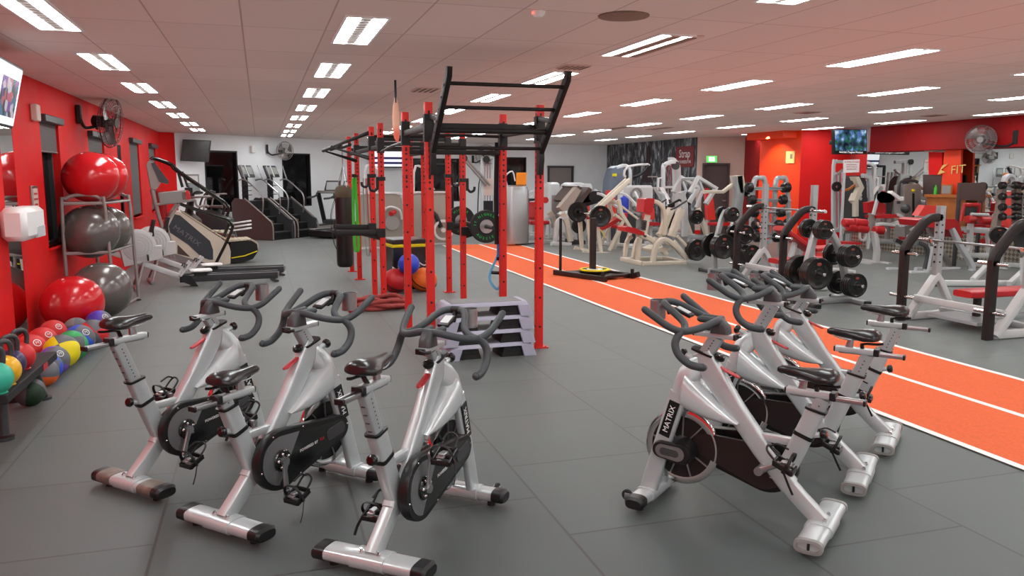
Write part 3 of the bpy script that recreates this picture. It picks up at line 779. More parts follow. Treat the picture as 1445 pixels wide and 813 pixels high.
    g = G(); g.cyl(Q(.302, -.022, .068), Q(.302, .022, .068), .02); g.box(Q(.285, 0, .035), (.024, .02, .06), rot=(0, 20, 0)); g.box(Q(.26, 0, .02), (.05, .024, .012), rot=(0, -25, 0)); cb = g.obj('console_bracket', M['matte_black'], t)
    g = G(); g.box(Q(.2, 0, .025), (.1, .065, .018), rot=(0, -22, 0), bev=.006); cs = g.obj('console', M['black'], t)
    g = G(); g.box(Q(.2, 0, .036), (.07, .045, .003), rot=(0, -22, 0), bev=.001); g.obj('console_screen', M['light_grey'], cs)
    g = G(); bcx = .365
    for k in range(13): pass
    g.grid(lambda u, v: Q(bcx + .042 * math.cos(2 * PI * u), .0 - .05 + .042 * math.sin(2 * PI * u), -.03 + .1 * v), 24, 3, True)
    g.lathe([(0, -.03), (.042, -.03), (.042, -.026), (0, -.026)], Q(bcx, -.05, 0), None, 24)
    g.grid(lambda u, v: Q(bcx + .039 * math.cos(2 * PI * u), -.05 + .039 * math.sin(2 * PI * u), -.03 + .1 * v), 24, 3, True)
    g.lathe([(.039, .07), (.042, .07)], Q(bcx, -.05, 0), None, 24)
    g.box(Q(.315, -.02, .05), (.04, .05, .02)); g.obj('bottle_holder', M['alu'], t, recalc=False)
    return t
bike('silver spin bike with tall seat post, nearest the medicine balls', (-.745, 4.73), 43, .86, -.03, .05, crank=-112, scuffed=True)
bike('silver spin bike with lowered seat, between the other two left-hand spin bikes', (-.235, 4.03), 43, .672, 0, 0, crank=-93)
bike('silver spin bike with raised seat, standing before the stack of aerobic steps', (.41, 3.42), 50, .838, -.035, 0, crank=88)
bike('silver spin bike facing left, frontmost of the three beside the orange track', (2.55, 3.13), 130, .70, 0, 0, crank=-30, open_caps=True)
bike('silver spin bike facing left, middle one of the three beside the orange track', (3.22, 3.65), 132.5, .76, .06, 0, crank=20, open_caps=True)
bike('silver spin bike facing left, rearmost of the three, its foot by the white track line', (3.84, 4.13), 132.5, .792, -.02, 0, crank=-20, open_caps=True)
# ================================================================== LEFT SIDE: balls, rack, kettlebells, wall fittings
def gym_ball(name, c, r, m, label, cat='exercise ball', group=None, squash=.94, groovez=(.25, .38, .5)):
    t = thing(name, label, cat, (c[0], c[1], c[2] - r * squash), 0, group)
    n = 40; prof = []
    for k in range(n + 1):
        a = PI * k / n; rr = r * math.sin(a); z = -math.cos(a) * r * squash
        u = -math.cos(a)
        for g in groovez:
            if abs(u - g) < .025: rr *= 1.012
        prof.append((rr, z))
    tilt = Matrix.Rotation(math.radians(18), 3, 'X') @ Matrix.Rotation(math.radians(-12), 3, 'Y')
    G().lathe(prof, (0, 0, r * squash), tilt, 44).obj('shell', m, t)
    v = G(); p = tilt @ V((0, 0, r * squash)); v.cyl(V((0, 0, r * squash)) + p * .985, V((0, 0, r * squash)) + p * 1.004, .014); v.obj('valve', M['white'], t)
    return t
ball_red = mat('red vinyl exercise ball', rgb(206, 26, 34), .22, coat=.35)
ball_sil = mat('silver vinyl exercise ball', rgb(110, 104, 100), .24, .35, coat=.35)
p = at_y(128, 250, 11.45); gym_ball('exercise_ball', p, .335, ball_red, 'red exercise ball on top of the rack, nearer one', group='exercise balls')
p = at_y(143, 250, 12.1); gym_ball('exercise_ball', p, .335, ball_red, 'red exercise ball on top of the rack, hidden partly behind the other red ball', group='exercise balls')
p = at_y(127, 327, 11.45); gym_ball('exercise_ball', p, .355, ball_sil, 'silver exercise ball on the middle shelf of the rack, nearer one', group='exercise balls')
p = at_y(147, 325, 12.12); gym_ball('exercise_ball', p, .345, ball_sil, 'silver exercise ball on the middle shelf of the rack, farther one', group='exercise balls')
p = on_floor(143, 410, .34); gym_ball('exercise_ball', p, .36, ball_sil, 'silver exercise ball on the floor under the ball rack', group='exercise balls')
p = V((-2.07, 10.05, .315)); gym_ball('exercise_ball', p, .33, ball_red, 'red exercise ball resting on the floor before the ball rack', group='exercise balls')
# rack
rk = thing('ball_rack', 'grey tube rack holding the exercise balls against the red wall', 'ball rack', (-2.05, 11.6, 0))
gm = M['grey_metal']
def hoop(a, b, z, name):
    a, b = V(a), V(b); g = G(); k = .15; ta, tb = a.lerp(b, .02), a.lerp(b, .93)
    ta.z = tb.z = z; d = (tb - ta).normalized()
    pts = [a, ta - V((0, 0, k)), ta + d * k * .3 - V((0, 0, k * .3)), ta + d * k, tb - d * k, tb - d * k * .3 - V((0, 0, k * .3)), tb - V((0, 0, k)), b]
    g.tube(pts, .022, 10, smooth=3); h = g.obj(name, gm, rk, world=True)
    for zz in (z - .1, .78):
        g = G(); f = (z - zz) / z; g.bar([a.lerp(ta, 1 - f) * 1 + V((0, 0, 0)), (b.lerp(tb, 1 - f))], .03, .04); g.obj('crossbar', gm, rk, world=True)
    for q in (a, b):
        G().cyl(q, q + V((0, 0, .02)), .032).obj('rubber_foot', M['rubber'], rk, world=True)
hoop((-2.36, 11.2, 0), (-1.84, 11.25, 0), 1.5, 'end_hoop'); hoop((-2.2, 12.35, 0), (-1.7, 12.3, 0), 1.5, 'end_hoop')
for z in (1.4, .78):
    for x0, y0, x1, y1 in ((-2.33, 11.2, -2.18, 12.35), (-1.87, 11.25, -1.74, 12.3)):
        G().tube([(x0, y0, z), (x1, y1, z)], .016, 8).obj('shelf_rail', gm, rk, world=True)
G().tube([(-1.84, 11.25, .04), (-1.7, 12.3, .04)], .016, 8).obj('floor_rail', gm, rk, world=True)

# medicine balls: leather shells with coloured panels
def panel_mat(c, name, ang=0.0):
    m = mat(name, c, .5, vary=.05, scale=20); nt = m.node_tree; p = nt.nodes['Principled BSDF']
    tc = nd(nt, 'ShaderNodeTexCoord'); sx = nd(nt, 'ShaderNodeSeparateXYZ'); nt.links.new(tc.outputs['Object'], sx.inputs[0])
    at = nd(nt, 'ShaderNodeMath', operation='ARCTAN2'); nt.links.new(sx.outputs['Y'], at.inputs[0]); nt.links.new(sx.outputs['X'], at.inputs[1])
    mu = nd(nt, 'ShaderNodeMath', operation='MULTIPLY'); mu.inputs[1].default_value = 2.0; nt.links.new(at.outputs[0], mu.inputs[0])
    sn = nd(nt, 'ShaderNodeMath', operation='SINE'); nt.links.new(mu.outputs[0], sn.inputs[0])
    gt = nd(nt, 'ShaderNodeMath', operation='GREATER_THAN'); gt.inputs[1].default_value = 0.0; nt.links.new(sn.outputs[0], gt.inputs[0])
    mx = nd(nt, 'ShaderNodeMix', data_type='RGBA'); mx.inputs['A'].default_value = c; mx.inputs['B'].default_value = rgb(96, 98, 104)
    nt.links.new(gt.outputs[0], mx.inputs['Factor']); nt.links.new(mx.outputs['Result'], p.inputs['Base Color']); return m
def med_ball(px, py, r, m, label, rot):
    p = on_floor(px, py, r) if px > 0 else V((px, py, r))
    t = thing('medicine_ball', label, 'medicine ball', (p.x, p.y, 0), math.radians(rot[2]), 'medicine balls along the wall')
    g = G(); g.ball((0, 0, 0), r, 32, 20); sh = g.obj('shell', m, t); sh.location = (0, 0, r); sh.rotation_euler = [math.radians(a) for a in (rot[0], rot[1], 0)]
    if len(rot) > 3:
        b = G(); R = Matrix.Rotation(math.radians(-rot[2]), 3, 'Z'); d = R @ V((.55, -.6, .58)).normalized()
        b.ring(V((0, 0, r)) + d * (r + .001), d, r * .24, r * .05, .003, 24); b.text('M', r * .28, V((0, 0, r)) + d * (r + .002), V((.75, .66, 0)).cross(V((0, 0, 1))).cross(d) if False else R @ V((.74, .67, 0)), d.cross(R @ V((.74, .67, 0))))
        b.obj('printed_mark', M['white_text'], t)
    return t
PM = {k: panel_mat(c, k + ' and grey medicine ball') for k, c in dict(purple=rgb(82, 56, 170), blue=rgb(50, 86, 200), green=rgb(40, 160, 84), yellow=rgb(232, 214, 20), red=rgb(200, 40, 46), violet=rgb(120, 84, 180), orange=rgb(230, 100, 40), grey=rgb(128, 124, 124), dark=rgb(40, 64, 44)).items()}
slam = mat('textured red rubber ball', rgb(206, 48, 48), .5, bump=.35, bscale=120)
for a in ((140, 456, .14, 'purple', 'purple and grey medicine ball at the far end of the row, before the silver ball', (70, 20, 10, 1)), (-1.93, 9.44, .125, 'grey', 'all grey medicine ball beside the big red exercise ball', (60, 0, 0)),
          (132, 471, .145, 'red', 'red and grey medicine ball beside the purple one', (70, -30, 30)), (112, 479, .145, 'blue', 'blue and grey medicine ball between the red-grey and green ones', (40, 10, -20, 1)),
          (101, 488, .145, 'green', 'green and grey medicine ball between the blue and yellow ones', (50, 20, 60)), (87, 496, .155, 'yellow', 'yellow and grey medicine ball in the floor row', (50, -20, 20)),
          (76, 509, .13, 'violet', 'violet and grey medicine ball at the end of the kettlebell bench', (70, 10, -40, 1)), (67, 518, .12, 'blue', 'blue and grey medicine ball half hidden by the kettlebell bench leg', (60, 30, 60)),
          (62, 526, .115, 'orange', 'orange and grey medicine ball just behind the kettlebell bench leg', (80, 10, -60)), (42, 553, .11, 'dark', 'dark green medicine ball under the kettlebell bench', (30, 10, 0))):
    med_ball(a[0], a[1], a[2], PM[a[3]], a[4], a[5])
for px, py, r, lab in ((75, 470, .135, 'textured red slam ball against the wall, farthest of three'), (60, 482, .14, 'textured red slam ball against the wall, middle of three'), (43, 495, .15, 'textured red slam ball against the wall, behind the red kettlebell')):
    med_ball(px, py, r, slam, lab, (20, 10, -20, 1))

# kettlebell bench
bn = thing('kettlebell_bench', 'low black bench carrying kettlebells beside the red wall', 'bench', (-1.78, 6.2, 0))
bx((0, .02, .372), (.46, 1.3, .062), bev=.006).obj('bench_top', M['rubber'], bn)
for y, dy in ((-.2, -.03), (.5, .3)):
    g = G(); g.tube([(.08, y + dy * .2, .35), (.08, y + dy, .03)], .034, 14); g.cyl((.08, y + dy, 0), (.08, y + dy, .02), .062); g.obj('leg', M['dark_grey'], bn)
    g = G(); g.tube([(-.12, y + dy * .2, .35), (-.12, y + dy, .03)], .034, 14); g.cyl((-.12, y + dy, 0), (-.12, y + dy, .02), .062); g.obj('leg', M['dark_grey'], bn)
lb = bx((.232, .3, .37), (.003, .12, .045), bev=0); lb.obj('label_sticker', M['red_text'], bn)
def kettlebell(px, py, m, r, label):
    p = on_floor(px, py, .404 + r * .93)
    t = thing('kettlebell', label, 'kettlebell', (p.x, p.y, .404), .9, 'kettlebells')
    g = G(); n = 18
    g.lathe([(0, -r * .93), (r * .62, -r * .93)] + [(r * math.cos(a), r * math.sin(a)) for a in [math.radians(-60 + 140 * k / n) for k in range(n + 1)]] + [(0, r)], (0, 0, r * .93), None, 32); g.obj('body', m, t)
    h = G(); z = r * 1.75
    h.tube([(-.052, 0, z), (-.058, 0, z + .05), (-.05, 0, z + .085), (-.025, 0, z + .105), (.025, 0, z + .105), (.05, 0, z + .085), (.058, 0, z + .05), (.052, 0, z)], .0165, 12, smooth=3); h.obj('handle', M['dark_grey'], t)
    return t
kettlebell(29, 503, M['red'], .095, 'red kettlebell at the far end of the black bench'); kettlebell(15, 513, M['navy'], .095, 'dark purple kettlebell between the red and yellow ones')
kettlebell(6, 523, M['yellow'] if False else mat('amber enamel', rgb(236, 176, 20), .3, coat=.3), .1, 'amber yellow kettlebell on the black bench'); kettlebell(-6, 534, M['teal'], .1, 'teal kettlebell cut by the left picture edge')

# wall fittings
def wallbox(name, label, cat, y0, y1, z0, z1, d, m, bev=.02):
    t = thing(name, label, cat, (LX, (y0 + y1) / 2, z0)); bx((d / 2, 0, (z1 - z0) / 2), (d, y1 - y0, z1 - z0), bev=bev).obj('body', m, t); return t
t = wallbox('towel_dispenser', 'white paper towel dispenser on the red wall', 'dispenser', 9.0, 9.75, 1.1, 1.43, .24, M['white'], .05)
bx((.232, .16, .07), (.03, .32, .12), bev=.01).obj('dispenser_window', M['light_grey'], t)
t = thing('framed_poster', 'narrow framed notice in a silver frame on the red wall', 'poster', (LX, 10.35, 1.18))
bx((.012, 0, .22), (.02, .26, .46), bev=.003).obj('frame', M['alu'], t)
bx((.024, 0, .22), (.004, .2, .4), bev=0).obj('print', M['pink_wall'], t)
g = G()
for k, (w, z) in enumerate(((.14, .36), (.16, .3), (.12, .24), (.15, .14), (.15, .1), (.13, .06))): g.box((.028, 0, z), (.002, w, .022), bev=0)
g.obj('printed_text', M['red_text'], t)
t = wallbox('wall_speaker', 'small white wall speaker above the blind window', 'speaker', 10.5, 10.68, 2.36, 2.55, .07, M['pink_wall'], .012)
t = thing('television', 'wall television with a bright screen at the top left picture edge', 'television', (-2.0, 7.9, 2.1))
TR = at_y(33, 97, 8.5); BR = at_y(18, 182, 8.42)
d0 = on_floor(0, 78, TR.z) - TR; d0.z = 0; d0.normalize(); upv = (TR - BR); hgt = upv.length; upv.normalize(); nrm = d0.cross(upv).normalized()
if nrm.x < 0: nrm = -nrm
L = 1.25; cc = (TR + BR) / 2 + d0 * L / 2; Rm = Matrix((d0, upv, nrm)).transposed()
t.location = (cc.x, cc.y, cc.z - hgt / 2)
g = G(); g.box(cc - nrm * .025, (L, hgt, .05), rot=Rm.to_4x4(), bev=.008); g.obj('case', M['black'], t, world=True)
scr = G(); scr.box(cc + nrm * .002, (L - .05, hgt - .05, .004), rot=Rm.to_4x4(), bev=0)
def screen_mat(name, cols, sc, es, base=None):
    m = mat(name, rgb(10, 10, 10), .2); nt = m.node_tree; p = nt.nodes['Principled BSDF']
    tc = nd(nt, 'ShaderNodeTexCoord'); n1 = nd(nt, 'ShaderNodeTexVoronoi'); n1.inputs['Scale'].default_value = sc
    nt.links.new(tc.outputs['Object'], n1.inputs['Vector']); cr = nd(nt, 'ShaderNodeValToRGB'); sp = nd(nt, 'ShaderNodeSeparateColor')
    nt.links.new(n1.outputs['Color'], sp.inputs[0]); nt.links.new(sp.outputs[0], cr.inputs['Fac']); cr.color_ramp.interpolation = 'CONSTANT'
    el = cr.color_ramp.elements
    while len(el) < len(cols): el.new(.5)
    for k, c in enumerate(cols): el[k].position = k / len(cols); el[k].color = c
    nt.links.new(cr.outputs['Color'], p.inputs['Emission Color']); p.inputs['Emission Strength'].default_value = es; return m
scr.obj('screen', mat('bright screen', rgb(230, 236, 240), .2, emit=(.82, .9, .95, 1), es=.75), t, world=True)
pic = G(); pc = cc - d0 * (L / 2 - .09 - .3) + nrm * .005 + upv * -.02
pic.box(pc, (.6, hgt * .6, .003), rot=Rm.to_4x4(), bev=0)
pic.obj('screen_picture', screen_mat('screen picture of a workout class', [rgb(90, 60, 70), rgb(200, 190, 200), rgb(60, 110, 140), rgb(120, 60, 160), rgb(190, 80, 100), rgb(40, 50, 60)], 14, .8), t, world=True)
b = G(); b.bar([cc - nrm * .05, V((LX, cc.y - .1, cc.z))], .06, .06); b.obj('wall_bracket', M['black'], t, world=True)

# fans
def fan(label, hub, axis, r, mount, m_cage, m_blade, deep=.16):
    """caged fan on a wall arm; hub centre, axis it blows along, wall point of the bracket"""
    hub, axis, mount = V(hub), V(axis).normalized(), V(mount)
    t = thing('wall_fan', label, 'fan', tuple(mount), 0, 'caged wall fans'); Rm = frame_z(axis)
    P = lambda rr, a, z: hub + Rm @ V((rr * math.cos(a), rr * math.sin(a), z))
    for sgn, nm in ((1, 'front_grille'), (-1, 'rear_grille')):
        g = G()
        for rr, z in ((r, 0), (r * .94, sgn * deep * .3), (r * .68, sgn * deep * .46), (r * .4, sgn * deep * .5)):
            g.tube([P(rr, 2 * PI * k / 36, z) for k in range(36)], .006 if rr == r else .003, 6, closed=True)
        for k in range(40):
            a = 2 * PI * k / 40
            g.tube([P(r * .2, a, sgn * deep * .5), P(r * .68, a, sgn * deep * .46), P(r * .93, a, sgn * deep * .3), P(r, a, 0)], .0022, 4)
        g.obj(nm, m_cage, t, world=True)
    hb = G(); hb.lathe([(0, -deep * .2), (r * .17, -deep * .2), (r * .18, deep * .1), (r * .12, deep * .3), (0, deep * .32)], hub, Rm, 20); hb.obj('hub', m_blade, t, world=True)
    bd = G(); bd.lathe([(0, .0), (r * .2, .0), (r * .2, .012), (0, .012)], hub + axis * deep * .5, Rm, 20); bd.obj('badge', m_cage, t, world=True)
    for k in range(3):
        a0 = 2 * PI * k / 3 + .4
        g = G(); th = .006
        def fb(u, v, s_):
            rr = r * (.14 + .74 * v); w = (.5 + .55 * v) * (u - .5) * 1.15
            return P(rr, a0 + w, (u - .5) * deep * .5 + s_ * th)
        g.grid(lambda u, v: fb(u, v, .5), 8, 8); g.grid(lambda u, v: fb(u, v, -.5), 8, 8); g.obj('blade', m_blade, t, world=True, recalc=False)
    mo = G(); mo.lathe([(0, -.26), (.06, -.26), (.085, -.24), (.085, -.08), (.06, -.06), (0, -.06)], hub, Rm, 22); mo.obj('motor', M['black'], t, world=True)
    pt = hub - axis * .2 - V((0, 0, .1)); back = V((mount.x, mount.y, pt.z))
    ar = G(); ar.tube([mount, mount + (hub - mount) * .06 + V((0, 0, -.1)), mount.lerp(pt, .35) + V((0, 0, -.12)), pt.lerp(mount, .1), pt, hub - axis * .2], .022, 10, smooth=5)
    ar.obj('arm', M['matte_black'], t, world=True)
    br = G(); br.box(mount, (.06, .12, .26), rot=(0, 0, 0), bev=.01); br.obj('wall_plate', M['matte_black'], t, world=True)
    return t
cage_dark = mat('dark wire cage', rgb(88, 80, 80), .35, .7); cage_light = mat('light wire cage', rgb(150, 146, 144), .4, .5); blade_grey = mat('grey fan blade', rgb(120, 108, 106), .35, .3)
hp = at_y(156, 173, 13.35)
fan('black caged fan on the red window wall above the ball rack', hp, (.93, -.22, -.1), .37, (LX + .04, 12.95, 2.6), cage_dark, mat('brown fan blade', rgb(104, 92, 90), .3, .5))
# ================================================================== THE RED TRAINING RIG and what hangs on it or stands by it
RL, RR, TOP = 1.545, 2.66, 2.43
rig = thing('training_rig', 'red and black pull-up rig with flying ladder standing in the middle of the gym', 'training rig', (2.1, 11.0, 0))
YS = [7.68, 8.96, 10.9, 11.8, 13.7, 14.9]
def upright(x, y):
    g = G(); a = .0375
    g.bar([(x, y, 0), (x, y, TOP)], .075, .075, up=(0, 1, 0), r=.006); p = g.obj('upright', M['rig_red'], rig, world=True)
    b = G(); b.box((x, y, .006), (.17, .15, .012), bev=.003)
    for sx in (-1, 1): b.cyl((x + sx * .06, y - .05, .012), (x + sx * .06, y - .05, .02), .01, n=6)
    o = b.obj('base_plate', M['rig_red'], p); o.location = -V((0, 0, 0)); o.data.transform(Matrix.Translation(-V(rig.location)))
    h = G(); k = 0
    for z in [.22 + .3 * i for i in range(8)] + [1.62 + .06 * i for i in range(13)]:
        if z > 2.4: continue
        h.cyl((x, y - a - .0006, z), (x, y - a + .004, z), .0125, n=10)
        for sx in (-1, 1): h.cyl((x + sx * (a + .0006), y, z), (x + sx * (a - .004), y, z), .0125, n=10)
    for i in range(44):
        z = .12 + i * .052
        for sx in (-1, 1): h.cyl((x + sx * (a + .0006), y + .018, z), (x + sx * (a - .004), y + .018, z), .006, n=6)
    h.obj('bolt_holes', M['matte_black'], p).data.transform(Matrix.Translation(-V(rig.location)))
for y in YS:
    for x in (RL, RR): upright(x, y)
mb = M['matte_black']
def rpart(name, g, m=mb): return g.obj(name, m, rig, world=True)
def gusset(x, y, z, h=.2):
    g = G(); g.box((x, y, z), (.092, .086, h), bev=.003)
    for dz in (-.32, .32): g.cyl((x - .02, y - .05, z + dz * h), (x - .02, y - .042, z + dz * h), .014, n=6)
    rpart('bracket', g)
def beam(p, q, w=.06, h=.075, name='crossbeam', m=mb): rpart(name, G().bar([p, q], w, h, up=(0, 0, 1), r=.005), m)
for y, z in ((7.68, 2.2), (8.96, 2.0), (10.9, 2.16), (11.8, 2.26), (13.7, 2.2), (14.9, 2.2)):
    beam((RL, y + (.0 if y > 8 else .02), z), (RR, y + (.0 if y > 8 else .02), z), .05, .08 if y < 8 else .05)
for x in (RL, RR):
    for a, b in zip(YS, YS[1:]):
        z = 2.12 if b > 11 else 2.2
        if (a, b) != (8.96, 10.9) : beam((x, a, z), (x, b, z), .05, .06)
for x in (RL, RR):
    for y, z, h in ((7.68, 2.19, .26), (8.96, 2.2, .26), (10.9, 2.14, .2), (11.8, 2.2, .2), (13.7, 2.16, .16)): gusset(x, y, z, h)
# slanted dip handles and pull-up bars between the first posts
for x in (RL,): rpart('angled_handle', G().tube([(x - .02, 8.96, 2.17), (x + .1, 8.3, 2.28), (x - .0, 7.72, 2.3)], .017, 8), M['dark_grey'])
rpart('pull_up_bar', G().tube([(RL, 10.9, 2.05), (RL - .0, 9.9, 2.1), (RL + .02, 9.0, 2.12)], .017, 8), M['dark_grey'])
rpart('pull_up_bar', G().tube([(RL, 11.8, 2.3), (RR, 11.8, 2.3)], .017, 8)); rpart('pull_up_bar', G().tube([(RL, 8.96, 2.18), (RL + .35, 9.2, 2.2), (RR - .35, 9.2, 2.2), (RR, 8.96, 2.18)], .017, 8))
# flying pull-up ladder leaning out over the front
for x in (1.565, 2.64):
    s = 1 if x > 2 else -1
    g = G(); g.bar([(x - s * .0, 7.615, 1.78), (x, 7.615, 1.95), (x, 6.87, 2.6), (x, 6.86, 2.66)], .045, .085, up=(0, .75, .66), r=.004)
    rpart('ladder_rail', g)
    q = G(); q.prism([(7.64, 1.75), (7.64, 2.08), (7.56, 2.08), (7.54, 1.9), (7.58, 1.75)], .05, (x, 0, 0), (0, 1, 0), (0, 0, 1)); rpart('ladder_foot', q)
    bl = G()
    for k in range(6):
        f = .12 + k * .15; bl.cyl((x - s * .03, 7.6 - .73 * f, 1.965 + .635 * f), (x + s * .03, 7.6 - .73 * f, 1.965 + .635 * f), .011, n=8)
    rpart('ladder_bolts', bl, M['dark_grey'])
    rpart('ladder_strut', G().bar([(x, 7.66, 2.3), (x, 7.27, 2.25)], .03, .05), M['dark_grey'])
for f, r in ((.06, .017), (.3, .026), (.6, .017), (.89, .017)):
    y, z = 7.6 - .73 * f, 1.965 + .635 * f
    rpart('ladder_rung', G().tube([(1.565, y, z), (2.64, y, z)], r, 10))
# multi-grip wing hanging out on the left of the far posts
for y0, y1 in ((11.8, 11.95), (13.7, 13.55)):
    rpart('wing_arm', G().bar([(RL, y0, 2.36), (1.0, y1, 2.14), (RL, y0, 1.98)], .06, .075, up=(0, 1, 0)))
for x, z in ((1.0, 2.14), (1.12, 2.16), (1.25, 2.18)):
    rpart('wing_bar', G().tube([(x, 11.9, z), (x, 13.6, z)], .026, 10))
# J-hooks and spotter arms
def jhook(x, y, z, s):
    g = G(); g.box((x, y, z), (.1, .1, .05), bev=.003); g.box((x + s * .06, y - .03, z - .06), (.03, .05, .17), bev=.003)
    g.tube([(x + s * .06, y - .04, z - .12), (x + s * .1, y - .04, z - .16), (x + s * .15, y - .04, z - .14), (x + s * .16, y - .04, z - .09)], .018, 8, smooth=4); rpart('j_hook', g)
jhook(RL, 11.8, 1.74, -1); jhook(RL, 10.9, 1.7, -1); jhook(RR, 11.8, 1.74, 1); jhook(RR, 10.9, 1.68, 1)
def spotter(x, y, z, s, L):
    g = G(); g.box((x + s * .02, y, z), (.11, .1, .12), bev=.003); g.bar([(x, y, z), (x + s * L, y, z + .01)], .05, .075, r=.004); g.box((x + s * L, y, z + .05), (.015, .05, .1)); g.prism([(0, -.1), (0, .04), (s * .28, .02), (s * .28, -.02)], .03, (x + s * .04, y, z)); rpart('spotter_arm', g)
spotter(RL, 11.8, 1.0, -1, .56); spotter(RL, 10.9, .98, -1, .62); spotter(RR, 11.8, 1.0, 1, .5); spotter(RR, 10.9, .98, 1, .5)

# barbell with two lettered bumper plates on the right spotter arms
bp_, bq_ = at_y(683, 321, 10.55), at_y(652, 312, 11.95)
bc = V(((bp_.x + bq_.x) / 2, 0, 1.06)); bc.x = 2.9
bb = thing('barbell', 'barbell lying across the right spotter arms of the rig', 'barbell', (bc.x, 11.3, bc.z), 0)
G().cyl((0, -1.08, 0), (0, 1.08, 0), .0145).obj('shaft', M['alu'], bb)
for s in (-1, 1):
    g = G(); g.cyl((0, s * .66, 0), (0, s * .69, 0), .036); g.cyl((0, s * .69, 0), (0, s * 1.08, 0), .026); g.obj('sleeve', M['dark_grey'], bb)
def arc_text(g, txt, o, r, a0, step, size, flip, nrm=-1):
    for i, ch in enumerate(txt):
        a = math.radians(a0 - step * i * (1 if not flip else -1))
        rd = V((math.cos(a), 0, math.sin(a))); tg = V((math.sin(a), 0, -math.cos(a)))
        if flip: g.text(ch, size, V(o) + rd * r, -tg, -rd)
        else: g.text(ch, size, V(o) + rd * r, tg, rd)
def bumper(y, lab):
    t = thing('weight_plate', lab, 'weight plate', (bc.x, y, bc.z), 0, 'bumper plates on the rig barbell')
    g = G(); g.lathe([(.028, -.03), (.1, -.03), (.105, -.022), (.15, -.022), (.2, -.03), (.215, -.03), (.222, -.022), (.222, .022), (.215, .03), (.1, .03), (.028, .03), (.028, -.03)], (0, 0, 0), frame_z((0, 1, 0)), 48); g.obj('rubber_disc', M['rubber'], t)
    g = G(); g.lathe([(.03, -.034), (.092, -.034), (.096, -.028), (.03, -.028)], (0, 0, 0), frame_z((0, 1, 0)), 36); g.obj('steel_hub', M['alu'], t, recalc=True)
    g = G(); arc_text(g, 'HIGHER', (0, -.031, 0), .163, 128, 15, .05, False); arc_text(g, 'AUSSIE', (0, -.031, 0), .163, 222, 16, .05, True); arc_text(g, 'ST', (0, -.031, 0), .163, 172, 14, .042, False)
    g.obj('lettering', M['green_text'], t); return t
bumper(10.57, 'black bumper plate with green lettering, at the near end of the rig barbell'); bumper(12.03, 'black bumper plate with green lettering, at the far end of the rig barbell')

# punching bag
pb = thing('punching_bag', 'black punching bag hanging from the left wing of the rig', 'punching bag', (1.37, 14.3, .16))
g = G(); g.lathe([(0, 0), (.11, 0), (.14, .03), (.148, .08), (.148, 1.28), (.14, 1.34), (.1, 1.36), (0, 1.36)], n=28); g.obj('bag', M['vinyl_black'], pb)
g = G(); g.lathe([(.147, 1.2), (.152, 1.24), (.15, 1.33), (.11, 1.4), (.0, 1.42)], n=28); g.obj('canvas_top', mat('tan canvas', rgb(84, 72, 54), .8), pb)
g = G()
for k in range(4):
    a = k * PI / 2 + .4; g.tube([(.13 * math.cos(a), .13 * math.sin(a), 1.33), (0, 0, 1.75)], .007, 6)
g.tube([(0, 0, 1.75), (0, 0, 2.02)], .009, 6); g.obj('chain', M['alu'], pb)
for s in (-1, 1): G().bar([(-.14 * 1, s * .1, 1.2), (-.22, s * .1, .9), (-.2, s * .1, .5), (-.14, s * .1, .3)], .04, .006, smooth=4).obj('strap', M['matte_black'], pb)

# soft plyometric box
px_ = thing('plyo_box', 'black foam jump box with a yellow band and the number 20', 'plyo box', (2.12, 12.55, 0), .12)
bx((0, 0, .33), (.56, .6, .66), bev=.015).obj('body', M['vinyl_black'], px_)
bx((0, 0, .735), (.565, .605, .08), bev=.02).obj('lid', M['vinyl_black'], px_)
bx((0, 0, .677), (.568, .608, .05), bev=.008).obj('yellow_band', M['yellow'], px_)
g = G(); g.text('20', .2, (.19, -.302, .34), (0, 0, -1), (1, 0, 0)); g.text('20', .16, (-.24, -.302, .3), (0, 0, -1), (1, 0, 0)); g.obj('number', M['white_text'], px_)
def sack_ball(name, px, py, y, r, m, label, squash, z0=None, strap=True):
    p = at_y(px, py, y); z = r * squash if z0 is None else z0
    t = thing(name, label, 'weighted ball', (p.x, y, z), .5, 'balls by the jump box')
    g = G(); g.ball((0, 0, 0), (r, r, r * squash), 28, 18); g.obj('shell', m, t)
    if strap:
        s = G(); s.bar([V((r * 1.01 * math.cos(a), -r * .3 * math.cos(a) * 0 + r * 1.01 * math.sin(a) * .75, r * squash * 1.01 * math.sin(a) * .66)) for a in [2 * PI * k / 32 for k in range(32)]], .03, .008, closed=True); s.obj('strap', M['black'], t)
    return t
sack_ball('sandbag_ball', 558, 391, 11.95, .2, M['red_vinyl'], 'red sand ball with a black strap on the floor by the jump box', .92)
sack_ball('sandbag_ball', 598, 392, 12.0, .2, M['orange'], 'orange sand ball on the floor by the jump box', .9)
sack_ball('slam_ball', 577, 377, 11.85, .16, M['blue'], 'blue ball resting on top of the red and orange balls', .98, z0=.44, strap=False)
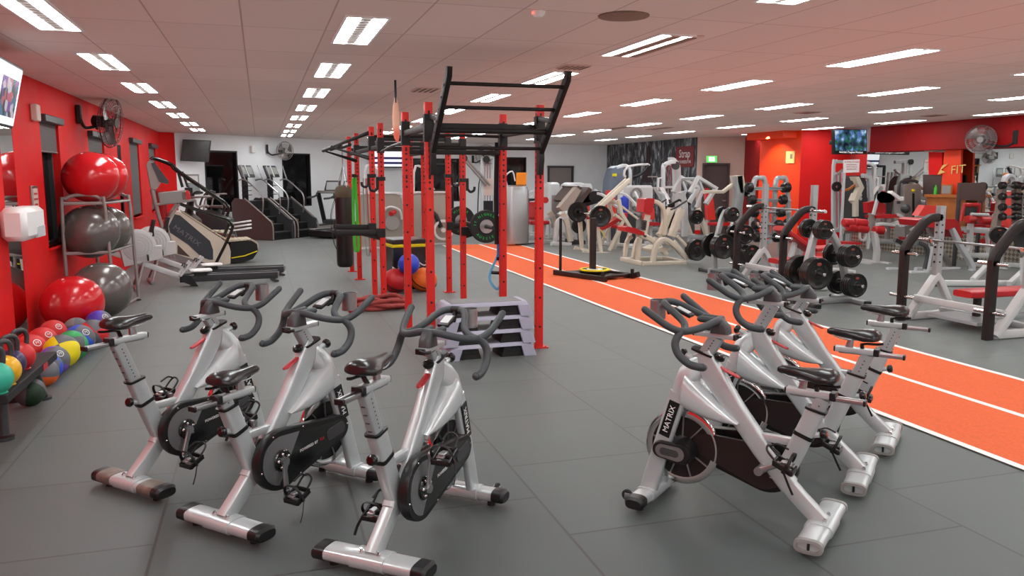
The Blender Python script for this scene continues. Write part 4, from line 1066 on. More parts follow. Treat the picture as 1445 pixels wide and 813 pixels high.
# coiled battle rope
rp = G(); random.seed(3); pts = []
for k in range(154):
    lp = k // 22; a = k * 2 * PI / 22; rr = (.3, .22, .33, .26, .19, .29, .24)[lp] + .05 * math.sin(2 * a + lp * 1.3) + .02 * math.sin(5 * a + lp)
    pts.append((1.47 + .03 * math.sin(lp * 2) + rr * 1.12 * math.cos(a + 2.9), 10.62 + .02 * math.cos(lp * 3) + rr * .85 * math.sin(a + 2.9), .027 + .021 * lp * (.75 + .25 * math.sin(2 * a + lp * 2))))
pts = [(1.1, 10.35, .03), (1.18, 10.3, .03)] + pts
rp.tube(pts, .026, 8, smooth=3)
rope_m = mat('brown red rope', rgb(150, 62, 58), .8, bump=.6, bscale=90, vary=.15, scale=60)
rope = rp.obj('battle_rope', rope_m); tag(rope, 'coiled brownish red battle rope on the floor by the rig posts', 'rope')
hd = G(); hd.tube([(1.02, 10.37, .032), (1.12, 10.34, .032)], .03, 10); hd.obj('rope_handle', M['red'], rope)

# hanging suspension trainer, bands, paddle
tr = thing('suspension_trainer', 'blue and black suspension strap hanging beside the right rig post', 'suspension strap', (2.57, 9.04, 2.1))
lo = lambda x, z: (x - 2.54, 0, z - 2.1)
G().bar([lo(2.6, 2.1), lo(2.6, 1.3)], .035, .006, up=(0, 1, 0)).obj('blue_strap', mat('blue webbing', rgb(50, 130, 200), .6), tr)
G().bar([lo(2.585, 2.12), lo(2.57, 1.5), lo(2.575, 1.1), lo(2.58, .95)], .05, .02, up=(0, 1, 0)).obj('black_strap', M['matte_black'], tr)
bw = mat('pale blue webbing', rgb(110, 190, 230), .6)
G().bar([lo(2.6, .98), lo(2.59, .82), lo(2.5, .62), lo(2.5, .52), lo(2.58, .42), lo(2.63, .5), lo(2.62, .7), lo(2.6, .8)], .03, .006, up=(0, 1, 0), smooth=4).obj('foot_loop', bw, tr)
G().bar([lo(2.6, .98), lo(2.6, .78)], .04, .008, up=(0, 1, 0)).obj('blue_strap', mat('blue strap', rgb(60, 140, 205), .6), tr)
G().cyl(lo(2.51, .62), lo(2.63, .61), .02, n=12).obj('handle', M['black'], tr)
bx(lo(2.6, .78), (.05, .03, .04)).obj('buckle', M['black'], tr)
rb = thing('resistance_band', 'green looped resistance band hanging on the left rig posts', 'resistance band', (1.4, 12.7, 2.0))
G().bar([(-.03, 0, -.3), (-.04, 0, -.9), (-.03, 0, -1.35), (0, 0, -1.42), (.03, 0, -1.35), (.02, 0, -.9), (.0, 0, -.3), (-.015, 0, -.27)], .045, .008, up=(0, 1, 0), smooth=4).obj('loop', M['lime'], rb)
bx((-.015, .0, -.26), (.07, .08, .05)).obj('peg', M['black'], rb)
rb2 = thing('resistance_band', 'thin grey and red bands hanging beside the green one', 'resistance band', (1.5, 12.5, 2.0))
G().tube([(0, 0, -.3), (.0, .02, -.9), (.02, 0, -1.4), (.05, 0, -1.48), (.07, 0, -1.38), (.05, 0, -.9), (.03, 0, -.3)], .009, 6, smooth=4).obj('grey_loop', M['grey_plastic'], rb2)
G().tube([(.05, 0, -.3), (.07, .02, -1.0), (.08, 0, -1.38), (.1, 0, -1.42), (.12, 0, -1.3), (.09, 0, -.3)], .008, 6, smooth=4).obj('red_loop', M['red'], rb2)
pd = thing('ceiling_paddle', 'pale orange paddle blade hanging from the ceiling on a black rod', 'hanging paddle', (1.56, 9.67, 2.85))
G().cyl((0, 0, -.26), (0, 0, 0), .014, n=10).obj('rod', M['black'], pd)
def grad_mat():
    m = mat('pale to coral paint', rgb(220, 150, 120), .5); nt = m.node_tree; p = nt.nodes['Principled BSDF']
    tc = nd(nt, 'ShaderNodeTexCoord'); sx = nd(nt, 'ShaderNodeSeparateXYZ'); nt.links.new(tc.outputs['Object'], sx.inputs[0])
    mr = nd(nt, 'ShaderNodeMapRange'); mr.inputs['From Min'].default_value = -.62; mr.inputs['From Max'].default_value = -.5; nt.links.new(sx.outputs['Z'], mr.inputs['Value'])
    mx = nd(nt, 'ShaderNodeMix', data_type='RGBA'); mx.inputs['A'].default_value = rgb(232, 110, 90); mx.inputs['B'].default_value = rgb(226, 176, 150)
    nt.links.new(mr.outputs[0], mx.inputs['Factor']); nt.links.new(mx.outputs['Result'], p.inputs['Base Color']); return m
G().loft([((0, 0, -.2), (.014, 0, 0), (0, .012, 0)), ((0, 0, -.28), (.032, 0, 0), (0, .012, 0)), ((0, 0, -.42), (.044, 0, 0), (0, .012, 0)), ((.003, 0, -.56), (.042, 0, 0), (0, .01, 0)), ((.005, 0, -.66), (.034, 0, 0), (0, .01, 0)), ((.012, 0, -.72), (.008, 0, 0), (0, .006, 0))], n=16, p=2.2).obj('blade', grad_mat(), pd)

# aerobic steps, stacked
step_m = mat('lavender grey plastic', rgb(168, 168, 186), .45, vary=.04, scale=8)
deck_m = mat('grey rubber tread', rgb(128, 130, 130), .7, bump=.5, bscale=150)
def make_step():
    t = thing('aerobic_step', 'step', 'aerobic step', (0, 0, 0), 0, 'stacked aerobic steps')
    g = G()
    secs = [((0, 0, .118), .43, .185), ((0, 0, .132), .42, .178)]
    g.loft([(c, (a, 0, 0), (0, b, 0)) for c, a, b in (((0, 0, .108), .42, .182), ((0, 0, .128), .412, .178), ((0, 0, .142), .4, .168))], n=48, p=9)
    for s in (-1, 1):
        for w in (-1, 1):
            g.prism([(s * .295, .112), (s * .41, .112), (s * .452, .0), (s * .33, .0)], .035, (0, w * .17, 0), bev=.004)
        g.loft([((s * .45, 0, 0), (.008, 0, 0), (0, .185, 0)), ((s * .41, 0, .112), (.008, 0, 0), (0, .18, 0))], n=24, p=8)
    g.obj('platform', step_m, t)
    d = G(); d.box((0, 0, .143), (.7, .29, .006), bev=.002); d.obj('tread', deck_m, t)
    for s in (-1, 1):
        r = G(); r.prism([(s * .13, .1), (s * .29, .1), (s * .325, .0), (s * .1, .0)], .3, (0, 0, 0), bev=.006)
        for zz in (.05,): r.box((s * .21, -.152, zz), (.19, .006, .004), bev=.001)
        r.box((s * .21, -.153, .075), (.004, .004, .05), bev=.001)
        r.obj('riser', M['rubber'], t)
    return t
st0 = make_step(); labs = ['bottom', 'second from bottom', 'second from top', 'top']
for k in range(4):
    lab = 'lavender grey aerobic step, %s of the stack in the red rig' % labs[k]
    loc = (2.06 - .012 * k, 7.5, .1335 * k)
    if k == 0: st0.location = loc; st0['label'] = lab; st0.rotation_euler = (0, 0, .035)
    else: copy_tree(st0, loc, .035 - .006 * k, lab)
# ================================================================== CARDIO CORNER at the back left, and the machines along the back wall
class Tr:
    """traces side-view points of the photograph onto an upright plane (metres in the room)"""
    def __init__(s, plane, x0, y0, k): s.p, s.x0, s.y0, s.k = plane, x0, y0, k
    def __call__(s, x, y, off=0.0): return s.p(s.x0 + x / s.k, s.y0 + y / s.k, off)
    def pts(s, L, off=0.0): return [s(x, y, off) for x, y in L]
def plate_prism(g, P, off, t):
    """solid panel from world points on one plane, thickened by t along off (unit vector)"""
    P = [V(p) for p in P]; n = len(P); o = V(off) * t
    g.add(P + [p + o for p in P], [tuple(range(n)), tuple(range(n, 2 * n))[::-1]] + [(i, (i + 1) % n, n + (i + 1) % n, n + i) for i in range(n)]); return g
def base_thing(name, label, cat, p, group=None): return thing(name, label, cat, (p.x, p.y, 0), 0, group)

# ---- two rowing machines
def rower(label, dy, sh):
    pl = Upright(-1.15 + sh.x, 13.66 + sh.y, 12.8); T = lambda L: [q + V((sh.x, sh.y, 0)) for q in L]
    P0 = Upright(-1.15, 13.66, 12.8); t0 = Tr(P0, 150, 300, 5.78); n = P0.n
    W_ = lambda x, y, o=0: t0(x, y, o) + V((sh.x, sh.y, 0))
    t = base_thing('rowing_machine', label, 'rowing machine', W_(600, 560), 'rowing machines')
    g = G(); g.bar([W_(40, 322, -.0), W_(600, 522)], .1, .085, up=(0, 0, 1), r=.012); bm = g.obj('main_beam', M['white_metal'], t, world=True)
    h = G()
    for k in range(15):
        q = W_(40, 322).lerp(W_(600, 522), .42 + k * .036); h.cyl(q - n * .0515, q - n * .05, .011, n=8)
    h.obj('beam_holes', M['light_grey'], bm).data.transform(Matrix.Translation(-V(t.location)))
    g = G(); g.bar([W_(600, 535), W_(1395, 500)], .05, .14, up=(0, 0, 1), r=.012); rl = g.obj('seat_rail', M['dark_grey'], t, world=True)
    g = G()
    for o in (-.03, .03): g.bar([W_(640, 512, o), W_(1395, 482, o)], .012, .012)
    g.bar([W_(1393, 480), W_(1393, 522)], .07, .02, up=n); g.obj('rail_trim', M['alu'], rl).data.transform(Matrix.Translation(-V(t.location)))
    g = G(); e = W_(1370, 510); 
    g.tube([e, V((e.x, e.y, .02))], .02, 8); g.bar([V((e.x, e.y, .02)) - n * .2, V((e.x, e.y, .02)) + n * .2], .05, .03); g.obj('rear_leg', M['dark_grey'], t, world=True)
    c = W_(255, 275); r = .26
    g = G(); g.lathe([(0, -.09), (r * .8, -.09), (r, -.06), (r, .06), (r * .8, .09), (0, .09)], c, frame_z(n), 36); g.prism([(-r, 0), (r * 1.3, 0), (r * 1.3, -.2), (-r * .8, -.3)], .17, c, P0.u, (0, 0, 1), bev=.01); fw = g.obj('flywheel_cover', M['white_metal'], t, world=True)
    g = G()
    for k in range(4): g.ring(c - n * .093, n, r * (.3 + .17 * k), .012, .006, 32)
    g.obj('cover_rings', M['light_grey'], fw).data.transform(Matrix.Translation(-V(t.location)))
    g = G()
    for o in (-.25, .25):
        f = W_(285, 470, o); g.tube([W_(300, 400, o * .3), V((f.x - .1, f.y, .04))], .018, 8); g.tube([V((f.x - .1, f.y, .03)) - n * .0, W_(300, 400, 0)], .012, 6)
    g.bar([V((W_(285, 470).x - .1, W_(285, 470).y, .03)) - n * .3, V((W_(285, 470).x - .1, W_(285, 470).y, .03)) + n * .3], .05, .04); g.obj('front_leg', M['alu'], t, world=True)
    g = G(); plate_prism(g, [W_(598, 500, -.1), W_(680, 510, -.1), W_(745, 598, -.1), W_(690, 590, -.1), W_(610, 560, -.1)], n, .2); g.obj('front_foot', M['black'], t, world=True)
    g = G(); g.bar([W_(305, 420), W_(305, 250), W_(312, 235)], .08, .03, up=n); g.obj('upright_post', M['white_metal'], t, world=True)
    g = G(); g.tube([W_(308, 262), W_(385, 185), W_(375, 95)], .014, 8); g.obj('monitor_arm', M['black'], t, world=True)
    g = G(); q = W_(375, 110); g.box(q, (.05, .16, .2), rot=(0, 15, 13)); g.obj('monitor', M['black'], t, world=True)
    for o in (-.1, .1):
        g = G(); g.box(W_(640, 455, o), (.28, .11, .03), rot=(0, -50, 13)); fp = g.obj('footplate', M['light_grey'], t, world=True)
        g = G(); g.bar([W_(620, 440, o - .06), W_(640, 415, o), W_(660, 440, o + .06)], .03, .006, smooth=3); g.obj('foot_strap', M['black'], fp).data.transform(Matrix.Translation(-V(t.location)))
    g = G(); c = W_(765, 470); g.loft([(c + V((-.16, -.03, 0)), n * .12, (0, 0, .022)), (c + V((0, 0, 0)), n * .15, (0, 0, .026)), (c + V((.16, .03, 0)), n * .13, (0, 0, .024))], p=3); st = g.obj('seat', M['white'], t, world=True)
    g = G(); g.box(c - V((0, 0, .055)), (.2, .1, .06), rot=(0, 0, 13)); g.obj('seat_carriage', M['black'], st).data.transform(Matrix.Translation(-V(t.location)))
    g = G(); g.tube([W_(330, 380, -.2), W_(332, 345, -.1), W_(332, 345, .1), W_(330, 380, .2)], .015, 8, smooth=3); g.obj('handle', M['black'], t, world=True)
rower('white rowing machine nearer the viewer, rail pointing right, behind the ball rack', 0, V((0, 0, 0)))
rower('white rowing machine just beyond the nearer one, its rail parallel', 0, V((.12, .82, 0)))

# ---- slatted sled treadmill with handrails
pl = Upright(-.63, 16.84, 8); tr = Tr(pl, 180, 200, 4.515); n = pl.n; WD = .78
t = base_thing('sled_treadmill', 'cream slatted sled treadmill with dark side panel and black handrails by the red wall', 'treadmill', pl.o)
body = [(300, 440), (345, 452), (600, 618), (645, 655), (657, 700), (655, 778), (560, 790), (300, 715), (262, 600), (262, 515)]
g = G(); plate_prism(g, tr.pts(body), n, WD); g.obj('deck_body', M['cream'], t, world=True)
g = G(); plate_prism(g, tr.pts([(300, 462), (335, 470), (525, 632), (545, 690), (545, 752), (520, 752), (470, 735), (385, 655), (272, 580), (262, 540)], -.006), n, .02); sp = g.obj('side_panel', mat('blue grey panel', rgb(52, 58, 64), .4), t, world=True)
e = (tr(445, 655) - tr(310, 560)).normalized(); g = G(); g.text('MATRIX', .13, tr(378, 600, -.009), e, (-pl.n).cross(e) if False else V((-e.z * pl.u.x, -e.z * pl.u.y, e.dot(pl.u))), wide=1.25); g.obj('lettering', mat('dim grey lettering', rgb(112, 112, 112), .5), sp).data.transform(Matrix.Translation(-V(t.location)))
g = G(); plate_prism(g, tr.pts([(318, 655), (400, 735), (318, 715)], -.004), n, .01); g.obj('lower_panel', M['brown_vinyl'], t, world=True)
g = G()
sl = [(345, 448), (460, 522), (600, 612), (650, 640), (790, 628), (828, 650), (832, 690)]
Pn = tr.pts(sl, .06); Pf = tr.pts(sl, WD - .06)
for a in range(len(sl) - 1):
    L = (Pn[a + 1] - Pn[a]).length; m_ = max(1, round(L / .075))
    for k in range(m_):
        c0, c1 = Pn[a].lerp(Pn[a + 1], (k + .08) / m_), Pn[a].lerp(Pn[a + 1], (k + .92) / m_); d0, d1 = Pf[a].lerp(Pf[a + 1], (k + .08) / m_), Pf[a].lerp(Pf[a + 1], (k + .92) / m_)
        plate_prism(g, [c0, c1, d1, d0], (c1 - c0).cross(d0 - c0).normalized(), .025)
tag(g.obj('slat_belt', M['cream'] if False else mat('beige rubber slats', rgb(196, 184, 160), .6), t, world=True), None)
g = G(); plate_prism(g, tr.pts([(655, 690), (660, 648), (790, 634), (826, 655), (832, 700), (800, 748), (740, 770), (660, 772)], .02), n, WD - .04); g.obj('rear_housing', M['black'], t, world=True)
g = G(); g.bar(tr.pts([(662, 742), (745, 728), (828, 697)], .012), .012, .02, up=(0, 0, 1)); g.obj('yellow_stripe', M['yellow'], t, world=True)
for o in (.0, WD):
    g = G(); g.tube(tr.pts([(152, 108), (175, 104), (285, 145), (330, 190), (590, 365), (635, 405), (645, 432), (632, 478)], o), .028, 10, smooth=3); g.obj('upper_handrail', M['gloss_black'], t, world=True)
    g = G(); g.tube(tr.pts([(250, 335), (330, 395), (480, 447), (620, 490), (658, 520), (662, 570), (555, 790)], o), .03, 10, smooth=3); g.obj('lower_handrail', M['gloss_black'], t, world=True)
    g = G(); g.bar(tr.pts([(158, 310), (200, 470), (280, 742)], o), .06, .07, up=n); g.obj('front_post', M['grey_metal'], t, world=True)
    g = G(); g.bar(tr.pts([(330, 395), (245, 520), (300, 742)], o), .05, .06, up=n); g.obj('front_brace', M['grey_metal'], t, world=True)
g = G(); plate_prism(g, tr.pts([(122, 150), (135, 122), (170, 128), (262, 250), (258, 272), (215, 262), (185, 305), (150, 300)], .12), n, WD - .24); co = g.obj('console', M['grey_metal'], t, world=True)
g = G(); plate_prism(g, tr.pts([(150, 138), (172, 130), (265, 252), (260, 270), (205, 258)], .1), n, WD - .2); g.obj('console_screen', M['dark_grey'], t, world=True)
g = G(); g.loft([(tr(215, 318, WD / 2), n * .2, pl.u * .09), (tr(240, 500, WD / 2), n * .2, pl.u * .07)], p=5); g.obj('chest_pad', M['red_vinyl'], t, world=True)
g = G(); g.bar(tr.pts([(185, 400), (430, 370)], -.03), .05, .05); g.tube(tr.pts([(430, 368), (445, 412), (500, 405), (515, 415)], -.03), .022, 8, smooth=3); g.obj('push_handle', M['grey_metal'], t, world=True)
g = G(); g.box(tr(288, 355, -.02), (.5, .08, .24), rot=(0, -6, 8), bev=.02); g.obj('arm_box', M['grey_plastic'], t, world=True)
g = G(); g.box(tr(368, 345, .02), (.18, .16, .2), rot=(0, -6, 8), bev=.03); g.obj('arm_pad', M['red_vinyl'], t, world=True)
g = G(); g.bar(tr.pts([(325, 195), (352, 290)], .1), .05, .06, up=n); g.bar(tr.pts([(350, 190), (385, 290)], .1), .04, .05, up=n); g.box(tr(392, 310, .1), (.14, .1, .1)); g.obj('bottle_bracket', M['black'], t, world=True)

# ---- stair climbers
def stair_climber(label, o, deg):
    t = thing('stair_climber', label, 'stair climber', (o[0], o[1], 0), math.radians(deg), 'stair climbers')     # x runs from the console down the steps
    side = [(-.62, 0), (.62, 0), (.62, .52), (.5, .56), (-.25, 1.08), (-.68, 1.12), (-.8, 1.0), (-.78, .5)]
    for y in (-.4, .4): G().prism(side, .06, (0, y, 0), bev=.012).obj('side_panel', M['brown_vinyl'] if y < 0 else M['dark_grey'], t)
    for y in (-.44, .44): G().tube([(-.3, y, 1.12), (.45, y, .6), (.63, y, .42), (.64, y, .02)], .018, 8, smooth=4).obj('panel_trim', M['grey_metal'], t)
    for k in range(5):
        x = .55 - .24 * k; z = .2 + .2 * k
        G().box((x - .12, 0, z), (.26, .72, .03)).obj('step', M['dark_grey'], t)
        G().box((x, 0, z - .1), (.02, .72, .2)).obj('riser', M['black'], t)
    bx((-.45, 0, .55), (.5, .72, 1.0)).obj('drive_housing', M['black'], t)
    for y in (-.34, .34):
        G().tube([(-.6, y, 1.6), (-.35, y, 1.62), (.05, y, 1.35), (.2, y, 1.22), (.25, y, 1.0), (.2, y, .68)], .02, 8, smooth=4).obj('handrail', M['alu'], t)
        G().tube([(-.35, y, 1.62), (-.5, y, 2.02)], .018, 8).obj('upper_grip', M['alu'], t)
    G().bar([(-.68, 0, 1.05), (-.68, 0, 1.75)], .16, .1).obj('console_mast', M['black'], t)
    for z in (1.2, 1.32, 1.45): bx((-.62, 0, z), (.2, .2, .02)).obj('tray', M['black'], t)
    c = G(); c.box((-.62, 0, 1.85), (.05, .52, .36), rot=(0, -25, 0), bev=.015); c = c.obj('console', M['dark_grey'], t)
    s = G(); s.box((-.592, -.13, 1.87), (.012, .18, .22), rot=(0, -25, 0)); s.box((-.592, .13, 1.87), (.012, .18, .22), rot=(0, -25, 0)); s.obj('console_display', M['grey_plastic'], c)
    G().box((-.585, 0, 1.86), (.02, .05, .36), rot=(0, -25, 0)).obj('console_spine', M['light_grey'], c)
    return t
stair_climber('stair climber with brown side panel beneath the first dark window, left of two', (.1, 23.35, 0), -42)
stair_climber('stair climber between its twin and the treadmills, right of two', (.78, 24.1, 0), -42)

# ---- treadmills
def treadmill(label, o, deg, m=None):
    t = thing('treadmill', label, 'treadmill', (o[0], o[1], 0), math.radians(deg), 'treadmills')
    bx((0, 0, .14), (1.9, .86, .2), bev=.03).obj('deck', M['black'], t)
    bx((.1, 0, .245), (1.5, .52, .02)).obj('running_belt', M['rubber'], t)
    for y in (-.36, .36): bx((.1, y, .25), (1.6, .14, .03), bev=.01).obj('side_rail', M['grey_metal'], t)
    bx((-.78, 0, .3), (.36, .8, .18), bev=.06).obj('motor_cover', M['dark_grey'], t)
    for y in (-.41, .41):
        G().bar([(-.75, y, .2), (-.42, y, 1.22)], .09, .12, up=(0, 1, 0)).obj('upright', M['black'], t)
        G().tube([(-.45, y, 1.2), (-.2, y, 1.1), (.15, y, 1.08)], .03, 8, smooth=3).obj('handrail', M['dark_grey'], t)
    g = G(); g.loft([((-.5, 0, 1.2), (0, .46, 0), (.16, 0, .02)), ((-.52, 0, 1.26), (0, .47, 0), (.14, 0, .02))], p=4); co = g.obj('console_tray', M['grey_metal'], t)
    g = G(); g.loft([((-.58, 0, 1.25), (0, .3, 0), (.03, 0, 0)), ((-.66, 0, 1.58), (0, .25, 0), (.03, 0, 0))], p=6); c2 = g.obj('console', M['dark_grey'], t)
    g = G(); g.box((-.585, 0, 1.42), (.02, .42, .24), rot=(0, -14, 0)); g.obj('screen', M['light_grey'], c2)
    return t
treadmill('dark treadmill with a lit console beneath the second dark window, left of two', (1.75, 24.95, 0), 232)
treadmill('dark treadmill with a lit console just left of the punching bag', (2.15, 23.6, 0), 232)
# ---- elliptical trainer behind the sled treadmill
t = thing('elliptical_trainer', 'dark elliptical trainer with white pedal treads behind the sled treadmill', 'elliptical trainer', (-1.15, 19.4, 0), math.radians(-25))
bx((0, 0, .1), (1.7, .5, .14), bev=.03).obj('base', M['dark_grey'], t)
G().prism([(-.8, .15), (-.2, .15), (-.25, .75), (-.5, .95), (-.75, .8)], .4, bev=.03).obj('drive_housing', M['brown_vinyl'], t)
G().bar([(-.45, 0, .7), (-.35, 0, 1.45)], .12, .1, up=(0, 1, 0)).obj('mast', M['black'], t)
g = G(); g.box((-.3, 0, 1.45), (.06, .4, .28), rot=(0, -25, 0), bev=.02); g.obj('console', M['dark_grey'], t)
for y, s in ((-.28, 1), (.28, -1)):
    G().tube([(-.4, y, .8), (-.28, y, 1.2), (-.1, y, 1.38), (.06, y, 1.36)], .022, 8, smooth=4).obj('arm', M['dark_grey'], t)
    G().bar([(-.3 , y, .4), (.3, y, .36 + .1 * s), (.75, y, .3 + .12 * s)], .06, .06).obj('pedal_arm', M['alu'], t)
    g = G(); g.box((.45, y, .4 + .1 * s), (.42, .16, .04), rot=(0, 8, 0), bev=.015)
    for k in range(3): g.box((.33 + .12 * k, y, .43 + .1 * s), (.06, .16, .03))
    g.obj('pedal', M['cream'] if s > 0 else M['wood'], t)
G().tube([(-.3, -.3, 1.25), (.1, -.3, 1.28), (.2, 0, 1.28), (.1, .3, 1.28), (-.3, .3, 1.25)], .024, 8, smooth=4).obj('fixed_handle', M['grey_metal'], t)
t = thing('stepper', 'dark stepping machine with three white slatted treads beside the stair climber', 'stepper', (-.95, 20.6, 0), math.radians(-20))
bx((0, 0, .08), (1.2, .6, .12), bev=.03).obj('base', M['black'], t)
G().prism([(-.5, .1), (.3, .1), (.25, .7), (-.1, .95), (-.5, .9)], .5, bev=.04).obj('housing', M['dark_grey'], t)
bx((-.05, 0, 1.0), (.4, .5, .06), bev=.02).obj('top_tray', M['brown_vinyl'], t)
for k in range(3): G().box((.5, -.1, .46 + .085 * k), (.5, .3, .04), rot=(0, -8, 0), bev=.01).obj('tread', M['white'], t)
G().bar([(.2, -.1, .5), (.3, -.1, .5)], .1, .2).obj('tread_arm', M['black'], t)
for y in (-.22, .22): G().tube([(-.3, y, .9), (-.2, y, 1.25), (.1, y, 1.3)], .02, 8, smooth=3).obj('handrail', M['grey_metal'], t)

# ---- wall fittings on the slanted and back walls
SL = V((6.1, 4.8, 0)).normalized(); SN = V((SL.y, -SL.x, 0))
def on_slant(s, z, off=0.0): return V((-2.1, 23.2, z)) + SL * s + SN * off
t = thing('television', 'black switched off television on a bracket in the back left corner', 'television', tuple(on_slant(.6, 2.1, .45)))
Rm = (15, 0, math.degrees(math.atan2(SL.y, SL.x)) - 12)
tvp = Upright(-1.45, 23.2, 24)
q = [tvp(259, 196.5), tvp(298, 198.5), tvp(295, 229), tvp(255.5, 227)]
g = G(); plate_prism(g, q, tvp.n, .06); g.obj('case', M['black'], t, world=True)
qq = [sum(q, V()) / 4 + (v - sum(q, V()) / 4) * .93 - tvp.n * .003 for v in q]; g = G(); plate_prism(g, qq, tvp.n, .004); g.obj('screen', M['gloss_black'], t, world=True)
c = sum(q, V()) / 4; g = G(); g.bar([c + tvp.n * .05, on_slant(.35, c.z, 0)], .05, .12); g.box(on_slant(.3, c.z, .02), (.06, .3, .3), rot=(0, 0, 38)); g.obj('wall_bracket', M['black'], t, world=True)
t = thing('wall_speaker', 'small white wall speaker on the slanted white wall', 'speaker', tuple(on_slant(2.43, 2.4)))
G().box(on_slant(2.43, 2.48, .05), (.14, .1, .2), rot=(0, 0, 38.2), bev=.015).obj('body', M['white'], t, world=True)
h_ = on_slant(3.25, 2.45, .45)
fan('grey caged fan on the slanted white wall between two dark windows', h_, SN + V((-.25, .1, -.05)), .27, on_slant(2.95, 2.5, .04), cage_light, blade_grey)
t = thing('framed_notice', 'small framed notice on the white wall beside the corner', 'notice', tuple(on_slant(.35, 1.5)))
G().box(on_slant(.45, 1.62, .015), (.4, .03, .3), rot=(0, 0, 38.2)).obj('frame', M['grey_metal'], t, world=True); G().box(on_slant(.45, 1.62, .032), (.32, .006, .22), rot=(0, 0, 38.2)).obj('print', M['paper'], t, world=True)
t = thing('television', 'lit television with blue and white picture on the back wall behind the rig', 'television', (4.35, 27.4, 2.0))
g = G(); g.box((4.25, 27.5, 2.37), (1.3, .08, .76), rot=(8, 0, 0), bev=.01); g.obj('case', M['black'], t, world=True)
ts = G(); ts.box((4.25, 27.45, 2.37), (1.22, .01, .68), rot=(8, 0, 0), bev=0); ts.obj('screen', mat('white lit screen', rgb(220, 224, 230), .3, emit=(.8, .83, .9, 1), es=.9), t, world=True)
g = G(); g.box((4.25, 27.46 - .02, 2.58), (1.22, .012, .22), rot=(8, 0, 0), bev=0); g.obj('blue_picture', screen_mat('blue and red programme picture', [rgb(30, 110, 210), rgb(120, 190, 240), rgb(200, 40, 60), rgb(30, 120, 220)], 3, .9), t, world=True)
g = G()
for z in (2.31, 2.15): g.box((4.25, 27.42 + (2.37 - z) * .14, z), (1.22, .012, .07), rot=(8, 0, 0), bev=0)
g.obj('dark_bands', mat('navy screen band', rgb(20, 24, 70), .3, emit=rgb(20, 24, 70), es=.8), t, world=True)
G().bar([(4.25, 27.55, 2.4), (4.25, 28.0, 2.4)], .08, .08).obj('wall_bracket', M['black'], t, world=True)
fan('grey caged fan on the back wall between two dark windows', (7.55, 27.5, 2.43), (-.1, -1, 0), .36, (7.2, 27.96, 2.3), cage_light, blade_grey)

# ---- selectorised machines along the back, seen between the rig posts
def tower(t, c, w, d, h, m, trim, logo=True, deg=0):
    """shrouded weight stack: rounded cover with a pale rim"""
    g = G(); R = Matrix.Rotation(math.radians(deg), 3, 'Z'); k = .16
    prof = [(-w / 2, .05), (w / 2, .05), (w / 2, h - k), (w / 2 - .05, h - .04), (w / 2 - k, h), (-w / 2 + k, h), (-w / 2 + .05, h - .04), (-w / 2, h - k)]
    g.prism(prof, d, c, R @ V((1, 0, 0)), (0, 0, 1), bev=.015); sh = g.obj('weight_stack_shroud', m, t, world=True)
    f = G(); f.bar([V(c) + R @ V((x * 1.03, -d / 2 - .005, z if i not in (2, 3, 4, 5) else z + .02)) for i, (x, z) in enumerate([(-w / 2, .04), (-w / 2, h - k), (-w / 2 + .05, h - .04), (-w / 2 + k, h), (w / 2 - k, h), (w / 2 - .05, h - .04), (w / 2, h - k), (w / 2, .04)])], .06, .05, smooth=2); f.obj('frame_rim', trim, t, world=True)
    b = G(); b.box(V(c) + V((0, 0, .025)), (w * 1.05, d * 1.3, .05), rot=(0, 0, deg)); b.obj('base', trim, t, world=True)
    if logo:
        l = G(); l.box(V(c) + R @ V((.05 * w, -d / 2 - .004, h - .32)), (.12, .008, .05), rot=(0, 0, deg), bev=.003); l.obj('yellow_badge', M['yellow'], t, world=True)
taupe = mat('taupe machine shroud', rgb(150, 142, 132), .5)
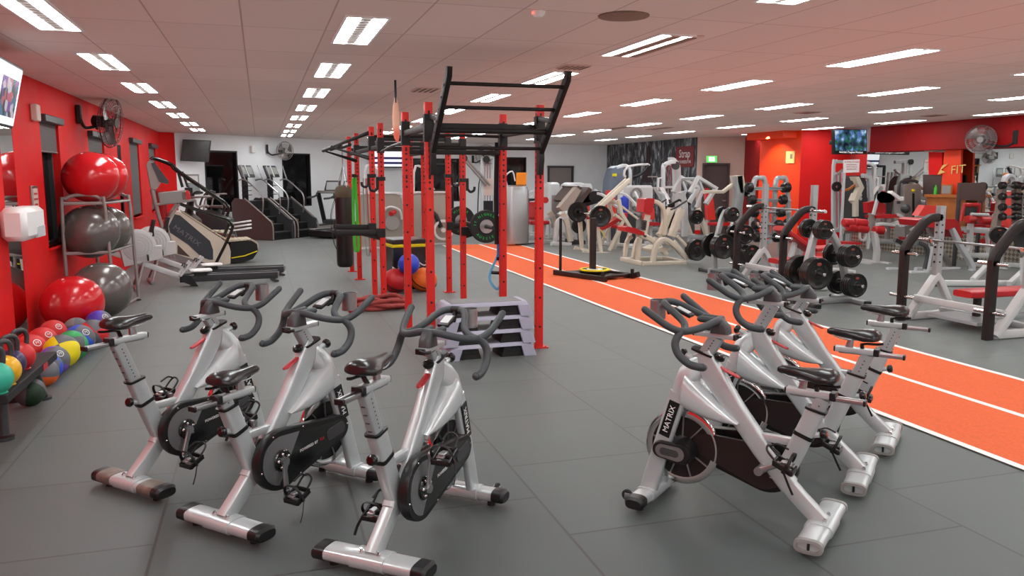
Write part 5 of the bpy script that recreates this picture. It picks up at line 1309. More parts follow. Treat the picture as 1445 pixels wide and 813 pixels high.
for i, (x, y, w, lab) in enumerate(((2.72, 19.6, 1.05, 'taupe shrouded weight machine with white rim, left one behind the rig'), (4.05, 20.3, 1.0, 'taupe shrouded weight machine with white rim, right one behind the rig'))):
    t = thing('weight_machine', lab, 'weight machine', (x, y, 0), 0, 'shrouded machines behind the rig')
    tower(t, (x, y, 0), w, .4, 1.3, taupe, M['white_metal'])
    g = G(); g.bar([(x - .3, y + .3, .05), (x - .3, y + .3, 1.8), (x - .1, y + .3, 1.95), (x + .05, y + .3, 1.8), (x + .05, y + .3, 1.1)], .06, .06, smooth=3); g.obj('lift_arm', M['white_metal'], t, world=True)
    bx((x + .1, y + .75, .5), (.45, .42, .1), bev=.03).obj('seat', M['red_vinyl'], t, world=True) if False else G().box((x + .1, y + .75, .5), (.45, .42, .1), bev=.03).obj('seat', M['red_vinyl'], t, world=True)
    G().box((x + .1, y + 1.0, .85), (.42, .1, .6), rot=(-8, 0, 0), bev=.03).obj('back_pad', M['red_vinyl'], t, world=True)
    G().bar([(x + .1, y + .8, .0), (x + .1, y + .8, .46)], .08, .08).obj('seat_post', M['white_metal'], t, world=True)
    G().bar([(x + .1, y + .15, .04), (x + .1, y + 1.2, .04)], .1, .08).obj('floor_frame', M['white_metal'], t, world=True)
    if i == 0:
        g = G(); g.lathe([(0, -.03), (.17, -.03), (.18, 0), (.17, .03), (0, .03)], (x + .24, y - .38, .62), frame_z((0, 1, 0)), 28); g.obj('cam_disc', M['grey_plastic'], t, world=True)
        g = G(); g.tube([(x + .05, y - .3, .9), (x + .2, y - .36, 1.0), (x + .42, y - .36, .92), (x + .48, y - .3, .7)], .03, 8, smooth=4); g.obj('lever_arm', M['white_metal'], t, world=True)
        g = G(); g.cyl((x + .2, y - .46, .84), (x + .32, y - .3, .88), .06, n=14, bev=.01); g.obj('roller_pad', M['red_vinyl'], t, world=True)
    else:
        g = G(); g.lathe([(.0, -.02), (.06, -.02), (.06, .02), (0, .02)], (x + .3, y - .4, .38), frame_z((0, 1, 0)), 16); g.ring((x + .3, y - .4, .38), (0, 1, 0), .26, .06, .05, 36); g.obj('cam_wheel', M['white_metal'], t, world=True)
        g = G(); g.bar([(x - .1, y - .3, .95), (x + .12, y - .35, .75), (x + .25, y - .38, .45)], .12, .12); g.obj('lever_arm', M['black'], t, world=True)
# cable tower with angled arms
t = thing('cable_tower', 'grey double pulley cable tower with two angled arms on the back wall', 'cable machine', (6.3, 23.0, 0))
for x in (6.2, 6.55): G().bar([(x, 23, 0), (x, 23, 2.25)], .06, .08).obj('upright', M['light_grey'], t, world=True)
G().bar([(6.2, 23, 2.25), (6.55, 23, 2.25)], .06, .06).obj('top_bar', M['light_grey'], t, world=True)
for x in (6.28, 6.36, 6.44): G().cyl((x, 23.0, .1), (x, 23, 2.2), .012, n=8).obj('guide_rod', M['chrome'], t, world=True)
G().box((6.37, 23, .55), (.28, .14, .9)).obj('weight_stack', M['black'], t, world=True)
G().box((6.37, 23, 1.4), (.3, .05, .5)).obj('instruction_panel', M['pink_wall'], t, world=True)
for dx in (0, .12): G().bar([(6.3 + dx, 22.9, 1.45), (5.55 + dx, 22.6 + dx, 2.2)], .05, .06).obj('pulley_arm', M['grey_metal'], t, world=True)
for p in ((5.55, 22.55, 2.22), (6.3, 22.9, 2.2)): G().cyl((p[0], p[1] - .03, p[2]), (p[0], p[1] + .03, p[2]), .1, n=20).obj('pulley', M['black'], t, world=True)
G().tube([(5.55, 22.5, 2.12), (5.2, 22.4, 1.4), (5.1, 22.3, .9)], .015, 6, smooth=3).obj('cable', M['black'], t, world=True)
G().box((6.37, 23, .04), (.9, .8, .07)).obj('base', M['light_grey'], t, world=True)
G().bar([(6.0, 22.8, .5), (6.05, 22.8, 1.5), (6.15, 22.85, 1.7)], .03, .03, smooth=3).obj('grip_handle', M['black'], t, world=True)
# a second, silver tower with an orange placard and red seat
t = thing('weight_machine', 'silver weight stack tower with an orange placard and red seat beside the track end', 'weight machine', (6.1, 19.3, 0))
g = G(); g.loft([((6.08, 19.3, .06), (.3, .0, 0), (0, .2, 0)), ((6.08, 19.3, 1.35), (.3, 0, 0), (0, .2, 0)), ((6.08, 19.3, 1.47), (.26, 0, 0), (0, .17, 0)), ((6.08, 19.3, 1.5), (.2, 0, 0), (0, .12, 0))], n=28, p=4); g.obj('weight_stack_shroud', M['alu'], t, world=True)
G().box((6.18, 19.2, 1.66), (.26, .02, .3), rot=(8, 0, 0)).obj('placard', mat('orange placard', rgb(246, 150, 40), .5), t, world=True)
G().tube([(5.85, 19.3, 1.48), (5.8, 19.3, 1.72), (5.98, 19.3, 1.84), (6.05, 19.3, 1.6)], .02, 8, smooth=3).obj('handle_loop', M['light_grey'], t, world=True)
G().box((6.75, 19.6, .55), (.5, .45, .1), bev=.03).obj('seat', M['red_vinyl'], t, world=True)
G().box((6.72, 19.85, .85), (.5, .1, .42), rot=(-10, 0, 0), bev=.03).obj('back_pad', M['red_vinyl'], t, world=True)
G().bar([(6.35, 19.5, 1.12), (6.95, 19.6, 1.15)], .06, .06).obj('lever_arm', M['black'], t, world=True)
for x in (6.4, 6.9): G().cyl((x, 19.42, 1.12), (x, 19.56, 1.12), .08, n=14).obj('roller_pad', M['red_vinyl'] if x > 6.5 else M['black'], t, world=True)
G().bar([(6.75, 19.6, .5), (6.75, 19.6, .05), (6.1, 19.4, .05)], .09, .08).obj('floor_frame', M['light_grey'], t, world=True)
# dark functional frames in front of the back windows
t = thing('weight_machine', 'dark multi station weight machine in front of the first back window', 'weight machine', (5.4, 25.6, 0))
for x in (5.0, 5.9): G().bar([(x, 25.6, 0), (x, 25.6, 2.1)], .09, .09).obj('upright', M['matte_black'], t, world=True)
G().bar([(5.0, 25.6, 2.08), (5.9, 25.6, 2.08)], .09, .09).obj('top_beam', M['matte_black'], t, world=True)
G().box((5.45, 25.6, .7), (.4, .3, 1.2)).obj('weight_stack', M['matte_black'], t, world=True)
for s in (-1, 1): G().tube([(5.45 + s * .2, 25.3, 1.3), (5.45 + s * .5, 25.0, 1.5), (5.45 + s * .55, 24.9, 1.1)], .03, 8, smooth=3).obj('arm', M['light_grey'], t, world=True)
G().box((5.45, 25.2, .5), (.4, .4, .09), bev=.03).obj('seat', M['red_vinyl'], t, world=True)
G().bar([(5.45, 25.2, 0), (5.45, 25.2, .46)], .08, .08).obj('seat_post', M['matte_black'], t, world=True)
# ================================================================== RIGHT SIDE: benches, weight trees, plate machines, dumbbells
def tile_plate(label, c, ax, r, th=.035, group='iron plates', badge=True, m=None):
    """iron plate with a raised rim, three grip slots and a red badge"""
    t = thing('weight_plate', label, 'weight plate', tuple(c), 0, group); R = frame_z(ax); h = th / 2
    g = G(); g.lathe([(.026, -h), (r * .3, -h), (r * .34, -h * .55), (r * .8, -h * .55), (r * .85, -h), (r * .97, -h), (r, -h * .6), (r, h * .6), (r * .97, h), (r * .85, h), (r * .8, h * .55), (r * .34, h * .55), (r * .3, h), (.026, h), (.026, -h)], (0, 0, 0), R, 36); g.obj('disc', m or M['iron'], t)
    if badge:
        b = G(); s = G()
        for sg in (1, -1):
            for k in range(3):
                a = k * 2 * PI / 3 + .5; c_ = R @ V((r * .57 * math.cos(a), r * .57 * math.sin(a), sg * (h * .56 + .001))); tg = R @ V((-math.sin(a), math.cos(a), 0)); rd = R @ V((math.cos(a), math.sin(a), 0))
                s.loft([(c_ - R @ V((0, 0, .001)), tg * r * .26, rd * r * .09), (c_ + R @ V((0, 0, .001)), tg * r * .26, rd * r * .09)], n=14)
            a = 1.6 if sg > 0 else 5.2; c_ = R @ V((r * .6 * math.cos(a), r * .6 * math.sin(a), sg * (h * .56 + .0015))); b.loft([(c_ - R @ V((0, 0, .001)), R @ V((r * .17, 0, 0)), R @ V((0, r * .1, 0))), (c_ + R @ V((0, 0, .001)), R @ V((r * .17, 0, 0)), R @ V((0, r * .1, 0)))], n=14)
        s.obj('grip_slots', M['matte_black'], t); b.obj('red_badge', M['badge_red'], t)
    return t
ORD = ['outermost', 'second from the outside', 'third from the outside', 'fourth from the outside', 'fifth from the outside']
def stack(where, c, ax, r, n, th=.036, gap=.002, badge=True):
    """n plates pushed onto a peg, the outermost one first at c, the others going along -ax"""
    ax = V(ax).normalized()
    for k in range(n): tile_plate('iron plate, %s, %s' % (ORD[k], where), V(c) - ax * ((th + gap) * k), ax, r, th, badge=(k == 0 and badge))

# ---- olympic bench presses
def bench_press(label, loc, top, bar_label, span=1.24):
    t = thing('bench_press', label, 'bench press', (loc[0], loc[1], 0), 0, 'bench presses'); hs = span / 2
    for s in (-1, 1):
        y = s * hs
        g = G(); g.bar([(0, y, 0), (0, y, .86)], .075, .1, up=(1, 0, 0), r=.012)
        g.bar([(0, y, .8), (.01, y, .88), (.06, y, .96), (.22, y, 1.14), (.32, y, 1.22), (.42, y, 1.24), (.5, y, 1.24)], .075, .1, up=(-.7, 0, .7), smooth=4, r=.012); g.obj('plate_post', M['brown_black'], t)
        for z in (.3, .82, ):
            for q in (-1, 1): G().cyl((0, y + q * .04, z), (0, y + q * .19, z), .022, n=12, bev=.004).obj('storage_peg', M['chrome'], t)
        G().bar([(.5, y, .5), (.5, y, top)], .075, .09, up=(1, 0, 0), r=.008).obj('upright', M['grey_plastic'] if False else M['alu'] if False else M['steel'], t)
        h = G()
        for k in range(7): h.cyl((.45, y, .7 + k * .09), (.456, y, .7 + k * .09), .014, n=8); h.cyl((.5, y - .039, .7 + k * .09), (.5, y - .03, .7 + k * .09), .012, n=8)
        h.obj('upright_holes', M['matte_black'], t)
        G().bar([(.52, y, .54), (.47, y, .5), (.14, y, .08), (.1, y, .03)], .075, .1, up=(0, 1, 0), r=.01).obj('front_leg', M['white_metal'], t)
        G().bar([(.5, y, .53), (.56, y, .46), (.8, y, .06)], .075, .08, up=(0, 1, 0), r=.01).obj('rear_leg', M['white_metal'], t)
        g = G(); g.bar([(.1, y, .05), (.5, y, .05), (.72, y + s * .06, .05), (.78, y, .05)], .075, .09, up=(0, 0, 1), smooth=3); g.obj('foot_rail', M['white_metal'], t)
        b = G(); b.cyl((.13, y - s * 0 - .041, .05), (.13, y - .036, .05), .02, n=10); b.obj('bolt', M['black'], t)
        for z in (.95,): G().bar([(.46, y, z - .03), (.4, y, z - .05), (.38, y, z + .03)], .05, .02, smooth=3).obj('bar_hook', M['chrome'], t)
    G().bar([(.2, -hs, .27), (.2, hs, .27)], .06, .08).obj('low_crossbar', M['white_metal'], t)
    G().bar([(.62, -hs, .1), (.62, hs, .1)], .08, .08).obj('floor_crossbar', M['steel'], t)
    G().bar([(.62, 0, .1), (1.65, 0, .1)], .08, .08).obj('spine', M['steel'], t)
    bx((.35, 0, .11), (.42, .7, .04)).obj('spotter_platform', M['steel'], t)
    g = G(); g.loft([((.27, 0, .4), (0, .13, 0), (0, 0, .038)), ((.34, 0, .4), (0, .15, 0), (0, 0, .044)), ((1.45, 0, .4), (0, .15, 0), (0, 0, .044)), ((1.52, 0, .4), (0, .13, 0), (0, 0, .038))], p=5); g.obj('bench_pad', M['red_vinyl'], t)
    for x in (.5, 1.35): G().bar([(x, 0, .1), (x, 0, .37)], .07, .07).obj('pad_post', M['brown_black'], t)
    b = thing('barbell', bar_label, 'barbell', (loc[0] + .42, loc[1], .965 if top < 1.5 else 1.22), 0, 'barbells on bench presses')
    G().cyl((0, -.66, 0), (0, .66, 0), .0145).obj('shaft', M['alu'], b)
    for s in (-1, 1):
        g = G(); g.cyl((0, s * .66, 0), (0, s * .69, 0), .04); g.cyl((0, s * .69, 0), (0, s * 1.0, 0), .025); g.obj('sleeve', M['chrome'], b)
bench_press('white and brown bench press with red pad at the right picture edge', (7.37, 7.23), 1.38, 'bare barbell on the bench press at the right picture edge')
bench_press('white and brown bench press standing between the two plate trees', (7.45, 10.95), 1.6, 'bare barbell on the bench press between the plate trees')

# ---- plate trees
def plate_tree(label, x, y, where, pegs):
    t = thing('plate_tree', label, 'plate tree', (x, y, 0), 0, 'plate trees'); st = M['steel']
    G().bar([(.02, 0, .1), (0, 0, .45), (.12, 0, .95), (.2, 0, 1.12)], .08, .09, up=(0, 1, 0), smooth=3).obj('left_post', st, t)
    G().bar([(.72, 0, .1), (.55, 0, .68), (.36, 0, 1.0), (.2, 0, 1.12)], .08, .09, up=(0, 1, 0), smooth=3).obj('right_post', st, t)
    G().bar([(-.1, 0, .05), (.8, 0, .05)], .08, .09).obj('base_rail', st, t)
    for px in (-.05, .75):
        g = G(); g.bar([(px, -.34, .035), (px, .34, .035)], .09, .06); f = g.obj('foot', M['dark_grey'] if px < 0 else st, t)
        for s in (-1, 1): bx((px, s * .35, .035), (.1, .05, .066), bev=.01).obj('foot_cap', M['black'], f)
    for i, (u, z, r, n, m_) in enumerate(pegs):
        G().cyl((u, -.36, z), (u, .36, z), .024, n=12, bev=.004).obj('peg', M['chrome'], t)
        nm = ['low left peg', 'middle right peg', 'low right peg', 'top peg'][i]
        stack('near side of %s, %s' % (nm, where), (x + u, y - .085 - .038 * n + .0, z), (0, -1, 0), r, n)
        if m_: stack('far side of %s, %s' % (nm, where), (x + u, y + .085 + .038 * m_, z), (0, 1, 0), r, m_)
plate_tree('silver plate tree loaded with black plates beside the frontmost bench press', 7.0, 9.2, 'front plate tree', [(.03, .45, .215, 4, 3), (.55, .67, .155, 4, 2), (.65, .27, .165, 4, 2), (.12, 1.03, .13, 3, 2)])
plate_tree('silver plate tree loaded with black plates left of the farther bench press', 7.72, 12.7, 'rear plate tree', [(.05, .5, .22, 4, 2), (.5, .7, .17, 3, 2), (.62, .33, .19, 4, 2), (.22, 1.06, .13, 3, 2)])

# ---- weighted sled on the track
t = thing('push_sled', 'black push sled with upright pole and yellow plate on the orange track', 'push sled', (5.2, 12.7, .01))
A, B, C_ = (4.93, 13.25, .01), (5.3, 12.15, .01), (5.95, 12.5, .01)
g = G(); g.bar([V((4.9, 13.3, .05)), V((5.36, 12.12, .05))], .07, .09, up=(0, 0, 1)); g.obj('left_runner', M['brown_black'], t, world=True)
g = G(); g.bar([V((5.58, 13.5, .05)), V((6.0, 12.42, .05)), V((6.04, 12.3, .09))], .07, .09, up=(0, 0, 1)); g.obj('right_runner', M['brown_black'], t, world=True)
g = G(); g.bar([V((5.05, 13.0, .06)), V((5.72, 13.2, .06))], .3, .05, up=(0, 0, 1)); g.bar([V((5.3, 12.3, .06)), V((5.97, 12.52, .06))], .1, .05, up=(0, 0, 1)); g.bar([V((5.3, 13.1, .06)), V((5.65, 12.4, .06))], .25, .05, up=(0, 0, 1)); g.obj('deck', M['brown_black'], t, world=True)
p1 = at_y(804, 385, 13.22); g = G(); g.cyl((4.97, 13.2, .08), (4.97, 13.2, 1.0), .025); g.obj('push_pole', M['matte_black'], t, world=True)
for q in ((5.34, 12.2), (5.98, 12.42)): G().cyl((*q, .08), (*q, .17), .03, n=12).obj('pole_socket', M['matte_black'], t, world=True)
G().bar([(5.42, 12.82, .08), (5.42, 12.82, 1.02)], .1, .1).obj('plate_horn', M['brown_black'], t, world=True)
pl_ = tile_plate('yellow rimmed plate lying flat on the push sled', (5.45, 12.8, .125), (0, 0, 1), .26, .04, badge=False, m=M['matte_black'], group=None)
g = G(); g.ring((0, 0, .012), (0, 0, 1), .262, .05, .03, 40); g.obj('yellow_rim', M['yellow'], pl_)
g = G(); g.ring((0, 0, .02), (0, 0, 1), .14, .07, .01, 30); g.obj('white_hub', M['white'], pl_)

# ---- plate loaded machines: traced in side view, built on both sides of their width
def machine(name, label, cat, plane, width, group=None):
    t = base_thing(name, label, cat, plane.o + plane.n * (width / 2), group); return t
CR = M['cream']
def ground(t, m=None):
    """stand a traced machine on the floor: a leg at each corner of its lowest part"""
    P = [c.matrix_basis @ v.co + t.location for c in t.children if c.type == 'MESH' for v in c.data.vertices]; z0 = min(p.z for p in P); L = [p for p in P if p.z < z0 + .12]
    for x in (min(p.x for p in L) + .05, max(p.x for p in L) - .05):
        for y in (min(p.y for p in L) + .05, max(p.y for p in L) - .05): G().bar([(x, y, 0), (x, y, z0 + .06)], .07, .07).obj('leg', m or M['steel'], t, world=True)
# leg machine on the left of the group
P1 = Upright(7.1, 18.9, 5); a = Tr(P1, 750, 230, 4.52); n = P1.n
t = machine('leg_press', 'cream leg press with raised footplate and brown pads, leftmost of the plate machines', 'leg press', P1, .8)
for o, nm in ((0, 'near_arch'), (.75, 'far_arch')):
    G().bar(a.pts([(150, 520), (158, 420), (170, 370), (200, 350), (228, 350)], o), .1, .1, smooth=4).obj(nm, M['white_metal'], t, world=True)
    G().bar(a.pts([(125, 515), (250, 520)], o), .12, .1).obj('floor_rail', M['white_metal'], t, world=True)
    G().bar(a.pts([(195, 320), (225, 380), (250, 500)], o), .1, .14, smooth=3).obj('carriage_post', M['cream'], t, world=True)
G().bar(a.pts([(190, 500), (215, 455), (235, 455), (255, 500)], .2), .06, .06, smooth=3).obj('small_arch', M['white_metal'], t, world=True)
g = G(); plate_prism(g, a.pts([(178, 285), (200, 310), (250, 290), (318, 175), (290, 150)]), n, .2); g.obj('carriage_side', M['grey_metal'] if False else mat('taupe steel', rgb(168, 156, 146), .4), t, world=True)
g = G(); plate_prism(g, a.pts([(285, 150), (300, 145), (325, 160), (310, 175)]), n, .85); plate_prism(g, a.pts([(225, 240), (295, 150), (310, 165), (240, 255)], .2), n, .62); g.obj('footplate', M['brown_vinyl'], t, world=True)
g = G(); plate_prism(g, a.pts([(225, 330), (260, 310), (330, 390), (300, 410)], .1), n, .5); g.obj('carriage_link', M['white_metal'], t, world=True)
g = G(); plate_prism(g, a.pts([(310, 250), (330, 262), (400, 170), (378, 155)], .1), n, .6); g.obj('back_pad', M['brown_vinyl'], t, world=True)
g = G(); plate_prism(g, a.pts([(325, 262), (420, 240), (440, 255), (340, 285)], .1), n, .6); g.obj('seat_pad', M['black'], t, world=True)
g = G(); g.loft([(a(425, 215, .1), P1.u * .2, V((0, 0, .14))), (a(425, 215, .6), P1.u * .2, V((0, 0, .14)))], n=20); g.obj('shoulder_roll', M['rubber'], t, world=True)
G().bar(a.pts([(240, 505), (360, 515)], .2), .12, .14).obj('base_frame', M['dark_grey'], t, world=True)
G().bar(a.pts([(330, 300), (345, 500)], .3), .12, .12).obj('seat_frame', M['grey_metal'], t, world=True)
for k in range(2): tile_plate('black iron plate on the near horn of the cream leg press, %s' % ('outer one', 'inner one')[k], a(293, 400, -.1 + k * .04), -n, .19, .038, badge=k == 0)
# high row machine with the long slanted lever arms
P2 = Upright(7.2, 16.9, -6); a = Tr(P2, 750, 230, 4.52); n = P2.n
t = machine('lever_machine', 'cream plate loaded machine with long slanted lever arms ending in a loop handle', 'strength machine', P2, .9)
for o in (.05, .8):
    oa = .3 if o < .5 else .52
    G().bar(a.pts([(400, 345), (655, 108)], oa), .09, .13, up=n).obj('lever_arm', CR, t, world=True)
    G().bar(a.pts([(370, 362), (385, 575)], o), .09, .1, up=n).obj('front_post', CR, t, world=True)
    G().bar(a.pts([(425, 415), (450, 590)], o), .08, .09, up=n).obj('middle_post', CR, t, world=True)
    G().bar(a.pts([(560, 235), (575, 320), (640, 425), (590, 590)], o), .09, .1, up=n).obj('rear_post', CR, t, world=True)
    G().bar(a.pts([(535, 330), (590, 370), (500, 560)], o), .07, .08, up=n).obj('brace', CR, t, world=True)
    G().bar(a.pts([(335, 560), (380, 580), (615, 590)], o), .1, .1).obj('floor_rail', CR, t, world=True)
g = G(); g.bar([a(385, 575, .05), a(385, 575, .8)], .1, .1); g.bar([a(600, 585, .05), a(600, 585, .8)], .1, .1); g.bar([a(560, 255, .05), a(560, 255, .8)], .08, .08); g.obj('cross_frame', CR, t, world=True)
ah = Tr(P2, 860, 220, 5.082)
G().tube(ah.pts([(150, 150), (135, 138), (165, 75), (310, 60), (312, 70)], .3), .028, 8, smooth=2).obj('handle_bar', M['white_metal'], t, world=True)
G().tube(ah.pts([(312, 66), (280, 112), (240, 140), (200, 152)], .3), .034, 8, smooth=3).obj('handle_grip', M['matte_black'], t, world=True)
g = G(); plate_prism(g, a.pts([(425, 425), (435, 445), (495, 430), (640, 345), (635, 322), (480, 410)], .28), n, .32); g.obj('slanted_pad', M['red_vinyl'], t, world=True)
G().bar(a.pts([(430, 425), (450, 430), (480, 478)], .1), .03, .03, smooth=3).obj('yellow_lever', mat('pale yellow grip', rgb(226, 196, 110), .5), t, world=True)
G().bar(a.pts([(470, 440), (640, 345)], .42), .06, .06).obj('pad_rail', CR, t, world=True)
G().cyl(a(430, 338, -.14), a(352, 322, .78), .025, n=12).obj('plate_sleeve', M['chrome'], t, world=True)
G().bar(a.pts([(560, 240), (720, 365)], .42), .05, .05).obj('seat_rail', CR, t, world=True)
for k in range(3): tile_plate('black iron plate on the near sleeve of the slanted lever machine, %s' % ORD[k], a(430, 338, -.14 + .038 * k), -n, .24, .036, badge=k == 0)
for k in range(2): tile_plate('black iron plate on the far sleeve of the slanted lever machine, %s' % ORD[k], a(352, 322, .75 - .038 * k), n, .24, .036, badge=k == 0)
# seated row with chest pad
P3 = Upright(7.07, 14.2, 0); a = Tr(P3, 860, 220, 5.082); n = P3.n
t = machine('row_machine', 'cream plate loaded row machine with red seat and red chest pad beside the orange track', 'strength machine', P3, .9)
for o in (0, .85):
    G().bar(a.pts([(235, 775), (545, 765)], o), .1, .09).obj('floor_rail', CR, t, world=True)
    G().bar(a.pts([(310, 770), (325, 680), (350, 620), (400, 600), (460, 640), (545, 730)], o), .09, .11, up=n, smooth=4).obj('side_arch', CR, t, world=True)
    G().bar(a.pts([(535, 385), (500, 470), (462, 580)], o * .5 + .1), .12, .16, up=n).obj('lever_arm', CR, t, world=True)
    G().bar(a.pts([(485, 575), (550, 645), (600, 670)], o), .05, .06).obj('plate_link', CR, t, world=True)
    G().bar(a.pts([(460, 610), (560, 735)], o), .06, .07).obj('lower_link', CR, t, world=True)
    G().bar(a.pts([(440, 385), (475, 370), (555, 322)], o), .035, .035).obj('handle', M['dark_grey'], t, world=True)
G().bar([a(240, 775, .0), a(240, 775, .95)], .1, .09).obj('rear_crossbar', CR, t, world=True); G().bar([a(535, 765, .0), a(535, 765, .85)], .1, .09).obj('front_crossbar', CR, t, world=True)
for o in (.3,):
    G().bar(a.pts([(250, 760), (265, 600)], o), .09, .09).obj('seat_post', CR, t, world=True)
    G().bar(a.pts([(190, 745), (205, 630), (240, 590)], o + .2), .08, .08, smooth=3).obj('rear_arch', CR, t, world=True)
    G().bar(a.pts([(250, 570), (335, 600), (385, 640)], o), .1, .1).obj('seat_beam', CR, t, world=True)
    G().bar(a.pts([(295, 590), (325, 430)], o), .1, .1).obj('pad_post', CR, t, world=True)
    G().bar(a.pts([(345, 325), (400, 340), (435, 380), (450, 450), (450, 570)], o), .08, .08, smooth=4).obj('pad_arm', CR, t, world=True)
g = G(); plate_prism(g, a.pts([(132, 515), (150, 508), (205, 520), (272, 552), (270, 575), (200, 560), (140, 545)], .12), n, .38); g.obj('seat', M['red_vinyl'], t, world=True)
g = G(); plate_prism(g, a.pts([(278, 312), (300, 305), (352, 308), (335, 405), (310, 420), (268, 405)], .15), n, .32); g.obj('chest_pad', M['red_vinyl'], t, world=True)
g = G()
for k in range(9): g.ring(a(288 + k * 1.2, 535 - k * 8, .28), (.2, 0, 1), .055, .016, .016, 16)
g.obj('spring', M['black'], t, world=True)
g = G(); plate_prism(g, a.pts([(345, 680), (400, 655), (480, 670), (420, 690), (350, 700)], .1), n, .6); g.obj('foot_plate', CR, t, world=True)
for k in range(4): tile_plate('black iron plate low at the front of the cream row machine, %s' % ORD[k], a(612, 672, -.1 + .037 * k), -n, .215, .036, badge=k == 0)
# press machine with white folded arms
P4 = Upright(8.6, 17.0, 0); a = Tr(P4, 860, 220, 5.082); n = P4.n
t = machine('press_machine', 'white lever press machine with folded arms below the exit sign', 'strength machine', P4, .9)
for o in (0, .8):
    G().bar(a.pts([(578, 265), (635, 155), (762, 232), (690, 345)], o), .1, .13, up=n).obj('folded_arm', M['white_metal'], t, world=True)
    G().bar(a.pts([(635, 160), (670, 250), (620, 370)], o), .06, .07, up=n).obj('arm_link', M['light_grey'], t, world=True)
    G().bar(a.pts([(635, 380), (705, 590)], o), .1, .12, up=n).obj('rear_leg', CR, t, world=True)
    G().bar(a.pts([(570, 580), (730, 590)], o), .1, .1).obj('floor_rail', M['steel'], t, world=True)
G().bar(a.pts([(720, 240), (690, 238)], .05), .04, .05).obj('red_latch', M['red'], t, world=True)
G().bar(a.pts([(480, 360), (560, 320), (640, 350)], .4), .05, .05).obj('grip_bar', M['black'], t, world=True)
G().bar(a.pts([(575, 260), (600, 360), (600, 585)], .4), .12, .14).obj('main_post', M['white_metal'], t, world=True)
g = G(); g.bar([a(640, 585, 0), a(640, 585, .8)], .1, .1); g.bar([a(640, 165, 0), a(640, 165, .8)], .07, .07); g.obj('cross_frame', M['steel'], t, world=True)
for k in range(3): tile_plate('black iron plate at the side of the white folded arm machine, %s' % ORD[k], a(610, 437, -.12 + .037 * k), -n, .17, .036, badge=k == 0)
ground(t)
# machines with red pads behind: seat and back pad units
def padded(label, x, y, deg, hb=1.0, wtower=None, cat='strength machine', seatz=.5, name='seated_machine', fr=None, lean=-8, arm=True, fl=.7):
    fr = fr or M['white_metal']; t = thing(name, label, cat, (x, y, 0), math.radians(deg))          # sitter faces +x
    g = G(); g.loft([((-.2, 0, seatz), (0, .17, 0), (0, 0, .045)), ((-.05, 0, seatz), (0, .2, 0), (0, 0, .05)), ((.24, 0, seatz + .01), (0, .18, 0), (0, 0, .045))], p=4); g.obj('seat', M['red_vinyl'], t)
    ln = math.radians(lean); bz = seatz + .1
    g = G(); g.loft([((-.24, 0, bz), (0, .17, 0), (.045, 0, 0)), ((-.24 + math.tan(ln) * .2, 0, bz + .2), (0, .17, 0), (.05, 0, 0)), ((-.24 + math.tan(ln) * hb * .6, 0, bz + hb * .62), (0, .14, 0), (.045, 0, 0))], p=5); g.obj('back_pad', M['salmon_vinyl'], t)
    G().bar([(-.32, 0, 0.04), (-.34, 0, .8), (-.34 + math.tan(ln) * .5, 0, bz + hb * .55)], .08, .1, up=(1, 0, 0)).obj('back_post', fr, t)
    G().bar([(.0, 0, .04), (.0, 0, seatz)], .08, .08).obj('seat_post', fr, t)
    G().bar([(-fl, 0, .05), (fl, 0, .05)], .1, .09).obj('floor_rail', fr, t); G().bar([(-fl + .1, -.4, .05), (-fl + .1, .4, .05)], .09, .09).obj('rear_foot', fr, t); G().bar([(fl - .1, -.35, .05), (fl - .1, .35, .05)], .09, .09).obj('front_foot', fr, t)
    if arm:
        for s in (-1, 1): G().bar([(-.4, s * .32, 1.3), (-.1, s * .38, 1.25), (.25, s * .36, 1.02), (.35, s * .3, 1.0)], .05, .06, smooth=3).obj('press_arm', M['light_grey'], t)
    if wtower:
        h, m = wtower
        g = G(); g.loft([((-.8, 0, .05), (.16, 0, 0), (0, .3, 0)), ((-.8, 0, h - .15), (.16, 0, 0), (0, .3, 0)), ((-.8, 0, h), (.12, 0, 0), (0, .22, 0))], n=24, p=4.5); g.obj('weight_stack_shroud', m, t)
    return t
padded('tall red padded machine between the row machine and the mural', 8.35, 18.2, -70, 1.25, None, lean=-4)
padded('red seated machine behind the row machine, low red seat in front of the lat tower', 9.6, 18.9, -100, .7, None)
padded('red shoulder press bench with its back to the dark exit door', 11.2, 18.3, -70, 1.15, None, cat='bench', name='shoulder_bench', lean=-9, arm=False)
padded('red seated machine with grey tower before the back door', 9.1, 22.2, -110, .8, (1.5, M['light_grey']))
padded('red seated machine left of the back door, beside the grey tower pair', 7.55, 22.5, 180, .75, (1.35, M['dark_grey']))
# pair of pale towers by the back door
for k, (x, y) in enumerate(((7.75, 21.3), (8.1, 20.6))):
    t = thing('weight_machine', ['pale grey weight tower left of the back door, slimmer one behind', 'pale grey weight tower left of the back door, wider one in front'][k], 'weight machine', (x, y, 0), 0, 'pale towers by the back door')
    w = .2 if k == 0 else .34
    g = G(); g.loft([((x, y, .0), (w, 0, 0), (0, .28, 0)), ((x, y, 1.35), (w, 0, 0), (0, .28, 0)), ((x, y, 1.5), (w * .85, 0, 0), (0, .25, 0)), ((x, y, 1.55), (w * .6, 0, 0), (0, .18, 0))], n=28, p=4); g.obj('weight_stack_shroud', M['light_grey'], t, world=True)
    G().box((x, y - .285, .75), (w * 1.1, .02, .9)).obj('stack_window', M['grey_metal'], t, world=True)
    G().bar([(x - .1, y - .35, .1), (x - .8, y - .35, .1), (x - .8, y - .35, .5)], .08, .08).obj('floor_frame', M['white_metal'], t, world=True)
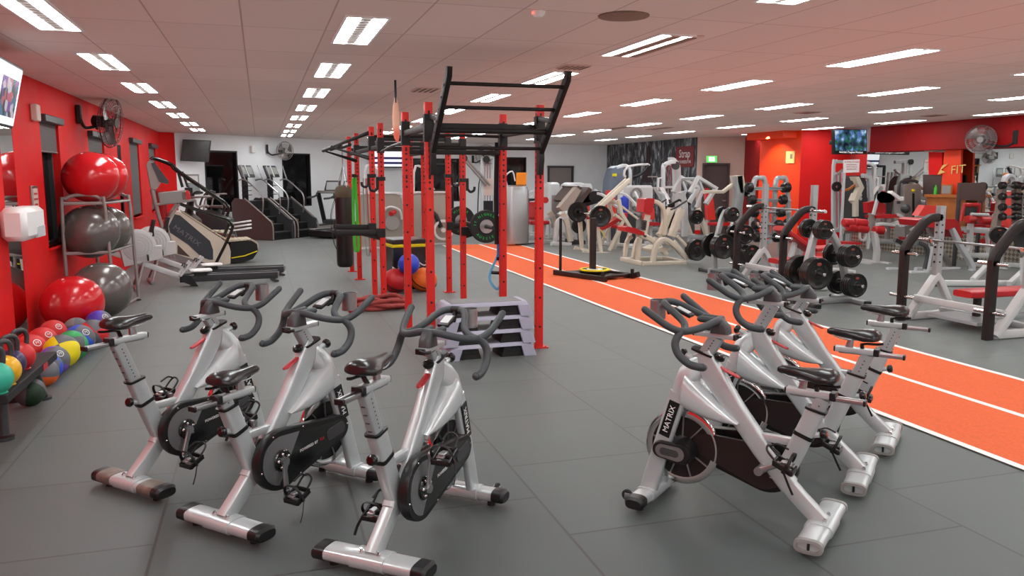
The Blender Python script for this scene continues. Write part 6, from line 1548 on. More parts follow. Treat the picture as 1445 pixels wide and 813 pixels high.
# blue-grey tower with a round pulley in front of the mural
t = thing('weight_machine', 'blue grey weight tower with yellow badge at the left edge of the mural', 'weight machine', (10.0, 22.3, 0))
g = G(); g.loft([((10.0, 22.3, .05), (.3, 0, 0), (0, .3, 0)), ((10.1, 22.3, 1.6), (.3, 0, 0), (0, .3, 0)), ((10.15, 22.3, 1.95), (.24, 0, 0), (0, .26, 0)), ((10.2, 22.3, 2.02), (.15, 0, 0), (0, .18, 0))], n=28, p=4); g.obj('weight_stack_shroud', mat('blue grey shroud', rgb(96, 106, 122), .45), t, world=True)
G().bar([(10.42, 22.1, .05), (10.5, 22.1, 1.7), (10.35, 22.1, 2.02), (10.05, 22.1, 1.95)], .12, .1, smooth=4).obj('frame_rim', M['light_grey'], t, world=True)
G().box((9.95, 21.99, 1.75), (.14, .02, .08)).obj('yellow_badge', M['yellow'], t, world=True)
G().box((9.6, 21.8, .5), (.5, .45, .1), bev=.03).obj('seat', M['red_vinyl'], t, world=True); G().bar([(9.6, 21.9, .04), (9.6, 21.9, .46)], .08, .08).obj('seat_post', M['light_grey'], t, world=True)
# silver lat tower
P6 = Upright(9.9, 19.9, 0); a = Tr(P6, 860, 220, 5.082); n = P6.n
t = machine('lat_pulldown', 'tall silver cable tower with arched top in front of the mural', 'cable machine', P6, .6)
G().bar(a.pts([(385, 540), (385, 110), (395, 70), (420, 50), (470, 42)], 0), .1, .1, smooth=4).obj('front_arch', M['light_grey'], t, world=True)
G().bar(a.pts([(520, 540), (520, 130), (510, 70), (490, 40), (465, 38)], .3), .22, .14, up=n, smooth=4).obj('rear_column', M['light_grey'], t, world=True)
G().bar(a.pts([(345, 250), (350, 160), (385, 160)], 0), .06, .06).obj('side_handle', M['white_metal'], t, world=True)
G().bar(a.pts([(385, 225), (490, 225)], 0), .06, .06).obj('cross_tube', M['light_grey'], t, world=True); G().bar(a.pts([(275, 150), (345, 150)], 0), .03, .03).obj('grip_bar', M['grey_metal'], t, world=True)
for x in (440, 462): G().tube(a.pts([(x, 50), (x, 500)], .15), .012, 6).obj('guide_rod', M['chrome'], t, world=True)
g = G(); g.lathe([(0, -.03), (.11, -.03), (.09, 0), (.11, .03), (0, .03)], a(475, 70, .0), frame_z((0, 1, 0)), 20); g.obj('pulley', M['dark_grey'], t, world=True)
g = G(); plate_prism(g, a.pts([(430, 330), (475, 330), (475, 520), (430, 520)], .05), n, .25); g.obj('weight_stack', M['matte_black'], t, world=True)
g = G(); plate_prism(g, a.pts([(345, 225), (375, 225), (425, 310), (400, 318)], -.1), n, .4); g.obj('white_guard', M['white'], t, world=True)
G().bar(a.pts([(270, 520), (540, 545)], .2), .14, .12).obj('base', M['steel'], t, world=True)
# rack of mixed plates and gear with a blue bottle behind
t = thing('equipment_stand', 'white stand of coiled grey gear left of the red padded machines', 'equipment stand', (9.0, 19.9, 0))
p = at_y(897, 300, 19.9)
G().box((p.x, 19.95, .75), (.95, .3, 1.45), bev=.06).obj('body', M['white_metal'], t, world=True)
for k in range(4): G().ring((p.x - .05, 19.77, .5 + .25 * k), (0, 1, 0), .22 - .015 * k, .05, .05, 28).obj('hung_ring', M['grey_plastic'], t, world=True)
b = at_y(881, 290, 19.2); t = thing('water_bottle', 'blue bottle standing on the machine by the slanted lever arms', 'bottle', (b.x, 19.2, b.z - .2)); G().lathe([(0, 0), (.11, 0), (.115, .02), (.115, .34), (.1, .4), (.04, .44), (.04, .47), (0, .47)]).obj('bottle_body', M['blue'], t)
st_ = thing('low_cabinet', 'low dark cabinet holding up the blue bottle', 'cabinet', (b.x, 19.25, 0)); G().box((0, 0, (b.z - .2) / 2), (.5, .5, b.z - .2), bev=.01).obj('body', M['dark_grey'], st_)
# tan post machine right of the exit door
P7 = Upright(10.0, 16.4, 0); a = Tr(P7, 980, 220, 3.696); n = P7.n
t = machine('pullover_machine', 'cream and steel lever machine with a square head left of the barbell rack', 'strength machine', P7, .5)
G().bar(a.pts([(225, 105), (232, 190), (215, 330)], 0), .2, .2, up=n).obj('main_post', M['steel'], t, world=True)
g = G(); plate_prism(g, a.pts([(207, 104), (244, 102), (252, 150), (240, 195), (228, 190)], -.1), n, .3); g.obj('square_head', CR, t, world=True)
G().bar(a.pts([(60, 188), (160, 188), (210, 150)], .1), .1, .08).obj('arm', CR, t, world=True)
G().bar(a.pts([(215, 330), (180, 420)], 0), .12, .12).obj('leg', M['light_grey'], t, world=True); G().bar(a.pts([(120, 425), (240, 425)], .1), .12, .1).obj('floor_rail', M['steel'], t, world=True)
G().cyl(a(262, 175, -.12), a(232, 180, .0), .025, n=12).obj('plate_sleeve', M['chrome'], t, world=True)
for k in range(2): tile_plate('black iron plate beside the square head of the cream lever machine, %s' % ORD[k], a(262, 175, -.1 + .037 * k), (-1, -.2, 0), .16, .034, badge=False)

ground(t)
# ---- barbell rack with fixed barbells
P8 = Upright(9.6, 14.9, 0); a = Tr(P8, 1000, 250, 5.42); n = P8.n
t = machine('barbell_rack', 'silver rack with two arched ends holding black fixed barbells before the orange wall', 'barbell rack', P8, .5)
for xs in ((365, 385, 435, 475, 495), (540, 555, 600, 640, 665)):
    G().bar(a.pts([(xs[0], 480), (xs[1], 60), (xs[2], 8), (xs[3], 55), (xs[4], 470)], .2), .09, .09, up=n, smooth=5).obj('arched_end', M['steel'], t, world=True)
    G().bar([a((xs[0] + xs[4]) / 2, 490, -.2), a((xs[0] + xs[4]) / 2, 490, .6)], .1, .08).obj('foot', M['steel'], t, world=True)
for i, y in enumerate((82, 172, 262, 352, 450)):
    G().bar([a(380, y + 10, .12), a(655, y + 10, .12)], .04, .05).obj('shelf_rail', M['steel'], t, world=True)
ground(t)
def fixed_bar(label, p, q, r):
    p, q = V(p), V(q); t = thing('fixed_barbell', label, 'barbell', tuple((p + q) / 2), 0, 'fixed barbells on the rack'); d = (q - p).normalized()
    G().cyl(p, q, .017, n=10).obj('shaft', M['alu'], t, world=True)
    for s, e in ((-1, p), (1, q)):
        g = G(); g.lathe([(0, -.07), (r * .75, -.07), (r, -.045), (r, .045), (r * .75, .07), (0, .07)], e, frame_z(d), 12); g.obj('head', M['iron'], t, world=True)
rows_ = ['top', 'second', 'third', 'fourth', 'bottom']
for i, (y, l, r_) in enumerate(((80, 290, 575), (172, 312, 548), (268, 330, 530), (362, 340, 515), (458, 350, 500))):
    fixed_bar('black headed fixed barbell on the %s row of the rack, nearer half' % rows_[i], a(l, y, -.1), a(r_, y, -.1), .105 - .0 * i)
for i, (y, l, r_) in enumerate(((85, 430, 702), (175, 440, 708), (268, 450, 712), (365, 470, 722), (450, 470, 722))):
    fixed_bar('black headed fixed barbell on the %s row of the rack, farther half' % rows_[i], a(l, y, .55), a(r_, y, .55), .11)

# ---- red incline bench, leg curl with rollers, preacher bench
t = thing('incline_bench', 'red bench with raised back on a white frame behind the front plate tree', 'bench', (9.1, 11.9, 0), math.radians(12))
g = G(); g.loft([((.05, 0, .46), (0, .14, 0), (0, 0, .04)), ((.55, 0, .47), (0, .15, 0), (0, 0, .045)), ((1.0, 0, .48), (0, .1, 0), (0, 0, .035))], p=4); g.obj('seat_pad', M['red_vinyl'], t)
g = G(); g.loft([((0, 0, .46), (0, .14, 0), (.02, 0, .04)), ((-.5, 0, .72), (0, .15, 0), (.02, 0, .045)), ((-.75, 0, .86), (0, .13, 0), (.02, 0, .04))], p=4); g.obj('back_pad', M['red_vinyl'], t)
G().bar([(-.6, 0, .05), (.9, 0, .05)], .08, .08).obj('spine', M['white_metal'], t)
for x in (-.6, .85): G().bar([(x, -.3, .04), (x, .3, .04)], .08, .08).obj('foot', M['white_metal'], t)
G().bar([(.5, 0, .05), (.45, 0, .42)], .08, .08).obj('seat_post', M['white_metal'], t); G().bar([(-.55, 0, .05), (-.35, 0, .6)], .08, .08).obj('back_post', M['white_metal'], t)
g = G(); plate_prism(g, [V((-.1, -.14, .1)), V((.2, -.14, .1)), V((.25, -.14, .4)), V((.05, -.14, .42))], V((0, 1, 0)), .28); g.obj('gusset', M['salmon_vinyl'], t)
P9 = Upright(10.9, 13.3, 0); a = Tr(P9, 1180, 300, 9.03); n = P9.n
t = machine('leg_curl', 'white leg curl bench with stacked red foam rollers in front of the chequer plate', 'strength machine', P9, .5)
G().bar(a.pts([(480, 240), (520, 480), (505, 640)], 0), .1, .12, up=n).obj('end_post', M['white_metal'], t, world=True)
G().bar([a(330, 650, 0), a(560, 650, 0)], .1, .1).obj('floor_rail', M['white_metal'], t, world=True); G().bar([a(550, 650, -.3), a(550, 650, .5)], .1, .1).obj('foot', M['white_metal'], t, world=True); G().bar([a(340, 650, -.2), a(340, 650, .5)], .1, .1).obj('foot', M['white_metal'], t, world=True)
G().bar(a.pts([(130, 250), (260, 250), (470, 250)], .1), .07, .07).obj('top_beam', M['grey_metal'], t, world=True)
for (x0, y0, x1, y1, nm) in ((90, 125, 210, 130, 'roller_pad'), (220, 125, 385, 140, 'roller_pad'), (140, 180, 245, 195, 'roller_pad'), (250, 195, 400, 215, 'roller_pad'), (480, 225, 600, 230, 'roller_pad')):
    G().cyl(a(x0, y0, .0), a(x1, y1, .0), .085, n=18, bev=.02).obj(nm, M['red_vinyl'], t, world=True)
G().cyl(a(596, 230, 0), a(618, 231, 0), .05, n=14).obj('roller_cap', M['white'], t, world=True)
g = G(); g.bar(a.pts([(300, 250), (300, 330), (360, 350), (380, 260)], .0), .05, .04, smooth=4); g.bar(a.pts([(400, 200), (415, 330), (400, 460)], .0), .04, .05, smooth=3); g.obj('lever_loop', M['white_metal'], t, world=True)
g = G(); plate_prism(g, a.pts([(60, 375), (320, 380), (330, 405), (60, 420)], .0), n, .35); g.obj('bench_pad', M['red_vinyl'], t, world=True)
G().bar(a.pts([(190, 420), (175, 650)], .15), .1, .1).obj('pad_post', M['white_metal'], t, world=True)
G().bar(a.pts([(340, 545), (440, 545), (480, 485)], .4), .1, .08).obj('rear_rail', M['white_metal'], t, world=True)
# preacher bench
P10 = Upright(11.2, 11.7, 0); a = Tr(P10, 1250, 270, 3.697); n = P10.n
t = machine('preacher_bench', 'white preacher curl bench with wide red arm pad seen through the front bench press', 'bench', P10, .6)
for o in (0, .55):
    G().bar(a.pts([(345, 190), (385, 280), (450, 390), (435, 430)], o), .09, .1, up=n, smooth=3).obj('rear_leg', M['grey_metal'] if o else M['light_grey'], t, world=True)
    G().bar(a.pts([(245, 240), (210, 425)], o), .07, .08, up=n).obj('front_leg', M['white_metal'], t, world=True)
    G().bar(a.pts([(165, 265), (205, 285), (220, 330), (205, 405)], o), .07, .07, up=n, smooth=4).obj('curved_leg', M['dark_grey'], t, world=True)
    G().bar(a.pts([(125, 425), (210, 428)], o), .08, .08).obj('foot_rail', M['light_grey'], t, world=True)
G().bar(a.pts([(210, 415), (440, 415)], .25), .08, .08).obj('spine', M['light_grey'], t, world=True)
g = G(); g.loft([(a(160, 165, -.1), P10.u * .02, V((0, 0, .12))), (a(200, 160, -.12), P10.u * .12, V((0, 0, .15))), (a(330, 165, -.12), P10.u * .12, V((0, 0, .15))), (a(365, 180, -.1), P10.u * .05, V((0, 0, .14)))], n=18, p=4)
g = G(); plate_prism(g, a.pts([(160, 150), (180, 140), (355, 145), (372, 165), (395, 245), (375, 235), (345, 185), (320, 200), (170, 180)], -.05), n, .5); g.obj('arm_pad', M['red_vinyl'], t, world=True)
g = G(); plate_prism(g, a.pts([(215, 130), (250, 75), (330, 78), (335, 140)], .2), n, .16); g.obj('back_pad', M['salmon_vinyl'], t, world=True)
g = G(); plate_prism(g, a.pts([(160, 245), (235, 250), (240, 265), (170, 262)], .05), n, .4); g.obj('seat', M['red_vinyl'], t, world=True)
# small adjustable dumbbell on its handle and a leaning plate
for k in range(3): tile_plate('black disc on the short bar behind the front bench press, %s' % ORD[k], V((11.45, 10.2, .78)) + V((.045 * k, .05 * k, 0)), (-.6, -.75, 0), .14 + .0 * k, .04, badge=k == 0)
t = thing('short_bar', 'short chrome bar with a yellow collar and black discs behind the front bench press', 'bar', (11.45, 10.2, .78)); G().cyl((-.15, -.19, 0), (.3, .37, 0), .02).obj('shaft', M['chrome'], t); G().cyl((.14, .17, 0), (.17, .21, 0), .06).obj('collar', M['yellow'], t)
G().bar([(.25, .3, 0), (.4, .5, -.35), (.45, .5, -.75)], .05, .05).obj('stand', M['grey_metal'], t)
tile_plate('black grip plate with a white mark standing behind the brown bench post', (10.9, 9.15, .78), (-.5, -.86, .1), .24, .04, badge=False)
p = thing('plate_horn', 'white low plate horn frame on the floor behind the frontmost red bench pad', 'plate stand', (11.1, 9.7, 0))
G().bar([(-.85, .45, .05), (.1, .05, .06), (.7, -.1, .08)], .09, .09).obj('floor_rail', M['white_metal'], p); G().bar([(-.4, .25, .1), (.5, .75, .32)], .08, .08).obj('brace', M['white_metal'], p); G().bar([(-.1, -.15, .08), (.9, .3, .35)], .08, .08).obj('brace', M['white_metal'], p)
G().bar([(.0, -.3, .5), (-.0, -.35, .1)], .16, .05).obj('upright_plate', M['light_grey'], p); G().bar([(-.2, -.55, .78), (0, -.3, .5)], .05, .05).obj('arm', M['light_grey'], p); bx((-.9, .47, .05), (.14, .12, .1), bev=.02).obj('rubber_cap', M['dark_grey'], p)
# red machines at the right edge, before the mirror
t = thing('leg_extension', 'grey framed leg machine with a red topped panel and two red rollers', 'strength machine', (11.9, 11.9, 0))
P11 = Upright(11.9, 11.9, 0); a = Tr(P11, 1350, 230, 8.13); n = P11.n
g = G(); g.bar(a.pts([(50, 670), (85, 490), (265, 490), (240, 640)], 0), .05, .05, up=n); g.obj('panel_frame', M['red_vinyl'], t, world=True)
g = G(); plate_prism(g, a.pts([(85, 510), (250, 510), (240, 610), (70, 610)], .03), n, .03); g.obj('dark_panel', M['dark_grey'], t, world=True)
G().box(a(175, 478, 0), (.35, .1, .06), bev=.02).obj('head_pad', M['red_vinyl'], t, world=True)
for x0, x1, y in ((65, 150, 645), (220, 360, 655)): G().cyl(a(x0, y, -.1), a(x1, y + 5, -.1), .075, n=18, bev=.02).obj('roller_pad', M['red_vinyl'], t, world=True)
g = G(); plate_prism(g, a.pts([(250, 705), (470, 710), (470, 750), (265, 752)], -.15), n, .35); g.obj('seat', M['red_vinyl'], t, world=True)
G().cyl(a(115, 585, -.1), a(310, 595, -.1), .03, n=10).obj('grip_bar', M['light_grey'], t, world=True)
G().bar(a.pts([(160, 690), (150, 960), (130, 1060)], 0), .09, .09).obj('post', M['white_metal'], t, world=True); G().bar(a.pts([(100, 780), (330, 760)], 0), .06, .07).obj('beam', M['steel'], t, world=True); G().bar(a.pts([(360, 750), (370, 1060)], 0), .08, .08).obj('seat_post', M['white_metal'], t, world=True); G().bar(a.pts([(60, 1060), (440, 1060)], 0), .1, .09).obj('floor_rail', M['white_metal'], t, world=True)
t = thing('reflection_board', 'dark brown upright board standing in for a reflection in the wall mirror', 'board', (12.9, 12.25, 0))  # solid board added in place of a dark shape reflected in the mirror
P12 = Upright(12.9, 12.25, 90 + 90); q = [at_y(1355, 258, 12.3), at_y(1392, 258, 12.3), at_y(1390, 284, 12.3), at_y(1353, 282, 12.3)]
g = G(); plate_prism(g, q, V((0, 1, 0)), .06); g.obj('panel', M['brown_vinyl'], t, world=True)
for s in (0, 1): G().bar([q[s] * 1 + V((.05 if s == 0 else -.05, .05, -.1)), V((q[s].x + (.05 if s == 0 else -.05), 12.35, 0.0))], .06, .06).obj('leg', M['dark_grey'], t, world=True)
# red seated machine between board and dumbbells, dumbbell rack on the right edge
padded('tall dull red padded machine between the dark board and the dumbbell rack', 13.32, 11.95, 200, 1.35, None, lean=-3, arm=False, fl=.35)
P13 = Upright(11.9, 10.9, 0); a = Tr(P13, 1350, 230, 8.13); n = P13.n
t = machine('dumbbell_rack', 'upright rack of black dumbbells with a silver hoop at the right picture edge', 'dumbbell rack', P13, .4)
G().bar(a.pts([(575, 300), (555, 520), (490, 780)], .1), .12, .12, up=n).obj('upright', M['scuffed'], t, world=True)
G().bar(a.pts([(740, 300), (745, 520), (750, 780)], .1), .12, .12, up=n).obj('upright', M['scuffed'], t, world=True)
G().ring(a(660, 220, .1), (0, 1, 0), .145, .05, .09, 32).obj('top_hoop', M['light_grey'], t, world=True)
for y in (258, 385, 500, 620): G().bar([a(540, y + 8, .1), a(800, y + 4, .1)], .06, .05).obj('shelf_rail', M['steel'], t, world=True)
G().bar([a(500, 790, -.2), a(500, 790, .5)], .1, .1).obj('foot', M['steel'], t, world=True); G().bar([a(750, 790, -.2), a(750, 790, .5)], .1, .1).obj('foot', M['steel'], t, world=True)
for i, y in enumerate((258, 385, 505, 615)):
    for j, (x0, x1) in enumerate(((490, 640), (660, 780))):
        p, q = a(x0, y, -.06), a(x1, y - 4, -.06); t = thing('dumbbell', 'black dumbbell on the %s shelf of the right edge rack, %s one' % (rows_[i], ('left', 'right')[j]), 'dumbbell', tuple((p + q) / 2), 0, 'dumbbells on the right edge rack'); G().cyl(p, q, .018, n=8).obj('handle', M['alu'], t, world=True)
        for e in (p, q): G().cyl(e - V((.05, 0, 0)), e + V((.05, 0, 0)), .066, n=14, bev=.015).obj('head', M['iron'], t, world=True)
# machines before the left end of the mirror
P14 = Upright(12.4, 15.6, 0); a = Tr(P14, 1040, 150, 4.515); n = P14.n
t = machine('weight_machine', 'black and white weight tower with a cream lever under the white notice', 'weight machine', P14, .5)
g = G(); plate_prism(g, a.pts([(735, 460), (760, 442), (800, 445), (825, 480), (835, 720), (740, 720)], 0), n, .35); g.obj('weight_stack_shroud', M['dark_grey'], t, world=True)
G().bar(a.pts([(845, 790), (840, 480), (820, 450), (790, 442)], -.04), .1, .1, smooth=3).obj('frame_rim', M['light_grey'], t, world=True)
g = G(); plate_prism(g, a.pts([(724, 448), (750, 448), (782, 518), (735, 620), (718, 600), (752, 515)], -.15), n, .2); g.obj('cream_lever', CR, t, world=True)
G().bar(a.pts([(735, 600), (735, 700)], -.1), .12, .1).obj('lever_post', CR, t, world=True)
G().bar(a.pts([(640, 535), (690, 530), (730, 500)], -.1), .05, .05, smooth=3).obj('handle', M['wood'], t, world=True)
for k in range(3): G().cyl(a(783, 545 + k * 22, -.01), a(783, 545 + k * 22, -.03), .04, n=12).obj('stack_dot', M['light_grey'], t, world=True)
G().bar(a.pts([(700, 790), (860, 790)], 0), .16, .12).obj('base', M['steel'], t, world=True)
ground(t)
tile_plate('small black and brown plate hung left of the cream lever tower', a(625, 512, -.05), (-.3, -1, 0), .115, .04, badge=False)
t = thing('cable_tower', 'tall silver cable frame behind the white notice', 'cable machine', (12.6, 16.0, 0)); P15 = Upright(12.55, 16.1, 0); a = Tr(P15, 1040, 150, 4.515)
G().bar(a.pts([(612, 790), (615, 380), (640, 355), (680, 355)], 0), .07, .07, smooth=3).obj('frame', M['light_grey'], t, world=True)
G().bar(a.pts([(620, 445), (675, 405)], 0), .06, .05).obj('arm', M['alu'], t, world=True)
for x in (645, 668, 692): G().bar(a.pts([(x, 420), (x, 790)], .1), .05, .05).obj('guide_post', M['light_grey'], t, world=True)
G().bar([a(600, 790, .1), a(720, 790, .1)], .2, .1).obj('base', M['light_grey'], t, world=True)
ground(t)
t = thing('notice_sign', 'white notice with red lettering on a post before the mirror', 'sign', (12.3, 15.3, 0)); P16 = Upright(12.3, 15.3, 5); a = Tr(P16, 1040, 150, 4.515)
q = a.pts([(680, 342), (782, 338), (778, 420), (678, 424)]); g = G(); plate_prism(g, q, P16.n, .015); g.obj('sign_board', M['paper'], t, world=True)
cq = sum(q, V()) / 4 - P16.n * .003
g = G(); g.text('BE AWARE OF OTHERS', .042, cq + V((0, 0, .09)), P16.u, (0, 0, 1)); g.obj('red_heading', M['red_text'], t, world=True)
g = G()
for k, s in enumerate(('PLEASE RETURN ALL', 'WEIGHTS AFTER USE', 'AND WIPE DOWN')): g.text(s, .034, cq + V((0, 0, .03 - .05 * k)), P16.u, (0, 0, 1))
g.obj('small_print', M['red_text'], t, world=True)
G().bar([a(690, 424, .03), V((a(690, 424).x, 15.35, 0))], .05, .05).obj('post', M['light_grey'], t, world=True)
# grey weight tower reflected at the mirror's left end, built as a solid stand-in
P17 = Upright(12.9, 14.2, 0); a = Tr(P17, 1240, 160, 6.254); n = P17.n
t = machine('weight_machine', 'grey weight tower with yellow badge, solid stand-in for one reflected in the mirror', 'weight machine', P17, .5)
g = G(); plate_prism(g, a.pts([(228, 640), (250, 628), (352, 625), (375, 645), (372, 812), (370, 1150), (230, 1150)], 0), n, .3); g.obj('weight_stack_shroud', M['grey_metal'], t, world=True)
G().bar(a.pts([(205, 800), (210, 640), (240, 600), (340, 596), (375, 610)], .1), .05, .06, smooth=3).obj('rear_hoop', M['dark_grey'], t, world=True)
g = G(); plate_prism(g, a.pts([(296, 705), (310, 705), (310, 1000), (296, 1000)], -.02), n, .02); g.obj('slot', M['matte_black'], t, world=True)
G().box(a(302, 680, -.01), (.09, .02, .05)).obj('yellow_badge', M['yellow'], t, world=True)
G().bar(a.pts([(230, 900), (365, 905)], -.3), .05, .05).obj('silver_bar', M['white_metal'], t, world=True)
g = G(); g.ball(a(175, 840, -.2), .1, 18, 12); g.obj('roller_end', M['dark_grey'], t, world=True)
G().bar(a.pts([(180, 1150), (400, 1150)], 0), .2, .12).obj('base', M['steel'], t, world=True)
t = thing('chest_machine', 'red and white seated machine with a dark roll left of the grey weight tower', 'strength machine', (12.5, 14.4, 0)); P18 = Upright(12.0, 13.75, 0); a = Tr(P18, 1130, 270, 7.39); n = P18.n
g = G(); plate_prism(g, a.pts([(725, 120), (835, 100), (925, 140), (925, 230), (735, 230)], .1), n, .12); g.obj('back_pad', M['red_vinyl'], t, world=True)
g = G(); plate_prism(g, a.pts([(750, 250), (900, 235), (985, 240), (985, 275), (760, 280)], -.1), n, .35); g.obj('seat', M['red_vinyl'], t, world=True)
G().bar(a.pts([(720, 240), (760, 90), (780, 30)], -.1), .05, .06).obj('side_bar', M['light_grey'], t, world=True); G().bar(a.pts([(890, 10), (980, 80), (1010, 75)], -.1), .14, .08).obj('white_arm', M['white'], t, world=True)
g = G(); g.loft([(a(750, 55, -.15), P18.u * .03, V((0, 0, .06))), (a(790, 60, -.15), P18.u * .08, V((0, 0, .12))), (a(880, 70, -.15), P18.u * .06, V((0, 0, .09))), (a(915, 75, -.15), P18.u * .02, V((0, 0, .03)))], n=14, p=2.2); g.obj('dark_roll', M['matte_black'], t, world=True)
G().bar(a.pts([(970, 240), (1010, 260), (1020, 300)], -.1), .06, .06, smooth=3).obj('seat_rim', M['light_grey'], t, world=True)
G().bar(a.pts([(740, 240), (745, 520)], 0), .09, .1).obj('post', M['grey_metal'], t, world=True); G().bar(a.pts([(720, 340), (800, 335), (900, 350)], -.2), .1, .06, smooth=3).obj('white_rail', M['white_metal'], t, world=True); G().bar(a.pts([(900, 280), (900, 520)], 0), .09, .1).obj('seat_post', M['grey_metal'], t, world=True)
g = G(); plate_prism(g, a.pts([(900, 340), (1010, 305), (1100, 315), (1090, 335), (920, 365)], -.3), n, .3); g.obj('foot_tray', M['light_grey'], t, world=True)
for dy in (0, 28): G().bar(a.pts([(1070, 440 - dy * 1.6), (1150, 400 - dy * 1.6)], -.2), .08, .04).obj('pedal', M['white'], t, world=True)
G().bar(a.pts([(700, 520), (1080, 525)], 0), .12, .1).obj('floor_rail', M['steel'], t, world=True)

# ---- wall fittings on the right
t = thing('television', 'lit television with a blue and green picture at the end of the red wall', 'television', (13.2, 16.2, 2.2)); P19 = Upright(13.05, 16.05, 8); a = Tr(P19, 1140, 170, 9.03); n = P19.n
q = a.pts([(330, 108), (750, 165), (752, 428), (340, 432)]); q = a.pts([(332, 115), (752, 112), (752, 430), (338, 432)])
g = G(); plate_prism(g, q, n, .08); g.obj('case', M['black'], t, world=True)
cq = sum(q, V()) / 4; qq = [cq + (v - cq) * .95 - n * .004 for v in q]; g = G(); plate_prism(g, qq, n, .004)
def pic_mat():
    m = mat('television picture', rgb(10, 10, 12), .2); nt = m.node_tree; p = nt.nodes['Principled BSDF']
    tc = nd(nt, 'ShaderNodeTexCoord'); nz = nd(nt, 'ShaderNodeTexNoise'); nz.inputs['Scale'].default_value = 5; nz.inputs['Detail'].default_value = 6; nt.links.new(tc.outputs['Object'], nz.inputs['Vector'])
    cr = nd(nt, 'ShaderNodeValToRGB'); e = cr.color_ramp.elements; e[0].position = .36; e[0].color = rgb(16, 26, 40); e[1].position = .66; e[1].color = rgb(230, 240, 250)
    for pos, c in ((.44, rgb(50, 70, 100)), (.49, rgb(30, 110, 40)), (.54, rgb(90, 110, 190)), (.6, rgb(120, 170, 210))): x = e.new(pos); x.color = c
    nt.links.new(nz.outputs['Fac'], cr.inputs['Fac']); nt.links.new(cr.outputs['Color'], p.inputs['Emission Color']); p.inputs['Emission Strength'].default_value = .8; return m
g.obj('screen', pic_mat(), t, world=True)
bq = [cq + (v - cq) * .95 - n * .007 for v in q]; lo_ = [bq[3] + (bq[0] - bq[3]) * .12, bq[2] + (bq[1] - bq[2]) * .12, bq[2], bq[3]]; g = G(); plate_prism(g, lo_, n, .002); g.obj('caption_band', M['black'], t, world=True)
g = G(); g.text("Australia's Toughest Workout", .062, sum(lo_, V()) / 4 - n * .002, P19.u, (0, 0, 1)); g.obj('caption_text', mat('lit white caption', rgb(240, 240, 240), .5, emit=(1, 1, 1, 1), es=.8), t, world=True)
G().bar([cq + n * .05, cq + n * .6], .1, .1).obj('wall_bracket', M['black'], t, world=True)
# exit sign, poster in the mural, wall phone plate
t = thing('exit_sign', 'lit green and white exit sign above the brown door', 'exit sign', (12.7, 20.95, 2.3)); P20 = Upright(12.62, 21.05, math.degrees(math.atan2(-.55, 1.25))); a = Tr(P20, 840, 180, 6.57); n = P20.n
q = a.pts([(1030, 262), (1130, 262), (1130, 325), (1030, 325)]); g = G(); plate_prism(g, q, n, .12); g.obj('case', M['white'], t, world=True)
cq = sum(q, V()) / 4; qq = [cq + (v - cq) * .94 - n * .004 for v in q]; g = G(); plate_prism(g, qq, n, .004); g.obj('green_face', mat('lit exit green', rgb(60, 190, 70), .4, emit=rgb(70, 210, 80), es=1.2), t, world=True)
qq = [cq + V(((v - cq).x * .55, (v - cq).y * .55, (v - cq).z * .6)) - n * .008 for v in q]; g = G(); plate_prism(g, qq, n, .004); g.obj('white_panel', mat('lit exit white', rgb(240, 255, 235), .4, emit=(.9, 1, .8, 1), es=2.2), t, world=True)
g = G(); g.text('EXIT', .085, cq - n * .013, P20.u, (0, 0, 1)); g.obj('lettering', M['green_text'], t, world=True)
t = thing('mural_poster', 'red printed panel with white script at the top right of the mural', 'poster', (12.3, 22.2, 2.0))
for c, sz, m_, nm in (((12.335, 22.15, 2.3), (.02, 1.1, .62), mat('dull red print', rgb(120, 30, 34), .5), 'panel'),): G().box(c, sz).obj(nm, m_, t, world=True)
g = G(); g.text('Strap', .34, (12.322, 22.15, 2.38), (0, -1, 0), (0, 0, 1), wide=.95); g.text('YOURSELF IN', .13, (12.322, 22.15, 2.14), (0, -1, 0), (0, 0, 1), wide=1.0); g.obj('lettering', M['white_text'], t, world=True)
t = thing('mural_figure', 'printed dark hanging strap figure in the middle of the mural', 'print', (12.34, 24.6, 1.6))
g = G(); g.loft([((12.34, 24.7, 1.5), (.004, 0, 0), (0, .45, 0)), ((12.34, 24.65, 1.9), (.004, 0, 0), (0, .2, 0)), ((12.34, 24.6, 2.3), (.004, 0, 0), (0, .16, 0)), ((12.34, 24.6, 2.62), (.004, 0, 0), (0, .14, 0)), ((12.34, 24.6, 2.72), (.004, 0, 0), (0, .06, 0))], n=16, p=2); g.obj('figure_print', mat('dark brown print', rgb(52, 30, 32), .5), t, world=True)
t = thing('wall_plate', 'small pale notice plate on the orange wall', 'notice', (12.9, 18.3, 1.8)); p_ = at_x(1115, 222, 12.88); G().box((12.885, p_.y, p_.z), (.02, .34, .3)).obj('plate', mat('pale yellow plate', rgb(240, 220, 150), .5), t, world=True); G().box((12.872, p_.y - .05, p_.z + .02), (.004, .1, .12)).obj('phone_mark', M['grey_metal'], t, world=True)
# right wall fan
h_ = at_x(1384, 197, 13.25); fan('pale caged fan on the red bulkhead above the mirror', h_, (-.85, -.6, -.05), .27, (13.55, h_.y - .5, 2.45), cage_light, blade_grey)
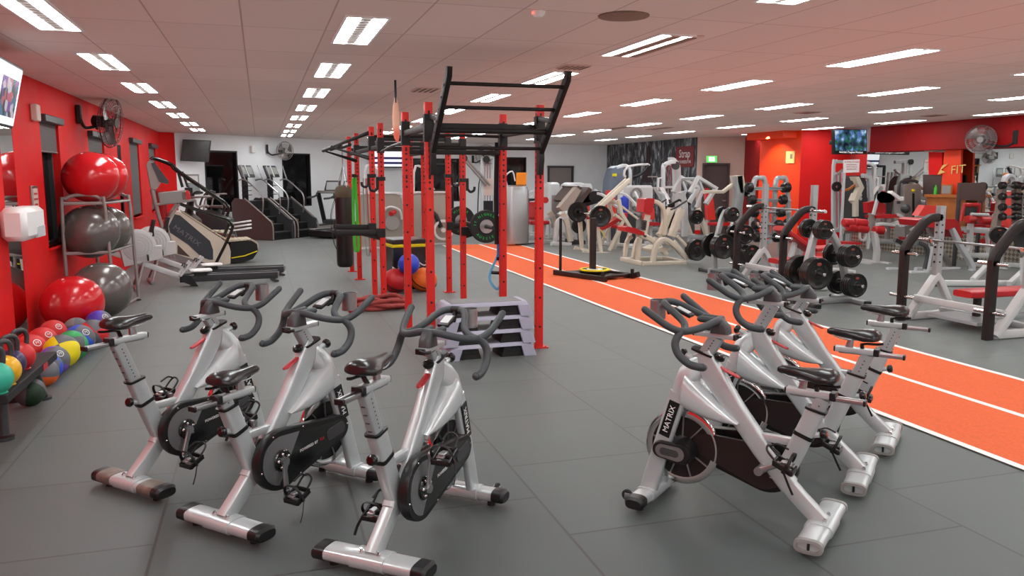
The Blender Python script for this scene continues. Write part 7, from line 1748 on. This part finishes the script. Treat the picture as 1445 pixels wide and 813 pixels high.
# solid panels and counter put where the mirror reflects the reception
t = thing('reflection_panels', 'tall red and orange panels with gold lettering, standing in for a mirror reflection', 'banner', (13.6, 12.9, 0))
def mq(L, x): return [at_x(1240 + u / 6.254, 160 + v / 6.254, x) for u, v in L]
g = G(); plate_prism(g, mq([(440, 340), (560, 342), (555, 545), (440, 540)], 13.75), V((1, 0, 0)), .05); g.obj('red_panel', M['red_wall'], t, world=True)
g = G(); plate_prism(g, mq([(580, 325), (728, 318), (715, 730), (545, 735)], 13.72), V((1, 0, 0)), .05); g.obj('orange_panel', M['orange_wall'], t, world=True)
c_ = mq([(665, 498)], 13.7)[0]; g = G(); g.text('FIT', .24, c_ + V((-.0, -.1, 0)), (0, -1, .08), (0, 0, 1), wide=1.2); g.prism([(0, 0), (.2, .05), (.08, .1), (.25, .22), (.12, .2)], .01, c_ + V((0, .42, -.1)), (0, -1, 0), (0, 0, 1)); g.obj('gold_lettering', M['gold'], t, world=True)
g = G(); plate_prism(g, mq([(400, 255), (728, 250), (728, 318), (400, 340)], 13.76), V((1, 0, 0)), .05); g.obj('pale_header', M['pink_wall'], t, world=True)
g = G(); plate_prism(g, mq([(390, 540), (700, 545), (700, 740), (390, 735)], 13.78), V((1, 0, 0)), .04); g.obj('dark_backing', M['brown_vinyl'], t, world=True)
t = thing('reflection_counter', 'orange timber counter standing in for one reflected in the mirror', 'counter', (13.45, 12.9, 0))  # built solid in place of the reception counter's mirror image
q = mq([(400, 715), (720, 720), (720, 745), (400, 740)], 13.5); g = G(); plate_prism(g, q, V((1, 0, 0)), .25); g.obj('counter_top', M['wood'], t, world=True)
q = mq([(420, 742), (700, 745), (700, 1000), (420, 1000)], 13.55); g = G(); plate_prism(g, q, V((1, 0, 0)), .2); g.obj('counter_front', M['wood'], t, world=True)
t = thing('green_bottle', 'green bottle on the counter that stands in for a reflection', 'bottle', tuple(mq([(500, 716)], 13.6)[0])); G().lathe([(0, 0), (.035, 0), (.035, .13), (.012, .17), (.012, .2), (0, .2)], n=14).obj('bottle_body', M['lime'], t)
t = thing('counter_screen', 'small dark screen with a pale border on the counter that stands in for a reflection', 'screen', tuple(mq([(600, 700)], 13.6)[0])); G().box((0, 0, .06), (.03, .28, .22)).obj('case', M['wood'], t); G().box((-.017, 0, .06), (.004, .22, .16)).obj('display', M['grey_plastic'], t)
# ceiling fittings
def vent(label, x, y, sx, sy, n, name='ceiling_vent'):
    t = thing(name, label, 'ceiling vent', (x, y, H)); bx((0, 0, -.006), (sx, sy, .012), bev=.003).obj('frame', M['pink_wall'], t)
    for k in range(n): bx((-sx / 2 + sx * (k + .5) / n, 0, -.014), (sx / n * .45, sy * .92, .006), bev=0).obj('slot', M['scuffed'], t)
vent('long slot air diffuser in the ceiling above the track start', 3.28, 6.5, .3, 1.2, 2); vent('small square ceiling grille before the flying ladder', 3.12, 7.95, .28, .3, 5)
vent('small square ceiling grille above the left rig posts', 2.1, 10.6, .3, .5, 4); vent('slot air diffuser in the ceiling before the mural', 8.1, 17.75, .25, 1.2, 2); vent('slot air diffuser in the ceiling above the barbell rack', 9.1, 17.6, .25, 1.0, 2)
vent('small ceiling grille over the free weights', 9.3, 12.4, .3, .4, 3); vent('small ceiling grille at the right over the bench presses', 12.0, 12.3, .3, .4, 3)
t = thing('ceiling_speaker', 'round speaker grille set in the ceiling', 'speaker', (2.47, 5.35, H)); G().lathe([(0, -.012), (.15, -.012), (.175, -.008), (.18, 0), (0, 0)], n=40).obj('grille', M['scuffed'], t)
t = thing('smoke_detector', 'small round smoke detector with a red light on the ceiling', 'smoke detector', (1.85, 5.38, H)); G().lathe([(0, -.035), (.03, -.035), (.045, -.02), (.05, 0), (0, 0)], n=24).obj('dome', M['white'], t); G().ball((-.05, -.03, -.02), .008, 8, 6).obj('light', mat('red indicator', rgb(255, 60, 40), .4, emit=(1, .1, .05, 1), es=3), t)
